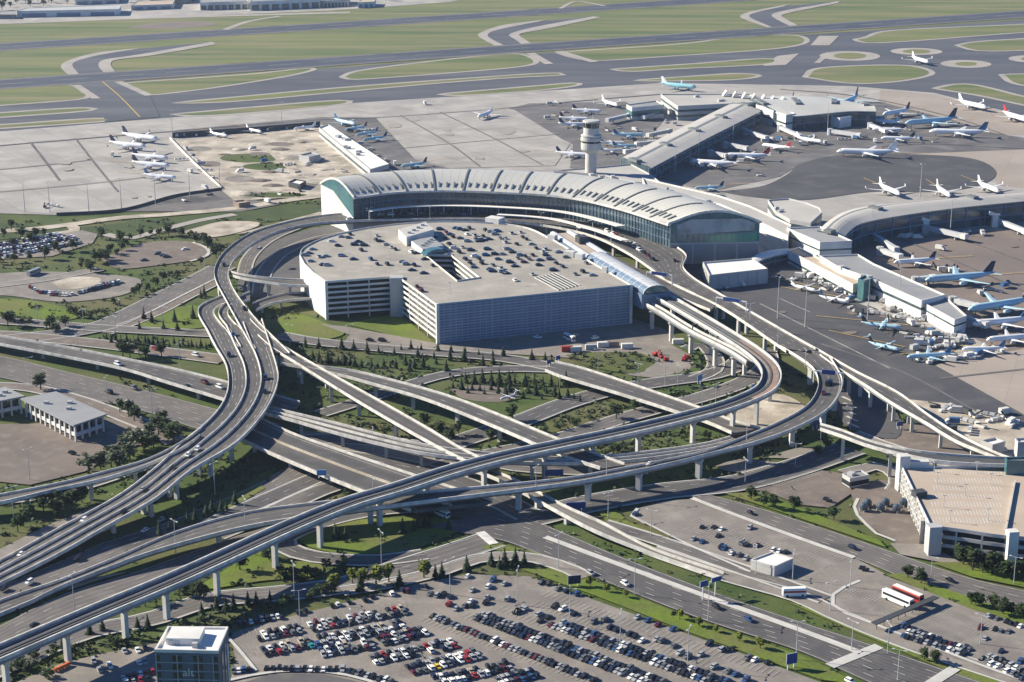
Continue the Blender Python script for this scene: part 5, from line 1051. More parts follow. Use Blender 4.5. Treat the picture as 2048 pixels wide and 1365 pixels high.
for k in ('saloon', 'suv', 'hatchback', 'van'): CARS[k] = car_meshes(k)
WINM = {k: CARS[k][1].mesh('car_window', [M['dark_glass']]) for k in CARS}
wm = MB()
for sx in (-1.4, 1.4):
    for sy in (-.82, .82): wm.box((sx, sy, .3), (.62, .2, .6))
BODYM = {}
def body_mesh(k, c):
    if (k, c) not in BODYM: BODYM[k, c] = CARS[k][0].mesh('car_body', [M['car_' + c]])
    return BODYM[k, c]
CARLIST = []; CSC = .81
PAL = ['black'] * 6 + ['grey'] * 4 + ['navy'] * 3 + ['silver'] * 5 + ['white'] * 5 + ['maroon', 'red', 'blue', 'beige']
PAL_L = ['black'] * 7 + ['grey'] * 5 + ['navy'] * 3 + ['silver'] * 6 + ['white'] * 7 + ['maroon', 'red', 'red', 'blue', 'beige']
PAL_D = ['black'] * 8 + ['grey'] * 5 + ['navy'] * 4 + ['silver'] * 5 + ['white'] * 3 + ['blue', 'maroon']
CN = dict(white='white', silver='silver', grey='dark grey', black='black', navy='navy blue', blue='blue', red='red', maroon='dark red', beige='beige', teal='turquoise', yellow='yellow')
def add_cars(items, where, group, word='car', name='parked_car'):
    """items: (px, py, z, heading, kind, colour)"""
    items = sorted(items, key=lambda t: t[0]); n = len(items)
    for i, (px, py, z, hd, k, c) in enumerate(items):
        pos = 'leftmost' if i == 0 else ('rightmost' if i == n - 1 else ordn(i + 1) + ' from left')
        CARLIST.append((W(px, py, z), hd, k, c, f'{CN[c]} {word}, {pos} {where}', group, name))
def kindof(): return rnd.choice(['saloon'] * 5 + ['suv'] * 4 + ['hatchback'] * 2)
def row(where, a, b, n, fill=.94, pal=PAL, group='cars in the big foreground car park', double=False, special=(), dz=.45, off=4.1, slant=0, z=None):
    A, B = W(*a), W(*b); u = (B - A).normalized(); nn = V((-u.y, u.x, 0)); nn = nn if nn.y > 0 else -nn
    for line in ((0, 1) if double else (0,)):
        it = []
        for i in range(n):
            if rnd.random() > fill: continue
            p = A.lerp(B, (i + .5) / n) + nn * (line * off + rnd.uniform(-.25, .25)); q = px_of(p)
            it.append((q[0], q[1], dz, math.atan2(nn.y, nn.x) + slant + (math.pi if rnd.random() < .5 else 0) + rnd.uniform(-.03, .03), kindof(), rnd.choice(pal)))
        w = where if not double else (('in near line of ' if line == 0 else 'in far line of ') + where)
        if not double: w = 'in ' + where
        if it and special:
            for idx, c in special:
                if line == 0 and idx < len(it): it[idx] = it[idx][:5] + (c,)
        add_cars(it, w, group)
row('the topmost slanted edge row', (473, 1250), (561, 1234), 8, 1, PAL_L)
row('the first slanted row', (512, 1281), (815, 1226), 23, .93, PAL_L, double=True)
row('the second slanted row', (527, 1312), (812, 1254), 23, .95, PAL_L, double=True, special=((7, 'teal'),))
row('the third slanted row, left part', (640, 1312), (752, 1294), 9, .95, PAL, double=True)
row('the third slanted row, right part', (762, 1290), (856, 1267), 9, .95, PAL, double=True)
row('the fourth slanted row', (745, 1328), (915, 1292), 14, .88, PAL_L, double=True)
row('the fifth slanted row', (820, 1348), (963, 1314), 12, .93, PAL_L, double=True, special=((4, 'yellow'),))
row('the sixth slanted row', (872, 1370), (1027, 1338), 13, .95, PAL_L, double=True)
row('the short lowest slanted row', (1000, 1372), (1078, 1352), 8, .95, PAL_L, double=True)
row('the curved row by the pale kerb', (527, 1338), (692, 1341), 13, .95, PAL_D)
row('the bent row end by the kerb', (696, 1343), (785, 1366), 10, .95, PAL_D)
row('the short row left of the pale kerb', (462, 1344), (503, 1340), 4, 1, PAL_L)
row('the long single row running right', (862, 1233), (1192, 1364), 36, .96, PAL_D)
row('the first long double row', (948, 1236), (1318, 1376), 40, .93, PAL_D, double=True)
row('the second long double row', (1098, 1250), (1445, 1376), 36, .93, PAL_D, double=True)
S7 = lambda L: [(950 + x / 3.413, 1000 + y / 3.413) for x, y in L]
S6 = lambda L: [(450 + x / 3.413, 1000 + y / 3.413) for x, y in L]
S5 = lambda L: [(x / 3.413, 1000 + y / 3.413) for x, y in L]
S8 = lambda L: [(1448 + x / 3.413, 1000 + y / 3.413) for x, y in L]
def scatter(where, pts, hd, pal, group, z=.45, jit=.1):
    add_cars([(x, y + 2, z, hd + (math.pi if rnd.random() < .5 else 0) + rnd.uniform(-jit, jit), kindof(), rnd.choice(pal)) for x, y in pts], where, group)
HR = heading(W(862, 1233), W(1192, 1364)) + math.pi / 2
HL = heading(W(512, 1281), W(815, 1226)) + math.pi / 2
G = 'cars in the big foreground car park'
scatter('loose in the sparse right bays of the lot', S7([(440, 780), (500, 800), (445, 825), (545, 725), (600, 745), (675, 775), (340, 745), (285, 765), (810, 830), (890, 815), (930, 870), (970, 885), (1060, 915), (1090, 930), (1140, 960), (1240, 950), (1280, 960), (1360, 995), (1400, 1045), (1450, 1070), (1540, 1055), (1630, 1140), (1730, 1170), (1780, 1190), (1850, 1230)]), HR, PAL_D, G)
scatter('along the grass strip beside the lot', S7([(455, 565), (505, 570), (570, 605), (630, 620), (700, 640), (1110, 800), (1180, 820), (1250, 850), (1350, 880), (1600, 980), (1690, 1020), (1730, 1020), (1860, 1080), (1910, 1090), (2000, 1110)]), HR, PAL_D, G)
scatter('loose near the top of the lot', S6([(1830, 545), (1910, 570), (1800, 590), (1690, 615), (1660, 520), (1450, 650), (1490, 640), (1540, 660), (1400, 640), (1580, 740), (1640, 720), (1690, 720), (1530, 710), (1680, 690), (1780, 700), (1790, 665), (1930, 675), (1990, 765), (2030, 740)]), HR + .3, PAL, G)
scatter('along the upper left lot edge', S6([(380, 800), (500, 770), (550, 755), (730, 720), (770, 712), (840, 695), (950, 680), (1000, 660), (1140, 640), (1210, 615), (1240, 620), (1370, 590)]), HL, PAL_D, G)
scatter('by the grassy bank left of the hotel', S5([(850, 1030), (940, 1025), (990, 1010), (640, 1100), (680, 1160), (750, 1135)]), HL, PAL_L, 'cars beside the hotel')
scatter('in the shaded row left of the hotel', S5([(840, 1215), (880, 1205), (920, 1195), (960, 1190), (1000, 1180), (1040, 1170), (860, 1240), (910, 1235), (960, 1230), (1010, 1220), (950, 1110), (990, 1105)]), HL, PAL_L, 'cars beside the hotel')
G = 'cars in the right car parks'
H8 = heading(W(1265, 1022), W(1712, 1120)) + math.pi / 2
scatter('in the lot around the white-roofed hut', S8([(120, 295), (150, 305), (225, 310), (340, 340), (375, 350), (420, 355), (0, 330), (50, 365), (100, 375), (150, 400), (175, 190), (-20, 320)]) + S7([(1550, 185), (1630, 185), (1680, 200), (1660, 245), (1490, 265), (1550, 285), (1685, 330), (1740, 355), (1800, 370), (1840, 300), (1920, 310), (1095, 95)]), H8, PAL_D, G)
row('the near row by the coaches', (1800, 1252), (1878, 1279), 7, .95, PAL_D, G)
row('the long row below the coaches', (1803, 1272), (1932, 1312), 14, .95, PAL_D, G, double=True)
row('the row at the right edge', (1972, 1232), (2046, 1256), 8, .9, PAL_D, G)
scatter('at the right edge below the bushes', S8([(1750, 875), (1850, 885), (1890, 895), (1940, 900), (1780, 945), (1650, 1005), (1890, 1035), (2020, 1105), (1990, 1150)]), H8, PAL_D, G)
row('the lowest right corner row', (1960, 1318), (2052, 1362), 9, .95, PAL_D, G, double=True)
# garage roof
RG = [(683, 475), (697, 477), (717, 485), (753, 473), (752, 482), (760, 484), (676, 493), (709, 491), (728, 492), (722, 502), (773, 491), (782, 496), (790, 500), (637, 515), (652, 514), (683, 513), (707, 520), (741, 520), (754, 530), (774, 530), (655, 532), (646, 531), (804, 525), (812, 530), (828, 532), (824, 542), (848, 548), (850, 520), (865, 533), (822, 505), (832, 508), (880, 460), (892, 466), (900, 470), (905, 475), (912, 458), (920, 460), (930, 462), (938, 458), (933, 470), (948, 472), (952, 480), (958, 484), (964, 482), (970, 462), (980, 465), (990, 470), (1000, 478), (1010, 478), (1010, 486), (1033, 490), (1045, 476), (1052, 480), (1063, 490), (924, 496), (942, 502), (950, 514), (958, 520), (963, 528), (975, 500), (990, 510), (1005, 510), (1040, 512), (1050, 514), (1065, 512), (1085, 505), (1092, 512), (1080, 522), (1078, 532), (985, 532), (1000, 538), (1005, 545), (985, 544), (1030, 562), (1012, 548), (1138, 503), (1172, 528), (1107, 542), (700, 470), (663, 484), (610, 512), (618, 508), (625, 500), (622, 524), (834, 575), (842, 583), (1090, 500), (868, 475), (890, 478), (898, 490), (908, 498), (918, 506), (930, 520), (940, 528), (948, 536), (1015, 500), (1025, 506), (1035, 518), (1048, 526), (1058, 520), (1072, 498), (1100, 520), (1112, 528), (1125, 535), (1118, 506), (1132, 516), (1020, 526), (1030, 534), (996, 520), (972, 512), (980, 540), (1064, 550), (1150, 550), (1165, 545), (1185, 552), (1040, 466), (1022, 468), (995, 464), (966, 474), (978, 480), (935, 484), (920, 478)]
add_cars([(x, y, GZ + .02, rnd.choice([R(20), R(110)]) + rnd.uniform(-.1, .1), kindof(), rnd.choice(PAL_D)) for x, y in RG], 'on the roof of the big garage', 'cars on the garage roof')
def fill_lot(n, P, where, group, pal):
    it = []
    for r_, (a, b, k) in enumerate(P):
        for i in range(k):
            if rnd.random() < .9: it.append((a[0] + (b[0] - a[0]) * i / k, a[1] + (b[1] - a[1]) * i / k, .45, R(100) + rnd.uniform(-.05, .05), kindof(), rnd.choice(pal)))
    add_cars(it, where, group)
fill_lot(0, [((-4, 490), (120, 468), 20), ((-4, 493), (128, 470), 20), ((-4, 501), (150, 473), 24), ((-4, 504), (155, 476), 24), ((-4, 512), (160, 482), 24), ((10, 515), (165, 486), 22)], 'in the far left car park among trees', 'cars in the far left car park', ['white'] * 6 + ['silver'] * 4 + ['maroon'] * 2 + ['black'] * 2 + ['grey'])
fill_lot(0, [((60, 575), (80, 586), 4), ((80, 586), (125, 588), 7), ((145, 590), (240, 566), 14), ((100, 590), (140, 592), 6), ((200, 572), (245, 564), 6)], 'in the small oval lot at far left', 'cars in the small left lot', PAL)
scatter('in the brown oval lot', [(315, 507), (326, 510), (333, 513), (370, 498), (288, 520)], R(30), PAL_D, 'cars in the brown oval lot')
# moving cars: (px, py, z, (dx, dy) direction in px, colour)
def drive(where, L, word='car', group='cars on the roads'):
    add_cars([(x, y, z, heading(W(x, y, z), W(x + dx, y + dy, z)), rnd.choice(['saloon', 'suv', 'suv']), c) for x, y, z, (dx, dy), c in L], where, group, word, 'car')
drive('driving on the wide elevated highway', [(530, 785, 11.1, (-2, 8), 'black'), (531, 758, 11.1, (-1, 8), 'navy'), (346, 936, 10.8, (-8, 8), 'black'), (285, 980, 9, (-8, 7), 'silver'), (247, 1026, 7, (-8, 6), 'black'), (168, 1042, 5, (-8, 5), 'white'), (42, 1110, 2.2, (-8, 5), 'white'), (466, 672, 10.6, (2, 8), 'blue'), (458, 712, 11.1, (1, 8), 'navy'), (395, 900, 11, (-6, 6), 'white'), (376, 912, 11, (-6, 6), 'white')])
drive('driving on the lower left carriageway', [(155, 1119, .9, (-8, 5), 'black'), (59, 1166, .9, (-8, 5), 'white'), (8, 1180, .9, (-8, 5), 'black'), (70, 1253, .9, (8, -4), 'black'), (290, 1062, .9, (-8, 4), 'white'), (322, 1042, .9, (-8, 4), 'silver')])
drive('driving on the main highway at lower right', [(1181, 1148, .9, (8, 5), 'silver'), (1250, 1169, .9, (8, 5), 'white'), (1433, 1216, .9, (8, 4), 'black'), (1497, 1241, .9, (8, 4), 'blue'), (1700, 1365, .9, (8, 4), 'white')])
drive('driving on the road past the right lots', [(1501, 1027, .9, (8, 4), 'black'), (1550, 1002, .9, (8, 3), 'black'), (1705, 1097, .9, (8, 3), 'navy'), (1900, 1162, .9, (8, 3), 'black'), (1728, 1140, .9, (8, 1), 'black'), (1655, 1002, .9, (8, 2), 'black')])
drive('on the roads near the white-columned office', [(218, 786, .8, (-8, -3), 'black'), (268, 778, .8, (8, 3), 'grey'), (255, 808, .8, (-8, -3), 'white'), (375, 775, 5.8, (8, 3), 'black'), (410, 767, 5.8, (8, 3), 'maroon'), (440, 776, 5.8, (8, 3), 'white'), (236, 730, 5.7, (8, 3), 'white'), (145, 908, .8, (8, 1), 'black'), (312, 700, .9, (8, 2), 'red'), (392, 712, .9, (8, 2), 'white')])
drive('on the outer loop ramp', [(1654, 770, 11.1, (-1, 8), 'black'), (1661, 768, 11.1, (-1, 8), 'black'), (1647, 788, 11.1, (-2, 8), 'maroon'), (1300, 930, 10.5, (-8, 2), 'silver')])
drive('at the kerb on the departures road', [(1180 + i * 9 + rnd.uniform(-2, 2), 447 + i * 3.6 + (i * i) * .12, RZ + .05, (9, 4), rnd.choice(PAL)) for i in range(15)] + [(740 + i * 21, 430 - abs(i - 5) * -.3, RZ + .05, (8, 0), rnd.choice(PAL)) for i in range(10)] + [(1120 + i * 13, 444 + i * 4.2, RZ + .05, (9, 3), rnd.choice(PAL)) for i in range(9)] + [(520, 500, RZ + .05, (6, -3), 'silver'), (700, 440, RZ + .05, (8, -1), 'white'), (448, 532, RZ + .05, (1, 8), 'black'), (489, 620, RZ + .05, (4, 8), 'black'), (1350, 523, RZ + .05, (3, 8), 'black'), (1270, 492, RZ + .05, (8, 6), 'white')])
drive('parked in the shade before the garage', [(1075, 676, .4, (8, 1), 'white'), (1150, 672, .4, (8, -1), 'silver'), (1190, 678, .4, (8, -2), 'white'), (740, 682, .7, (8, 1), 'black'), (765, 683, .7, (8, 1), 'black')])
CARLIST.sort(key=lambda t: (t[0] - V((0, 0, CAMH))).length)
for p, hd, k, c, lab, grp, nm in CARLIST[:299]:
    o = bpy.data.objects.new(nm, body_mesh(k, c)); C.objects.link(o); o.location = p; o.rotation_euler = (0, 0, hd); s_ = CSC if p.y < 760 else 1.05; o.scale = (s_, s_, s_); tag(o, lab, 'car', grp)
    w = bpy.data.objects.new('car_window', WINM[k]); C.objects.link(w); w.parent = o
mats = sorted({c for _, _, _, c, *_ in CARLIST[299:]}); far = MB(); mi = {c: i for i, c in enumerate(mats)}; gi = len(mats)
for p, hd, k, c, *_ in CARLIST[299:]:
    cs, sn = math.cos(hd), math.sin(hd); CSC_ = CSC if p.y < 760 else 1.05
    for part, m_ in ((CARS[k][0], mi[c]), (CARS[k][1], gi)):
        b0 = len(far.v); far.v += [(p.x + CSC_ * (x * cs - y * sn), p.y + CSC_ * (x * sn + y * cs), p.z + CSC_ * z) for x, y, z in part.v]; far.f += [tuple(b0 + i for i in f) for f in part.f]; far.m += [m_] * len(part.f)
fo = far.build('distant_cars', [M['car_' + c] for c in mats] + [M['dark_glass']]); tag(fo, 'small distant parked cars scattered on the garage roof and far lots', 'cars', None, 'stuff')
# ---------------------------------------------------------------- buses, lorries
def boxy(name, label, cat, px, py, z, hd, L, Wd, H, col, stripe=None, cab=None, group=None, roof=None):
    p = W(px, py, z); t = thing(name, label, cat, p, hd, group); m_ = MB(); h = Wd / 2
    m_.loft([[V((x, -h * f, .35)), V((x, -h * f, H * .93)), V((x, -h * .86 * f, H)), V((x, h * .86 * f, H)), V((x, h * f, H * .93)), V((x, h * f, .35))] for x, f in ((-L / 2, .95), (-L / 2 + .3, 1), (L / 2 - .5, 1), (L / 2, .93))])
    b = m_.build('body', M[col]); b.parent = t
    m_ = MB(); m_.box((0, 0, H * .66), (L * .93, Wd * 1.02, H * .26)); m_.box((L / 2 - .05, 0, H * .6), (.3, Wd * .86, H * .4)); b = m_.build('windows', M[stripe or 'dark_glass']); b.parent = t
    if roof: m_ = MB(); m_.box((0, 0, H + .06), (L * .96, Wd * .8, .16)); b = m_.build('roof', M[roof]); b.parent = t
    for sx in (-L * .32, L * .34):
        for sy in (-1, 1):
            m_ = MB(); m_.loft([[V((sx + .48 * math.cos(a * .628), sy * h * .98 + s, .48 + .48 * math.sin(a * .628))) for a in range(10)] for s in (-.14, .14)]); b = m_.build('wheel', M['tyre']); b.parent = t
    return t
hb = heading(W(1770, 1195), W(1810, 1212))
boxy('coach', 'white coach with black windows parked beside the red coach', 'coach', 1795, 1206, .75, hb, 12.5, 2.55, 3.5, 'car_white', group='coaches in the right lot')
boxy('coach', 'red coach with a white roof parked beside the white coach', 'coach', 1815, 1198, .75, hb, 12.5, 2.55, 3.5, 'red', roof='white_roof', group='coaches in the right lot')
boxy('shuttle_bus', 'short red and white shuttle bus below the white-roofed hut', 'bus', 1588, 1192, .6, heading(W(1574, 1192), W(1604, 1191)), 8.5, 2.4, 3.1, 'car_white', stripe='red', roof='white_roof')
boxy('delivery_van', 'white delivery van on the dark junction below the guideway', 'van', 885, 1033, .6, heading(W(880, 1030), W(895, 1036)), 7, 2.2, 2.9, 'car_white')
boxy('lorry', 'white lorry in the shade before the garage facade', 'lorry', 1139, 681, .5, heading(W(1130, 676), W(1146, 684)), 9, 2.5, 3.4, 'car_white')
boxy('shuttle_bus', 'pale bus on the road at the far left', 'bus', 68, 549, .5, heading(W(60, 552), W(76, 546)), 11, 2.5, 3.2, 'car_silver')
for i, (x, y, c, lab) in enumerate(((1134, 703, 'red', 'red site container at the left end of the container row'), (1152, 703, 'white_wall', 'white container beside the red one before the garage'), (1182, 699, 'grey_wall', 'grey flat container in the middle of the container row'),
                                    (1206, 694, 'white_wall', 'tall white container right of the grey one'), (1226, 693, 'brown_wall', 'brown container between two white ones'), (1254, 697, 'white_wall', 'white container at the right end of the container row'), (1356, 688, 'white_wall', 'white trailer beside the guideway columns'))):
    p = W(x, y, .4); t = thing('site_container', lab, 'container', p, R(8), 'containers before the garage'); m_ = MB(); m_.box((0, 0, 1.4), (6, 2.4, 2.6)); b = m_.build('body', M[c]); b.parent = t
    m_ = MB(); m_.box((3.03, .55, 1.3), (.08, 1.05, 2.3)); m_.box((3.03, -.55, 1.3), (.08, 1.05, 2.3)); b = m_.build('door', M['grey_wall']); b.parent = t
for i, (x, y, hd, lab) in enumerate(((1310, 712, .5, 'red excavator left of its group on the gravel yard'), (1322, 716, 2.0, 'red excavator in the middle of the gravel yard group'), (1332, 722, 3.5, 'red excavator lowest in the gravel yard group'), (1368, 722, 1.2, 'red excavator apart at the right by the grass'), (1376, 718, 4.4, 'red excavator rightmost by the curved verge'))):
    t = thing('excavator', lab, 'excavator', W(x, y, .5), hd, 'red excavators on the gravel yard'); t.scale = (.68, .68, .68)
    for nm, mt, fn in (('track', 'tyre', lambda m_: [m_.box((0, s * 1.1, .45), (3.6, .6, .9)) for s in (-1, 1)]), ('cab', 'red', lambda m_: m_.loft([[V((x, y, z)) for y, z in ((-1.3, .9), (1.3, .9), (1.3, h), (-1.3, h))] for x, h in ((-2, 2.0), (-.2, 2.1), (0, 3.1), (1.3, 3.0), (1.7, 1.6))])),
                       ('boom', 'red', lambda m_: (m_.beam((1.2, .4, 1.8), (4.2, .4, 4.4), .5, .6), m_.beam((4.2, .4, 4.4), (6.0, .4, 1.8), .4, .5))), ('bucket', 'tyre', lambda m_: m_.loft([[V((5.5 + a, y, z)) for a, z in ((0, 1.8), (1.1, 1.6), (.9, .5), (.1, .7))] for y in (-.2, 1.0)]))):
        m_ = MB(); fn(m_); b = m_.build(nm, M[mt]); b.parent = t
# ---------------------------------------------------------------- aeroplanes
def plane(kind, body, tail):
    L, r, span, eng, prop = {'wide': (58, 2.75, 56, 2, 0), 'jumbo': (64, 3.0, 62, 2, 0), 'narrow': (36, 2.0, 34, 2, 0), 'regional': (29, 1.5, 25, 2, 0), 'prop': (23, 1.35, 26, 2, 1)}[kind]
    zc = r * 1.75 + (.4 if not prop else .2); t = bpy.data.objects.new('aeroplane', None); C.objects.link(t); n = 14
    m_ = MB(); rings = []
    for f, s, dz in ((0, .08, -.25), (.02, .45, -.18), (.05, .72, -.08), (.09, .93, 0), (.13, 1, 0), (.66, 1, 0), (.76, .9, .1), (.86, .62, .34), (.95, .3, .6), (1, .08, .75)):
        x = L / 2 - f * L; rings.append([V((x, r * s * math.cos(2 * math.pi * i / n), zc + dz * r + r * s * math.sin(2 * math.pi * i / n))) for i in range(n)])
    m_.loft(rings); b = m_.build('fuselage', M[body], smooth=True); b.parent = t
    m_ = MB(); m_.loft([[V((L / 2 - .045 * L, y * r * .62, zc + r * .42)) for y in (-1, 1)] + [V((L / 2 - .065 * L, y * r * .6, zc + r * .68)) for y in (1, -1)]] * 1 + [[V((L / 2 - .052 * L, y * r * .55, zc + r * .38)) for y in (-1, 1)] + [V((L / 2 - .07 * L, y * r * .52, zc + r * .62)) for y in (1, -1)]]); b = m_.build('cockpit_window', M['dark_glass']); b.parent = t
    for s in (-1, 1):
        m_ = MB(); zw = zc - r * .45 if not prop else zc + r * .85; sw = .52 if not prop else .06; cr = L * (.19 if not prop else .1)
        ws = []
        for f, c, th in ((0, cr, .11), (.35, cr * .55, .1), (.97, cr * .24, .09), (1, cr * .14, .05)):
            y = s * (r * .5 + f * (span / 2 - r * .5)); xl = L * .10 - f * span / 2 * sw; z = zw + f * span * .035 * (1 if not prop else .2)
            if f > .3 and not prop: pass
            ws.append([V((xl, y, z)), V((xl - c * .35, y, z + c * th)), V((xl - c, y, z)), V((xl - c * .4, y, z - c * th * .4))])
        m_.loft(ws); b = m_.build('wing', M[body if body != 'plane_white' else 'plane_white']); b.parent = t
        if not prop and span > 30: 
            m_ = MB(); e = ws[-1]; m_.loft([[q for q in e], [q + V((-1.2, s * .4, 1.8)) for q in e]]); b2 = m_.build('winglet', M[tail]); b2.parent = b
        m_ = MB(); zt = zc + r * (.55 if not prop else 3.4); xt = -L / 2 + L * (.10 if not prop else .045); ct = L * .085; st = span * .17
        m_.loft([[V((xt - f * st * .5, s * f * st, zt + f * .4)), V((xt - f * st * .5 - c * .4, s * f * st, zt + c * .08 + f * .4)), V((xt - f * st * .5 - c, s * f * st, zt + f * .4)), V((xt - f * st * .5 - c * .4, s * f * st, zt - c * .04 + f * .4))] for f, c in ((0, ct), (1, ct * .45))]); b = m_.build('tailplane', M[body]); b.parent = t
        ye = s * span * (.17 if not prop else .16); er = r * (.52 if not prop else .36); xe = L * (.085 if not prop else .14); ze = zw - er * 1.0 + .2 if not prop else zw - .1; le = L * .085 if not prop else L * .13
        m_ = MB(); m_.loft([[V((xe - a * le, ye + er * q * math.cos(i * .628), ze + er * q * math.sin(i * .628))) for i in range(10)] for a, q in ((-.05, .82), (.1, 1), (.6, .95), (1.1, .55))]); b = m_.build('engine', M['plane_grey'] if body == 'plane_white' else M[body], smooth=True); b.parent = t
        if prop:
            m_ = MB(); 
            for k in range(4): a = k * math.pi / 2 + .4; m_.beam((xe + .35, ye, ze), (xe + .35, ye + 1.9 * math.cos(a), ze + 1.9 * math.sin(a)), .25, .08)
            b2 = m_.build('propeller', M['tyre']); b2.parent = b
        m_ = MB(); m_.cyl((-L * .03, s * r * .95, 0), .5, .5, zw if not prop else zc, 8); b = m_.build('landing_gear', M['tyre']); b.parent = t
    m_ = MB(); m_.cyl((L * .38, 0, 0), .3, .3, zc - r * .5, 8); b = m_.build('landing_gear', M['tyre']); b.parent = t
    fh = L * (.155 if not prop else .19); m_ = MB(); xf = -L / 2 + L * .2
    m_.loft([[V((xf - f * fh * .85, -w, zc + r * .55 + f * fh)), V((xf - f * fh * .85 - c * .4, -w * 1.4, zc + r * .55 + f * fh)), V((xf - f * fh * .85 - c, 0, zc + r * .55 + f * fh)), V((xf - f * fh * .85 - c * .4, w * 1.4, zc + r * .55 + f * fh)), V((xf - f * fh * .85, w, zc + r * .55 + f * fh))] for f, c, w in ((0, L * .155, r * .12), (1, L * .065, r * .05))]); b = m_.build('tail_fin', M[tail]); b.parent = t
    return t, L
PROT = {}
def put_plane(label, tail_px, nose_px, kind, body='plane_white', tail='tail_navy', group=None):
    key = (kind, body, tail)
    a, b = W(*tail_px, 4), W(*nose_px, 4); c = (a + b) / 2; c.z = .75
    if key not in PROT: o, L = plane(*key); PROT[key] = (o, L); 
    else: o = dup(PROT[key][0], c)
    L = PROT[key][1]; o.location = c; o.rotation_euler = (0, 0, heading(a, b)); s = min(1.15, max(.8, (b - a).length / L)); o.scale = (s, s, s)
    tag(o, label, 'plane', group)
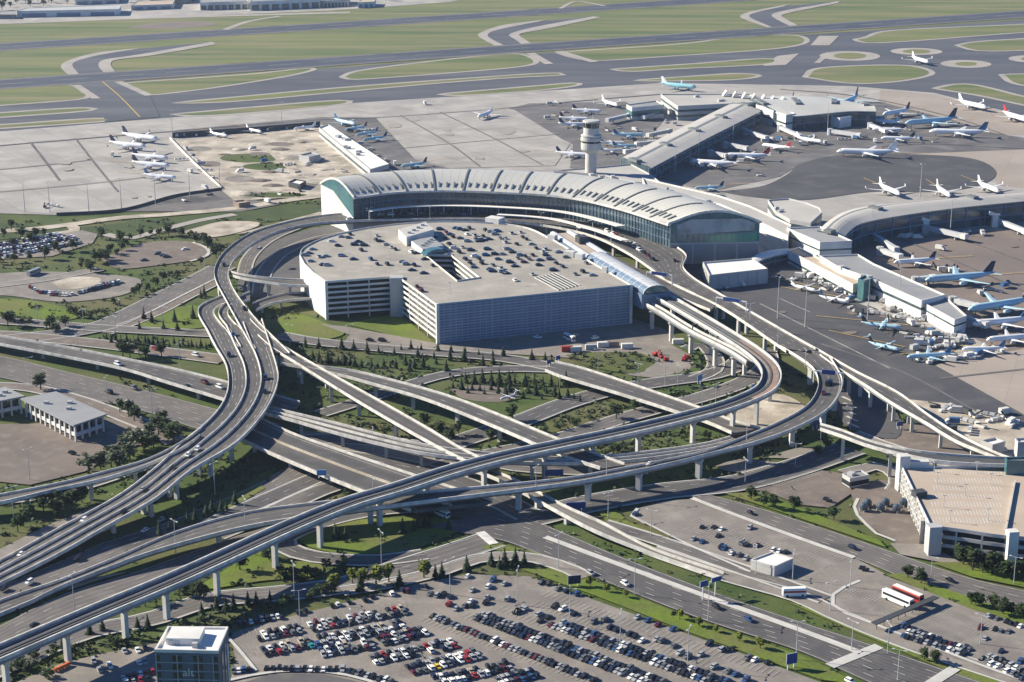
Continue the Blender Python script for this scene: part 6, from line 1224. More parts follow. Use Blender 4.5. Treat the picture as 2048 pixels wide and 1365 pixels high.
PL = [
 ('white jet with a dark tail, nearest the runways in the left apron cluster', (244, 272), (316, 281), 'narrow', 'plane_white', 'tail_navy'),
 ('white jet with a dark tail, second down in the left apron cluster', (219, 288), (292, 295), 'narrow', 'plane_white', 'tail_navy'),
 ('white jet with a dark tail, third down in the left apron cluster', (264, 312), (337, 318), 'narrow', 'plane_white', 'tail_navy'),
 ('white jet with a dark tail, fourth down in the left apron cluster', (264, 327), (340, 333), 'narrow', 'plane_white', 'tail_navy'),
 ('white jet lowest in the left apron cluster, half in shade', (288, 350), (352, 355), 'narrow', 'plane_white', 'tail_blue'),
 ('white jet tail and nose behind the dark blast fence, left one', (419, 264), (455, 270), 'regional', 'plane_white', 'plane_white'),
 ('white jet behind the dark blast fence, middle one', (493, 256), (522, 262), 'regional', 'plane_white', 'plane_white'),
 ('white jet lying along the right end of the dark blast fence', (632, 251), (588, 256), 'regional', 'plane_white', 'plane_white'),
 ('white jet alone on the pale middle apron', (985, 224), (956, 234), 'narrow', 'plane_white', 'plane_white'),
 ('pale blue jet topmost beside the low white-roofed pier', (668, 240), (712, 249), 'regional', 'plane_blue', 'tail_blue'),
 ('pale blue jet second beside the low white-roofed pier', (735, 252), (690, 258), 'regional', 'plane_blue', 'tail_maroon'),
 ('pale blue jet third beside the low white-roofed pier', (757, 262), (712, 268), 'regional', 'plane_blue', 'tail_blue'),
 ('pale blue jet fourth beside the low white-roofed pier', (775, 272), (726, 278), 'regional', 'plane_blue', 'tail_navy'),
 ('pale blue jet lowest by the pier, near the terminal roof', (855, 324), (802, 331), 'regional', 'plane_blue', 'tail_navy'),
 ('white jet with a dark tail, topmost left of the far hammerhead pier', (1148, 220), (1200, 222), 'narrow', 'plane_white', 'tail_navy'),
 ('white jet nose-in by the white-ended block of the far pier', (1203, 202), (1236, 211), 'narrow', 'plane_white', 'plane_white'),
 ('white jet with a maroon tail left of the control tower top', (1119, 236), (1180, 238), 'narrow', 'plane_white', 'tail_maroon'),
 ('white jet just under the maroon-tailed one left of the tower', (1120, 248), (1178, 248), 'narrow', 'plane_white', 'tail_navy'),
 ('white jet immediately left of the control tower shaft', (1121, 306), (1168, 309), 'narrow', 'plane_white', 'tail_navy'),
 ('pale blue jet right of the tower, topmost of the stack', (1226, 270), (1290, 269), 'narrow', 'plane_blue', 'tail_blue'),
 ('white jet right of the tower, second of the stack', (1200, 283), (1250, 284), 'regional', 'plane_white', 'tail_navy'),
 ('pale blue jet right of the tower, third of the stack', (1226, 291), (1275, 289), 'regional', 'plane_blue', 'tail_blue'),
 ('white jet right of the tower, lowest of the stack', (1202, 300), (1244, 298), 'regional', 'plane_white', 'tail_navy'),
 ('teal jet with a tall white tail taxiing beyond the far pier', (1320, 170), (1394, 177), 'narrow', 'plane_teal', 'plane_white'),
 ('jet tail showing behind the sawtooth roof of the far pier', (1588, 196), (1566, 205), 'narrow', 'plane_blue', 'tail_blue'),
 ('pale blue jet nosed in behind the curved far pier roof', (1716, 196), (1682, 211), 'wide', 'plane_blue', 'tail_navy'),
 ('white jet taxiing between two oval grass islands', (1823, 117), (1857, 126), 'narrow', 'plane_white', 'plane_white'),
 ('grey jet with a maroon tail right of the far pier', (1820, 222), (1766, 231), 'narrow', 'plane_white', 'tail_maroon'),
 ('large pale blue jet with a navy tail right of the far pier', (1914, 242), (1810, 250), 'wide', 'plane_blue', 'tail_navy'),
 ('white jet taxiing by the grass island at upper right', (1914, 205), (1975, 218), 'narrow', 'plane_white', 'plane_white'),
 ('white jet with a red tail at the right edge above the apron', (2004, 228), (2056, 243), 'narrow', 'plane_white', 'tail_red'),
 ('large white jet with a blue tail below the pale blue wide one', (1976, 268), (1858, 265), 'wide', 'plane_white', 'tail_blue'),
 ('large white jet standing on the edge of the dark round apron', (1796, 308), (1673, 305), 'wide', 'plane_white', 'plane_white'),
 ('small white jet between the two large ones right of the pier', (1817, 277), (1775, 276), 'narrow', 'plane_white', 'tail_navy'),
 ('white jet nose-out before the dark facade of the far pier', (1596, 276), (1641, 283), 'narrow', 'plane_white', 'plane_white'),
 ('white jet with a red tail turned toward the connector', (1574, 296), (1532, 290), 'narrow', 'plane_white', 'tail_red'),
 ('white and red jet parked along the right side of the connector', (1541, 314), (1450, 312), 'narrow', 'plane_white', 'tail_red'),
 ('pale jet half in the connector shade below the red-tailed one', (1475, 331), (1380, 325), 'narrow', 'plane_white', 'tail_navy'),
 ('grey jet close by the shaded right end of the far pier', (1800, 246), (1741, 240), 'narrow', 'plane_white', 'tail_blue'),
 ('shaded jet tucked under the right end of the far pier', (1806, 260), (1750, 258), 'narrow', 'plane_white', 'tail_navy'),
 ('pale blue jet just behind the right end of the terminal roof', (1442, 372), (1396, 374), 'regional', 'plane_blue', 'tail_navy'),
 ('white jet left of three facing the curved right pier', (1757, 371), (1800, 389), 'narrow', 'plane_white', 'plane_white'),
 ('white jet in the middle of three facing the curved right pier', (1872, 374), (1900, 392), 'narrow', 'plane_white', 'plane_white'),
 ('white jet right of three facing the curved right pier', (1954, 366), (1998, 383), 'narrow', 'plane_white', 'plane_white'),
 ('pale jet with a dark tail under the curved right pier', (1872, 519), (1788, 524), 'narrow', 'plane_white', 'tail_navy'),
 ('large pale blue jet with a navy tail beside the long pier', (1990, 552), (1850, 562), 'wide', 'plane_blue', 'tail_navy'),
 ('small white propeller plane nearest the white bus hall', (1584, 567), (1630, 577), 'prop', 'plane_white', 'plane_white'),
 ('small pale propeller plane right of the white one by the pier', (1638, 590), (1698, 600), 'prop', 'plane_white', 'tail_blue'),
 ('pale blue propeller plane on the dark apron, upper of two', (1722, 644), (1802, 652), 'prop', 'plane_blue', 'tail_navy'),
 ('pale blue propeller plane on the dark apron, lower of two', (1738, 682), (1798, 695), 'prop', 'plane_blue', 'tail_navy'),
 ('pale propeller plane among carts below the end of the pier', (1905, 706), (1814, 711), 'regional', 'plane_blue', 'tail_blue'),
 ('white jet right of the propeller plane at the pier end', (2006, 694), (1930, 695), 'regional', 'plane_white', 'tail_blue'),
 ('pale jet nosed toward the white pier end from the right', (2066, 602), (1936, 622), 'wide', 'plane_blue', 'tail_navy'),
 ('white jet below the wide one at the right edge of the long pier', (2060, 640), (1945, 650), 'narrow', 'plane_white', 'tail_blue'),
 ('white jet at the right edge near the end of the long pier', (2058, 672), (1985, 678), 'narrow', 'plane_white', 'plane_white'),
]
for lab, a, b, k, bo, ta in PL: put_plane(lab, a, b, k, bo, ta, 'aeroplanes on the aprons')
for lab, a, b_, k, bo, ta in PL:
    A, B = W(*a), W(*b_); u = (B - A).normalized(); p0, p1 = A - u * 25, B + u * 4; n2 = V((-u.y, u.x, 0)) * .35; m_ = MB(); z = V((0, 0, 1.02)); m_.face([p0 - n2 + z, p1 - n2 + z, p1 + n2 + z, p0 + n2 + z]); m_.build('stand_line', M['paint_yellow'])['kind'] = 'structure'
put_plane('small white aircraft standing on the brown clearing in the bowl', (1034, 781), (1000, 790), 'prop', 'plane_white', 'plane_white')
o = [x for x in C.objects if x.get('label', '').startswith('small white aircraft')][0]; o.scale = (.45, .45, .45)
# ---------------------------------------------------------------- jet bridges and apron equipment
def bridge(label, a, b, z=4.2):
    A, B = W(*a, z), W(*b, z); t = thing('jet_bridge', label, 'jet bridge', V((A.x, A.y, 0)), 0, 'jet bridges'); m_ = MB(); m_.beam(A, B, 3.0, 3.0); m_.build('tunnel', M['jetway'], t)
    m_ = MB(); m_.cyl((A.x, A.y, 0), 2.4, 2.4, z + 2, 10); m_.build('rotunda', M['grey_wall'], t); q = A.lerp(B, .82); m_ = MB(); m_.box((q.x, q.y, z / 2 - .6), (1.2, 2.6, z - 1.2)); m_.build('drive_leg', M['concrete_grey'], t)
    d = (B - A).normalized(); c = B + d * 1.6; m_ = MB(); m_.box((c.x, c.y, z), (3.8, 3.8, 3.4), math.atan2(d.y, d.x)); m_.build('cab', M['white_wall'], t)
for i, (a, b) in enumerate((((1330, 222), (1290, 234)), ((1260, 230), (1218, 240)), ((1340, 262), (1300, 270)), ((1310, 285), (1278, 288)), ((1280, 300), (1255, 303)), ((1450, 288), (1490, 296)), ((1420, 305), (1448, 311)), ((1385, 322), (1400, 328)), ((1490, 262), (1530, 275)), ((1560, 255), (1598, 272)),
                            ((1660, 262), (1715, 270)), ((1740, 250), (1770, 262)), ((1742, 235), (1762, 236)), ((1850, 455), (1925, 472)), ((1992, 440), (2048, 462)), ((1760, 500), (1795, 512)), ((1745, 470), (1790, 498)), ((1830, 560), (1862, 556)), ((1905, 600), (1950, 612)), ((1935, 640), (1965, 648)))):
    bridge(f'pale boarding bridge, {ordn(i + 1)} counting from the far left pier round to the right edge', a, b)
for x, y, lab in ((1850, 466, 'tall white boarding tower under the curved right pier'), (1988, 455, 'tall white boarding tower near the right edge')):
    c = W(x, y); t = thing('boarding_tower', lab, 'boarding tower', c); m_ = MB(); m_.box((c.x, c.y, 4.5), (4, 4, 9)); m_.build('shaft', M['white_wall'], t); m_ = MB(); m_.loft([[c + V((xx, yy, zz)) for yy, zz in ((-2.4, 8.9), (2.4, 8.9), (2.4, 9.4), (-2.4, 9.4 + k))] for xx, k in ((-4.5, 2.5), (3, 0))]); m_.build('slanted_roof', M['white_roof'], t)
def cart(px, py, label, col, kind, group):
    t = thing(kind, label, 'service vehicle', W(px, py, .75), rnd.uniform(0, 6.28), group); m_ = MB()
    if kind == 'belt_loader': m_.box((0, 0, .6), (5, 1.8, .9)); b = m_.build('chassis', M[col]); b.parent = t; m_ = MB(); m_.beam((-2.5, .4, 1.2), (3.4, .4, 2.8), .9, .25); b = m_.build('belt', M['tyre']); b.parent = t
    elif kind == 'baggage_train':
        m_.loft([[V((x, y, z)) for y, z in ((-.8, .3), (.8, .3), (.8, h), (-.8, h))] for x, h in ((3, .9), (4, 1.5), (4.1, 1.5), (5.4, .9))]); b = m_.build('tug', M[col]); b.parent = t
        for k in range(3): m_ = MB(); m_.loft([[V((x + k * -3.2, y, z)) for y, z in ((-.8, .4), (.8, .4), (.8, 1.6), (-.8, 1.8))] for x in (-.1, 2.3)]); b = m_.build('wagon', M[['jetway', 'plane_grey', 'white_wall'][k]]); b.parent = t
    else:
        m_.box((-.8, 0, 1.9), (4.8, 2.3, 2.4)); b = m_.build('box_body', M[col]); b.parent = t; m_ = MB(); m_.loft([[V((x, y, z)) for y, z in ((-1.1, .5), (1.1, .5), (1.1, h), (-1.1, h))] for x, h in ((1.7, 2.2), (2.4, 2.2), (3.4, 1.2))]); b = m_.build('cab', M['white_wall']); b.parent = t
def carts(where, pts, group):
    pts = sorted(pts)
    for i, (x, y) in enumerate(pts):
        k = ['baggage_train', 'service_truck', 'belt_loader', 'service_truck'][(i * 7 + int(x)) % 4]; col = ['white_wall', 'white_wall', 'grey_wall', 'grey_wall', 'tail_blue', 'white_wall', 'dark_wall'][(int(x * 3 + y)) % 7]
        cart(x, y, f'small {k.replace("_", " ")}, {ordn(i + 1)} from the left {where}', col, k, group)
carts('along the apron side of the long pier', [(1610, 548), (1620, 556), (1632, 560), (1640, 566), (1655, 572), (1700, 590), (1725, 592), (1740, 600), (1755, 600), (1770, 606), (1790, 612), (1805, 622), (1815, 640), (1830, 640), (1845, 655), (1860, 668), (1872, 672), (1885, 680), (1900, 672), (1920, 668), (1800, 632), (1780, 622), (1850, 640), (1822, 650), (1840, 690), (1860, 705), (1885, 715), (1955, 712), (1975, 708), (1990, 700), (1830, 700), (1850, 716), (1702, 616), (1716, 626), (1746, 622), (1762, 630), (1778, 642), (1790, 660), (1808, 668), (1818, 676), (1834, 672), (1848, 680), (1862, 690), (1876, 696), (1892, 694), (1906, 690), (1918, 684), (1930, 678), (1870, 724), (1900, 724), (1925, 718), (1940, 716), (1840, 722), (1700, 602), (1680, 584), (1668, 578), (1648, 580), (1600, 556), (1590, 560), (1545, 556), (1500, 566), (1480, 572), (1440, 574)], 'service vehicles along the long pier')
carts('between the long pier and the curved pier', [(1805, 477), (1820, 476), (1835, 478), (1880, 500), (1870, 535), (1885, 543), (1900, 545), (1915, 542), (1960, 590), (1975, 580), (1990, 582), (2010, 575), (1840, 580), (1910, 470), (1930, 468), (1965, 470)], 'service vehicles inside the right apron')
carts('around the far pier and its connector', [(1330, 245), (1350, 250), (1300, 275), (1270, 262), (1310, 262), (1530, 285), (1545, 282), (1560, 280), (1580, 278), (1600, 290), (1620, 275), (1650, 288), (1690, 280), (1710, 278), (1730, 276), (1750, 285), (1820, 262), (1840, 280), (1870, 285), (1900, 250), (1480, 325), (1440, 335), (1520, 352), (1130, 225), (1100, 210), (1115, 206), (1108, 232), (1095, 238), (1215, 262), (1240, 258)], 'service vehicles round the far pier')
carts('on the left aprons and the building site', [(850, 209), (90, 415), (105, 412), (225, 312), (365, 320), (380, 345), (455, 266), (475, 264), (540, 262), (690, 345), (735, 262), (790, 330), (820, 335), (560, 345), (595, 345), (615, 330), (530, 325), (352, 274), (365, 273), (378, 272), (391, 271), (404, 270), (417, 269), (430, 268), (443, 267), (468, 265), (482, 264), (505, 262), (560, 258), (575, 257), (665, 278), (680, 290), (690, 300), (705, 310), (715, 318), (725, 326), (720, 290), (740, 300), (755, 312), (700, 278), (770, 322), (372, 300), (382, 310), (392, 320), (402, 330), (412, 342), (425, 356), (505, 300), (480, 345), (640, 318), (580, 330), (560, 390), (600, 383), (535, 405), (410, 378), (420, 391), (368, 402), (700, 265)], 'vehicles on the left aprons and site')
carts('in the construction yard at the right', [(1880, 858), (1900, 865), (1940, 862), (1960, 855), (1990, 842), (2010, 838), (1965, 900), (1985, 905), (2020, 850), (1870, 815), (1890, 820), (1910, 825), (1935, 830), (1955, 835), (1980, 832), (2010, 828), (1935, 845), (1905, 848), (2030, 850)], 'vehicles in the right construction yard')
for i, (x, y, r_, h_) in enumerate(((480, 300, 7, 3), (520, 290, 9, 3.5), (560, 300, 8, 3), (600, 285, 9, 4), (575, 318, 6, 2.5), (540, 345, 7, 3), (610, 350, 9, 3.5), (650, 340, 8, 3), (520, 362, 9, 3), (470, 335, 6, 2), (490, 388, 10, 3.5), (545, 372, 8, 3), (620, 300, 6, 2.5), (665, 312, 6, 2), (450, 310, 6, 2))):
    c = W(x, y, .5); t = MB(); n_ = 12; r_ *= 1.25; h_ *= .5; t.loft([[c + V((r_ * f * math.cos(a * .5236) * rnd.uniform(.8, 1.2), r_ * .6 * f * math.sin(a * .5236) * rnd.uniform(.8, 1.2), z)) for a in range(n_)] for f, z in ((1, -.3), (.65, h_ * .55), (.2, h_))])
    tag(t.build('spoil_heap', M[('sand', 'dirt', 'lot_brown')[i % 3]]), f'earth heap on the fenced building site, {ordn(i + 1)} in a scatter of heaps', 'heap', 'earth heaps on the building site')
for x, y, rx, ry, mt in ((400, 300, 25, 5, 'lot'), (420, 330, 22, 6, 'lot_brown'), (480, 360, 30, 7, 'lot'), (560, 290, 30, 4, 'lot_brown'), (590, 318, 25, 5, 'lot'), (640, 290, 20, 5, 'sand'), (520, 310, 22, 4, 'lot_brown'), (610, 372, 26, 4, 'lot_brown'), (500, 272, 40, 3, 'sand')): sheet('bare_soil', ell(x, y, rx, ry), 6, M[mt], smooth=True)
# ---------------------------------------------------------------- tanks, kiosks
for i, (x, y) in enumerate(((1735, 1014), (1727, 1022), (1771, 1012), (1761, 1022), (1806, 1012), (1793, 1024))):
    c = W(x, y, .6); lab = ['upper', 'lower'][i % 2] + ' tank of the ' + ['left', 'middle', 'right'][i // 2] + ' pair of dark domed tanks'
    t = thing('storage_tank', lab, 'tank', c, 0, 'domed tanks in the yard'); m_ = MB(); m_.lathe((c.x, c.y, .5), [(1.65, .9), (1.7, 2.2), (1.5, 2.9), (.95, 3.4), (.15, 3.6)], 16); m_.build('dome', M['tank'], t)
    for a in (0, 90, 180, 270): m_ = MB(); m_.box((c.x + 1.4 * math.cos(R(a)), c.y + 1.4 * math.sin(R(a)), .8), (.5, .5, 1.4)); m_.build('leg', M['concrete'], t)
    m_ = MB(); m_.box((c.x + 2.6, c.y - .8, 1.1), (.9, .9, 1.2)); m_.build('pump_box', M['brown_wall'], t)
P = [W(1747, 1248, 3.2), W(1873, 1194, 3.2)]; t = thing('bus_shelter', 'long dark canopy crossing the right lot beside the coaches', 'shelter', ctr(P)); m_ = MB(); m_.beam(P[0], P[1], 2.4, .35); m_.build('canopy_roof', M['dark_wall'], t)
for k in range(9): q = P[0].lerp(P[1], (k + .5) / 9); m_ = MB(); m_.box((q.x, q.y, 1.6), (.2, .2, 3.0)); m_.build('post', M['dark_wall'], t)
for i, (x, y) in enumerate(S5([(380, 1175), (405, 1165), (425, 1155), (447, 1145), (465, 1135)])):
    c = W(x, y, .3); t = thing('skip', f'orange skip, {ordn(i + 1)} from the left of the row by the bank', 'skip', c, R(60), 'orange skips by the bank'); t.scale = (.5, .5, .8); m_ = MB(); m_.loft([[V((sx * f, sy * f, z)) for sx, sy in ((-1.2, -.8), (1.2, -.8), (1.2, .8), (-1.2, .8))] for z, f in ((.1, .8), (1.8, 1.1))]); b = m_.build('body', M['orange']); b.parent = t
    m_ = MB(); m_.box((0, 0, 1.6), (1.9, 1.2, .3)); b = m_.build('load', M['brown_wall']); b.parent = t
# ---------------------------------------------------------------- signs
def sign(label, px, py, zc, w, h, col='sign_blue', z0=0, rz=0.0, legs=2, gantry=0):
    c = W(px, py, zc); w *= .78; h *= .8; t = thing('road_sign', label, 'sign', V((c.x, c.y, z0)), rz); m_ = MB(); m_.box((0, 0, zc - z0), (w, .25, h)); b = m_.build('panel', M[col]); b.parent = t
    m_ = MB(); m_.box((0, .2, zc - z0), (w * 1.04, .1, h * 1.06)); b = m_.build('panel_back', M['steel']); b.parent = t
    sp = gantry or w * .6
    for k in range(legs):
        x = 0 if legs == 1 else -sp / 2 + sp * k; m_ = MB(); m_.cyl((x, .45, -.2), .22, .2, zc - z0 + .4, 8); b = m_.build('post', M['steel']); b.parent = t
    if gantry: m_ = MB(); m_.beam((-sp / 2, .45, zc - z0), (sp / 2, .45, zc - z0), .4, .6); b = m_.build('gantry_beam', M['steel']); b.parent = t
sign('light blue sign on the edge of the wide flat bridge', 643, 946, 8.3, 5, 3, 'sign_cyan', 6)
sign('blue gantry sign over the ring road above the station', 1318, 548, 17, 12, 2.4, 'sign_blue', 11, -.5, gantry=16)
sign('blue gantry sign over the ring road by the dark apron', 1462, 600, 17, 12, 2.6, 'sign_blue', 11, -.55, gantry=18)
sign('blue gantry sign at the split of loop and straight ramp', 1657, 745, 16.5, 8, 2.8, 'sign_blue', 11, -.3, gantry=14)
sign('large blue sign under the guideway in the middle', 1108, 946, 4.5, 10, 3.4, 'sign_blue', 0, .1)
sign('large blue sign by the narrow ramp below the loop', 1152, 1011, 4.5, 10, 3.2, 'sign_blue', 0, .1)
sign('bright blue sign facing left at the inner curve', 1400, 756, 4.5, 5, 4, 'sign_cyan', 0, .9)
sign('bright blue sign under the guideway bend', 1504, 776, 6, 2.2, 4, 'sign_cyan', 0, 1.0, 1)
sign('small blue sign at the road fork, upper one', 1116, 716, 3.5, 3.5, 2.6, 'sign_blue', 0, .7)
sign('small blue sign at the road fork, lower one', 1098, 724, 3.5, 3.5, 2.6, 'sign_blue', 0, .7)
sign('blue highway sign beside the median, lower one', 1408, 1168, 7, 4.2, 2.6, 'sign_blue', 0, .6, 1)
sign('blue highway sign beside the median, upper one', 1433, 1159, 7, 5.5, 2.0, 'sign_blue', 0, .6, 1)
sign('blue sign in the shade under the loop', 1632, 846, 3.5, 6, 3, 'sign_blue', 0, .7)
sign('blue sign at the roadside right of the shaded valley', 1800, 848, 3, 4, 2.6, 'sign_blue', 0, .3)
sign('dark blue billboard on the verge by the lowest right lot edge', 1584, 1318, 4, 5, 4.5, 'sign_blue', 0, .4)
sign('dark grey billboard on the verge by the yellowish trees', 1149, 1160, 3, 6, 4, 'tail_navy', 0, .2)
# ---------------------------------------------------------------- lamp posts
def lamp_proto(h, arms):
    t = bpy.data.objects.new('street_lamp' if h < 20 else 'light_mast', None); C.objects.link(t); m_ = MB(); m_.cyl((0, 0, 0), .17 if h < 20 else .35, .1, h, 8); pole = m_.build('pole', M['grey_wall']); pole.parent = t
    for k in range(arms):
        a = math.pi * 2 * k / arms; m_ = MB(); m_.beam((0, 0, h - .1), (1.7 * math.cos(a), 1.7 * math.sin(a), h + .1), .1, .1); m_.box((2.0 * math.cos(a), 2.0 * math.sin(a), h + .1), (1.0, .45, .22), a); b = m_.build('lamp_head', M['jetway']); b.parent = pole
    return t
LP = {}
def lamps(where, pts, h, arms=2, group='street lamps'):
    pts = sorted(pts)
    for i, (x, y, z) in enumerate(pts):
        k = (h, arms)
        if k not in LP: LP[k] = o = lamp_proto(h, arms)
        else: o = dup(LP[k], (0, 0, 0))
        o.location = W(x, y, z); o.rotation_euler = (0, 0, rnd.uniform(0, 3)); tag(o, f'tall thin lamp post, {ordn(i + 1)} from the left {where}', 'lamp post', group)
lamps('along the main highway and the foreground lot', [(x, y, .3) for x, y in ((1117, 1138), (1269, 1190), (1416, 1243), (1139, 1252), (1375, 1334), (1592, 1320), (763, 1132), (589, 1199), (1035, 1210), (1240, 1300), (700, 1290), (600, 1255), (900, 1190))], 14)
lamps('around the right lots and roads', [(x, y, .3) for x, y in ((1216, 1037), (1302, 1073), (1700, 1176), (1861, 1170), (2027, 1170), (1795, 1362), (1703, 1302), (1511, 1150), (1585, 1160), (1660, 1222), (1590, 935), (1490, 968), (1775, 1308), (1960, 1290))], 11)
lamps('in the grassy bowl', [(x, y, .3) for x, y in ((1196, 742), (1119, 796), (1431, 812), (1404, 818), (1276, 770), (1330, 772), (1355, 772), (746, 905), (1640, 905), (1700, 860), (700, 690), (580, 690))], 11)
lamps('on the lower left roads', [(x, y, .4) for x, y in ((149, 1222), (352, 1110), (28, 1040), (60, 960), (215, 810), (305, 835), (430, 990), (360, 740), (158, 720), (60, 770))], 14)
lamps('on the far left roads', [(x, y, .4) for x, y in ((75, 640), (168, 662), (232, 676), (326, 655), (410, 540), (424, 545), (276, 470), (240, 640))], 12)
lamps('on the ring road deck', [(x, y, RZ) for x, y in ((470, 640), (640, 446), (740, 443), (860, 441), (1082, 452), (1500, 640), (1555, 690), (1610, 735))], 9)
lamps('on the outer loop deck', [(x, y, 10.5) for x, y in ((1493, 882), (1213, 950), (1072, 975), (746, 998), (490, 1040))], 9)
lamps('of the left and middle aprons', [(x, y, .4) for x, y in ((345, 271), (564, 253), (50, 424), (178, 426), (311, 409), (243, 418), (100, 425), (380, 398), (440, 378))], 22, 3, 'apron light masts')
lamps('of the right aprons', [(x, y, .6) for x, y in ((1840, 393), (1797, 606), (1555, 637), (1610, 655), (1350, 345), (1397, 318), (1466, 285), (1735, 640), (1900, 470), (2006, 440), (1655, 262), (1742, 480))], 24, 3, 'apron light masts')
# ---------------------------------------------------------------- trees
def leaf(m_, c, s, tilt=1.0):
    a, b = rnd.uniform(0, 6.28), rnd.uniform(-1, 1) * tilt; u = V((math.cos(a), math.sin(a), rnd.uniform(-.4, .4))); v = u.cross(V((math.sin(a * 3) * b, math.cos(a * 2) * b, 1))).normalized(); u.normalize()
    s1, s2 = s * rnd.uniform(.7, 1.2), s * rnd.uniform(.6, 1.0); m_.face([c - u * s1 - v * s2 * .3, c + v * s2, c + u * s1 + v * s2 * .2, c - v * s2])
def tree_proto(kind, seed):
    rnd.seed(seed * 131 + len(kind)); t = bpy.data.objects.new({'conifer': 'conifer_tree', 'leafy': 'leafy_tree', 'young': 'young_tree', 'shrub': 'shrub', 'grey': 'willow_tree'}[kind], None); C.objects.link(t); tr, cr = MB(), MB()
    if kind == 'conifer':          # unit height 1
        tr.cyl((0, 0, 0), .03, .008, .95, 6)
        for k in range(12):
            z = .10 + .88 * k / 12; rr = (.25 * (1 - k / 12.5) + .02) * rnd.uniform(.82, 1.15); nb = max(5, int(15 * (1 - k / 13)))
            for j in range(nb):
                a = 6.283 * j / nb + k * .7 + rnd.uniform(-.25, .25); l = rr * rnd.uniform(.7, 1.15); d = V((math.cos(a), math.sin(a), 0)); s = V((-d.y, d.x, 0)) * l * .36
                p0 = V((0, 0, z + .05)); p1 = d * l + V((0, 0, z - l * .35)); m = d * l * .55
                cr.face([p0, m + s + V((0, 0, z - .01)), p1, m - s + V((0, 0, z - .02))])
        mt = 'leaf_dark'
    else:
        asp = {'leafy': (.36, .36, .40, .58), 'young': (.26, .26, .36, .58), 'shrub': (.62, .62, .46, .44), 'grey': (.46, .46, .42, .55)}[kind]
        hz = asp[3]; tr.cyl((0, 0, 0), .035, .02, hz, 7)
        for k in range(5):
            a = k * 1.3 + rnd.uniform(-.3, .3); tr.beam((0, 0, hz * .6), (.22 * math.cos(a), .22 * math.sin(a), hz + rnd.uniform(-.05, .15)), .018, .018)
        nc = 13
        for k in range(nc):
            a, e = rnd.uniform(0, 6.28), rnd.uniform(-.9, 1); rr = rnd.uniform(.45, .8) if k else 0; q = math.sqrt(max(0, 1 - e * e * .8)); c = V((asp[0] * rr * q * math.cos(a), asp[1] * rr * q * math.sin(a), hz + asp[2] * e * rr * .9)); sz = rnd.uniform(.11, .19)
            for j in range(30):
                d = V((rnd.gauss(0, 1), rnd.gauss(0, 1), rnd.gauss(0, .9))); d.normalize(); leaf(cr, c + d * sz * rnd.uniform(.45, 1.0), .072)
        mt = {'leafy': 'leaf', 'young': 'leaf_young', 'shrub': 'leaf', 'grey': 'leaf_grey'}[kind]
    b = tr.build('trunk', M['bark']); b.parent = t; b = cr.build('crown', M[mt]); b.parent = t
    return t
TP = {}; TNAME = {'conifer': 'dark conifer', 'leafy': 'round leafy tree', 'young': 'yellow-green young tree', 'shrub': 'green shrub', 'grey': 'grey-green willow-like tree'}
def trees(kind, where, pts, h, group, jit=.2):
    r2 = random.Random(len(where) * 13 + len(pts)); jit = .36 if len(pts) > 12 else jit; pts = sorted([(p[0] + r2.uniform(-3, 3), p[1] + r2.uniform(-2, 2)) for p in pts], key=lambda p: p[0])
    for i, (x, y) in enumerate(pts):
        k = (kind, r2.randrange(4))
        if k not in TP: TP[k] = tree_proto(*k); o = TP[k]
        else: o = dup(TP[k], (0, 0, 0))
        s = h * r2.uniform(1 - jit, 1 + jit); o.location = W(x, y, .1); o.rotation_euler = (0, 0, r2.uniform(0, 6.28)); o.scale = (s * r2.uniform(.9, 1.15), s * r2.uniform(.9, 1.15), s)
        pos = 'leftmost' if i == 0 and len(pts) > 1 else ('rightmost' if i == len(pts) - 1 and len(pts) > 1 else ordn(i + 1) + ' from left'); tag(o, f'{TNAME[kind]}, {pos} {where}', 'tree' if kind != 'shrub' else 'shrub', group)
S2 = lambda L: [(500 + x / 3.413, 660 + y / 3.413) for x, y in L]
S4 = lambda L: [(x / 2.926, 340 + y / 2.926) for x, y in L]
trees('conifer', 'in the roadside row before the garage', S2([(385, 112), (475, 117), (630, 130), (705, 140), (790, 155), (880, 155), (980, 165), (1025, 135), (1090, 140), (1155, 185), (1175, 138), (1250, 190), (1275, 145), (1355, 205), (1375, 155), (1455, 215), (1475, 165), (1570, 172), (1580, 238), (1655, 178), (1660, 235), (1740, 190), (1920, 210), (2005, 215)]), 6, 'roadside conifers before the garage')
trees('conifer', 'in the dense belt below the garage road', S2([(420, 200), (455, 225), (490, 235), (525, 240), (560, 235), (600, 240), (640, 245), (680, 245), (720, 250), (760, 248), (820, 250), (870, 252), (910, 255), (960, 262), (1000, 262), (1070, 240), (1130, 258), (1185, 252), (1260, 235), (480, 210), (540, 215), (640, 222), (1090, 275), (1350, 280)]), 5.5, 'conifer belt by the garage road')
trees('conifer', 'in the wood in the middle of the bowl', [(908 + i * 12.5, 776 + (i % 3) * 5 + i * .9) for i in range(21)] + [(930 + i * 17, 764 + (i % 2) * 4 + i * .6) for i in range(13)], 6.3, 'conifer wood in the bowl')
trees('conifer', 'in the row left of the looped carriageway', [(212 + i * 9.6, 681 + i * .55 + (i % 2) * 4) for i in range(23)], 4.8, 'conifer row left of the loop')
trees('conifer', 'on the bright lawn left of the loop', S4([(820, 935), (885, 890), (960, 938), (1025, 885), (1030, 945), (1125, 865), (1170, 750), (1195, 745), (845, 870)]), 7, 'conifers on the left lawn')
trees('conifer', 'on the strip between left carriageways', [(319, 1071), (337, 1062), (354, 1060), (374, 1048), (390, 1045), (412, 1036), (425, 1030), (451, 1022), (470, 1012), (440, 1026)], 6, 'conifers between carriageways')
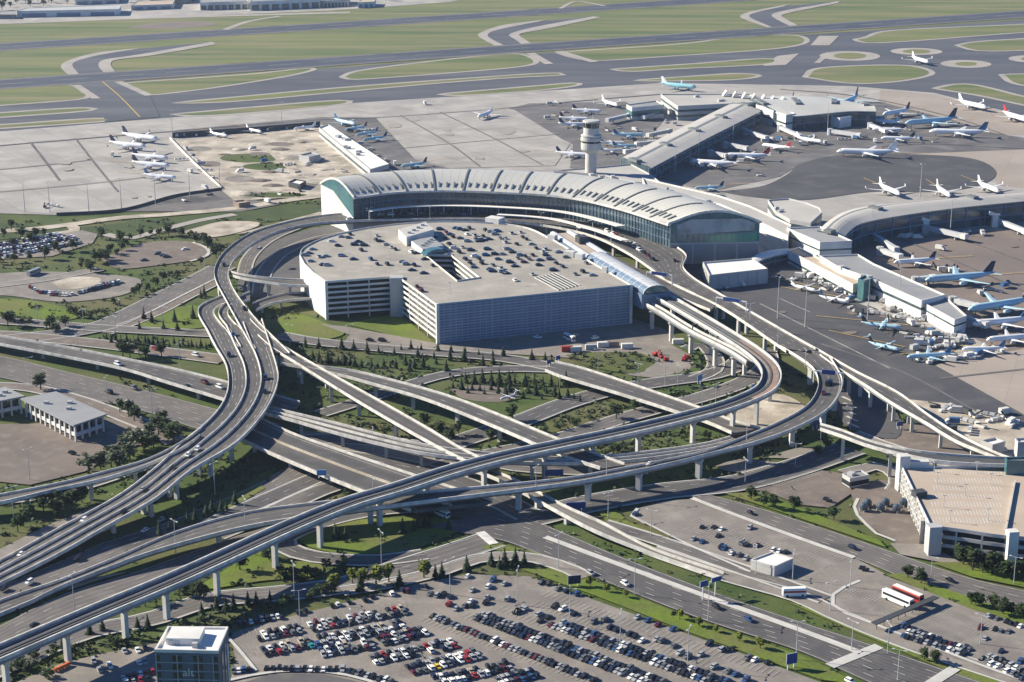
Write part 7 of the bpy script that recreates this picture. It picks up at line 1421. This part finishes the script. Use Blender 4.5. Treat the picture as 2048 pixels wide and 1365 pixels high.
trees('conifer', 'on the oval lawn inside the loop road', [(825, 1064), (837, 1058), (848, 1056), (857, 1058), (807, 1067), (898, 1061), (668, 1080), (680, 1082), (693, 1078)], 6.5, 'conifers on the oval lawn')
trees('conifer', 'along the top edge of the foreground lot', [(980, 1132), (997, 1136), (1029, 1132), (1048, 1130), (936, 1144), (868, 1157), (885, 1154), (722, 1186), (796, 1174), (1012, 1134)], 7, 'conifers along the foreground lot')
trees('conifer', 'below the guideway columns at left', [(514, 1210), (495, 1213), (469, 1218), (451, 1222), (430, 1218), (406, 1231), (272, 1256), (293, 1256), (123, 1298), (181, 1268), (205, 1264), (540, 1203)], 5.5, 'conifers below the guideway')
trees('leafy', 'beside the right garage front', [(1925, 1132), (1943, 1142), (1962, 1146), (1984, 1150), (2004, 1156), (2024, 1160), (2044, 1160)], 9, 'trees before the right garage')
trees('grey', 'in the clump beside the office lot', [(180, 947), (200, 940), (225, 933), (240, 918), (255, 908), (270, 900), (285, 892), (232, 945), (262, 925)], 10, 'trees beside the office lot')
trees('leafy', 'at the top end of the office clump', [(300, 884), (318, 870), (325, 856), (335, 878), (348, 888), (305, 900), (290, 908)], 10, 'trees beside the office lot')
trees('leafy', 'on the dark bank below the slim side ramp', [(75, 1010), (95, 1005), (112, 1014), (132, 1020), (60, 1034), (50, 1054), (35, 1066), (150, 1012), (165, 1006), (88, 1028), (110, 1035)], 8, 'trees on the dark bank')
trees('leafy', 'by the verge behind the white-columned office', [(84, 780), (270, 842), (255, 836), (240, 828)], 9, 'trees behind the office')
trees('leafy', 'on the verge above the low left bridge', [(248, 715), (262, 717), (276, 714), (290, 719), (326, 716), (100, 660), (112, 668), (14, 652), (130, 655)], 9, 'trees above the left bridge')
trees('leafy', 'round the far left parking lots', [(165, 534), (178, 538), (190, 528), (203, 516), (222, 508), (240, 502), (252, 495), (125, 514), (205, 480), (110, 505), (395, 490), (425, 508), (440, 512), (280, 474), (320, 474), (348, 472), (380, 478), (262, 480), (215, 528), (60, 485), (30, 492), (90, 470), (20, 460), (410, 492), (172, 540), (185, 545), (160, 538), (198, 524), (210, 519), (232, 512), (300, 472), (335, 470), (362, 474), (400, 484), (415, 498), (432, 516), (75, 478), (45, 480), (8, 476), (145, 505), (118, 508), (60, 520), (30, 524), (90, 520), (0, 528), (246, 488)], 7.2, 'trees round the far left lots')
trees('shrub', 'on the bank behind the bright grass mound', [(140, 626), (152, 630), (165, 634), (180, 636), (196, 634), (208, 628), (12, 640), (28, 644), (42, 646), (56, 648)], 6, 'shrubs by the mound')
trees('leafy', 'on the slope above the diagonal road', S4([(955, 655), (1030, 630), (905, 675), (860, 700), (820, 725), (780, 740), (670, 790), (1180, 560)]), 6, 'small trees on the slope')
trees('leafy', 'in the bowl between the ramps', [(881, 876), (916, 870), (980, 886), (1001, 880), (1024, 844), (850, 852), (1270, 822), (1231, 838), (900, 888), (1045, 876)], 8, 'trees in the bowl')
trees('shrub', 'in the bowl beneath the guideway', [(1225, 906), (1212, 912), (1240, 902), (1255, 898), (1370, 880), (1385, 876), (1412, 880), (700, 992), (715, 996), (728, 990), (690, 1000), (1150, 850), (1120, 858), (1180, 842), (1090, 868)], 4.5, 'shrubs in the bowl')
trees('leafy', 'on the bright lawn under the guideway', [(480, 1142), (510, 1112), (525, 1116), (540, 1120), (369, 1192), (395, 1198), (410, 1195), (380, 1180), (293, 1214), (310, 1208)], 7, 'trees under the guideway')
trees('shrub', 'along the road north of the foreground lot', [(570, 1162), (585, 1160), (600, 1158), (615, 1155), (630, 1152), (655, 1138), (690, 1138), (640, 1188), (655, 1190), (620, 1196), (560, 1212), (580, 1206), (530, 1220)], 6, 'shrubs north of the lot')
trees('young', 'beside the road north of the lot', [(670, 1188), (702, 1168), (726, 1176), (755, 1170), (776, 1168), (848, 1158)], 8, 'young trees north of the lot')
trees('young', 'on the grass strip between highway and lot', [(1180, 1176), (1214, 1186), (1250, 1198), (1361, 1242), (1396, 1256), (1475, 1286), (1519, 1300), (1430, 1268)], 4.5, 'young trees on the grass strip')
trees('shrub', 'on the lower left bank', [(73, 1316), (50, 1334), (94, 1356), (60, 1345), (35, 1340), (110, 1312), (20, 1352), (225, 1290)], 5, 'shrubs on the lower left bank')
trees('leafy', 'on the strip above the right lot', [(1527, 1014), (1545, 1018), (1587, 1022), (1668, 1040), (1504, 1000), (1650, 900), (1632, 912)], 6.5, 'trees above the right lot')
trees('leafy', 'between the coach lot and the road', [(1816, 1158), (1840, 1170), (1943, 1210), (1959, 1215), (1983, 1220), (2003, 1230), (2022, 1230), (2046, 1242), (1850, 1322), (1873, 1330)], 6.5, 'trees by the coach lot')
trees('leafy', 'far off beyond the hangars at the top edge', [(-10, 14), (12, 10), (30, 8), (52, 6), (75, 5), (96, 4), (120, 3), (148, 2), (170, 2), (195, 0), (218, 0), (245, 4), (4, 20), (20, 17), (60, 14), (85, 12), (105, 9), (135, 8), (262, 2), (385, 2), (395, 4), (-5, 8), (40, 2), (66, -2), (655, 12), (672, 8), (692, 6), (770, 1)], 12, 'far trees by the hangars')

# ---------------------------------------------------------------- low scrub on the verges (ground cover)
bpy.context.view_layer.update(); dgr = bpy.context.evaluated_depsgraph_get(); r3 = random.Random(5); rnd.seed(77); sc_ = MB(); tries = 0; cnt = 0
OKN = ('grass', 'lawn', 'ground', 'scrub_grass')
def scrub_area(x0, y0, x1, y1, n, size):
    for _ in range(n):
        p = W(r3.uniform(x0, x1), r3.uniform(y0, y1))
        hit, loc, nor, idx, ob, mx = scene.ray_cast(dgr, (p.x, p.y, 7.5), (0, 0, -1), distance=9)
        if not hit or not ob.name.startswith(OKN) or ob.name.startswith('grass_island'): continue
        if ob.name.startswith(('grass_lawn', 'grass_strip', 'lawn')) and r3.random() < .75: continue
        s = size * r3.uniform(.5, 1.4); mi_ = r3.choice((0, 0, 1, 2))
        for j in range(7):
            c = V((p.x + r3.gauss(0, s * .5), p.y + r3.gauss(0, s * .5), loc.z + abs(r3.gauss(.25, .3)) * s)); a = r3.uniform(0, 6.28); u = V((math.cos(a), math.sin(a), r3.uniform(-.3, .5))) * s * .42; v = V((-math.sin(a), math.cos(a), r3.uniform(.2, 1.2))) * s * .36
            sc_.face([c - u, c + v, c + u, c - v], mi_)
for a in ((550, 690, 1560, 960, 2300, 1.7), (0, 440, 460, 700, 600, 1.7), (440, 440, 640, 640, 250, 1.8), (0, 940, 560, 1365, 1100, 1.5), (560, 950, 1300, 1200, 700, 1.4), (1420, 740, 2048, 960, 500, 1.8), (1300, 960, 2048, 1365, 600, 1.2), (60, 760, 520, 960, 500, 1.6), (450, 250, 660, 410, 200, 2.0)): scrub_area(*a)
so_ = sc_.build('ground_cover', [M['leaf_dark'], M['leaf'], M['leaf_grey']]); tag(so_, 'low scrubby weeds and ground cover on the verges', 'ground cover', None, 'stuff')
# ================================================================ HAZE
m = bpy.data.materials.new('haze'); m.use_nodes = True; t = m.node_tree; t.nodes.clear(); o = t.nodes.new('ShaderNodeOutputMaterial'); v = t.nodes.new('ShaderNodeVolumePrincipled')
v.inputs['Color'].default_value = (.68, .82, 1, 1); v.inputs['Density'].default_value = 0.000032; v.inputs['Anisotropy'].default_value = .2; t.links.new(v.outputs[0], o.inputs['Volume'])
mb = MB(); mb.box((0, 4250, 143), (14200, 9700, 288)); hz = mb.build('haze', m); hz['kind'] = 'stuff'
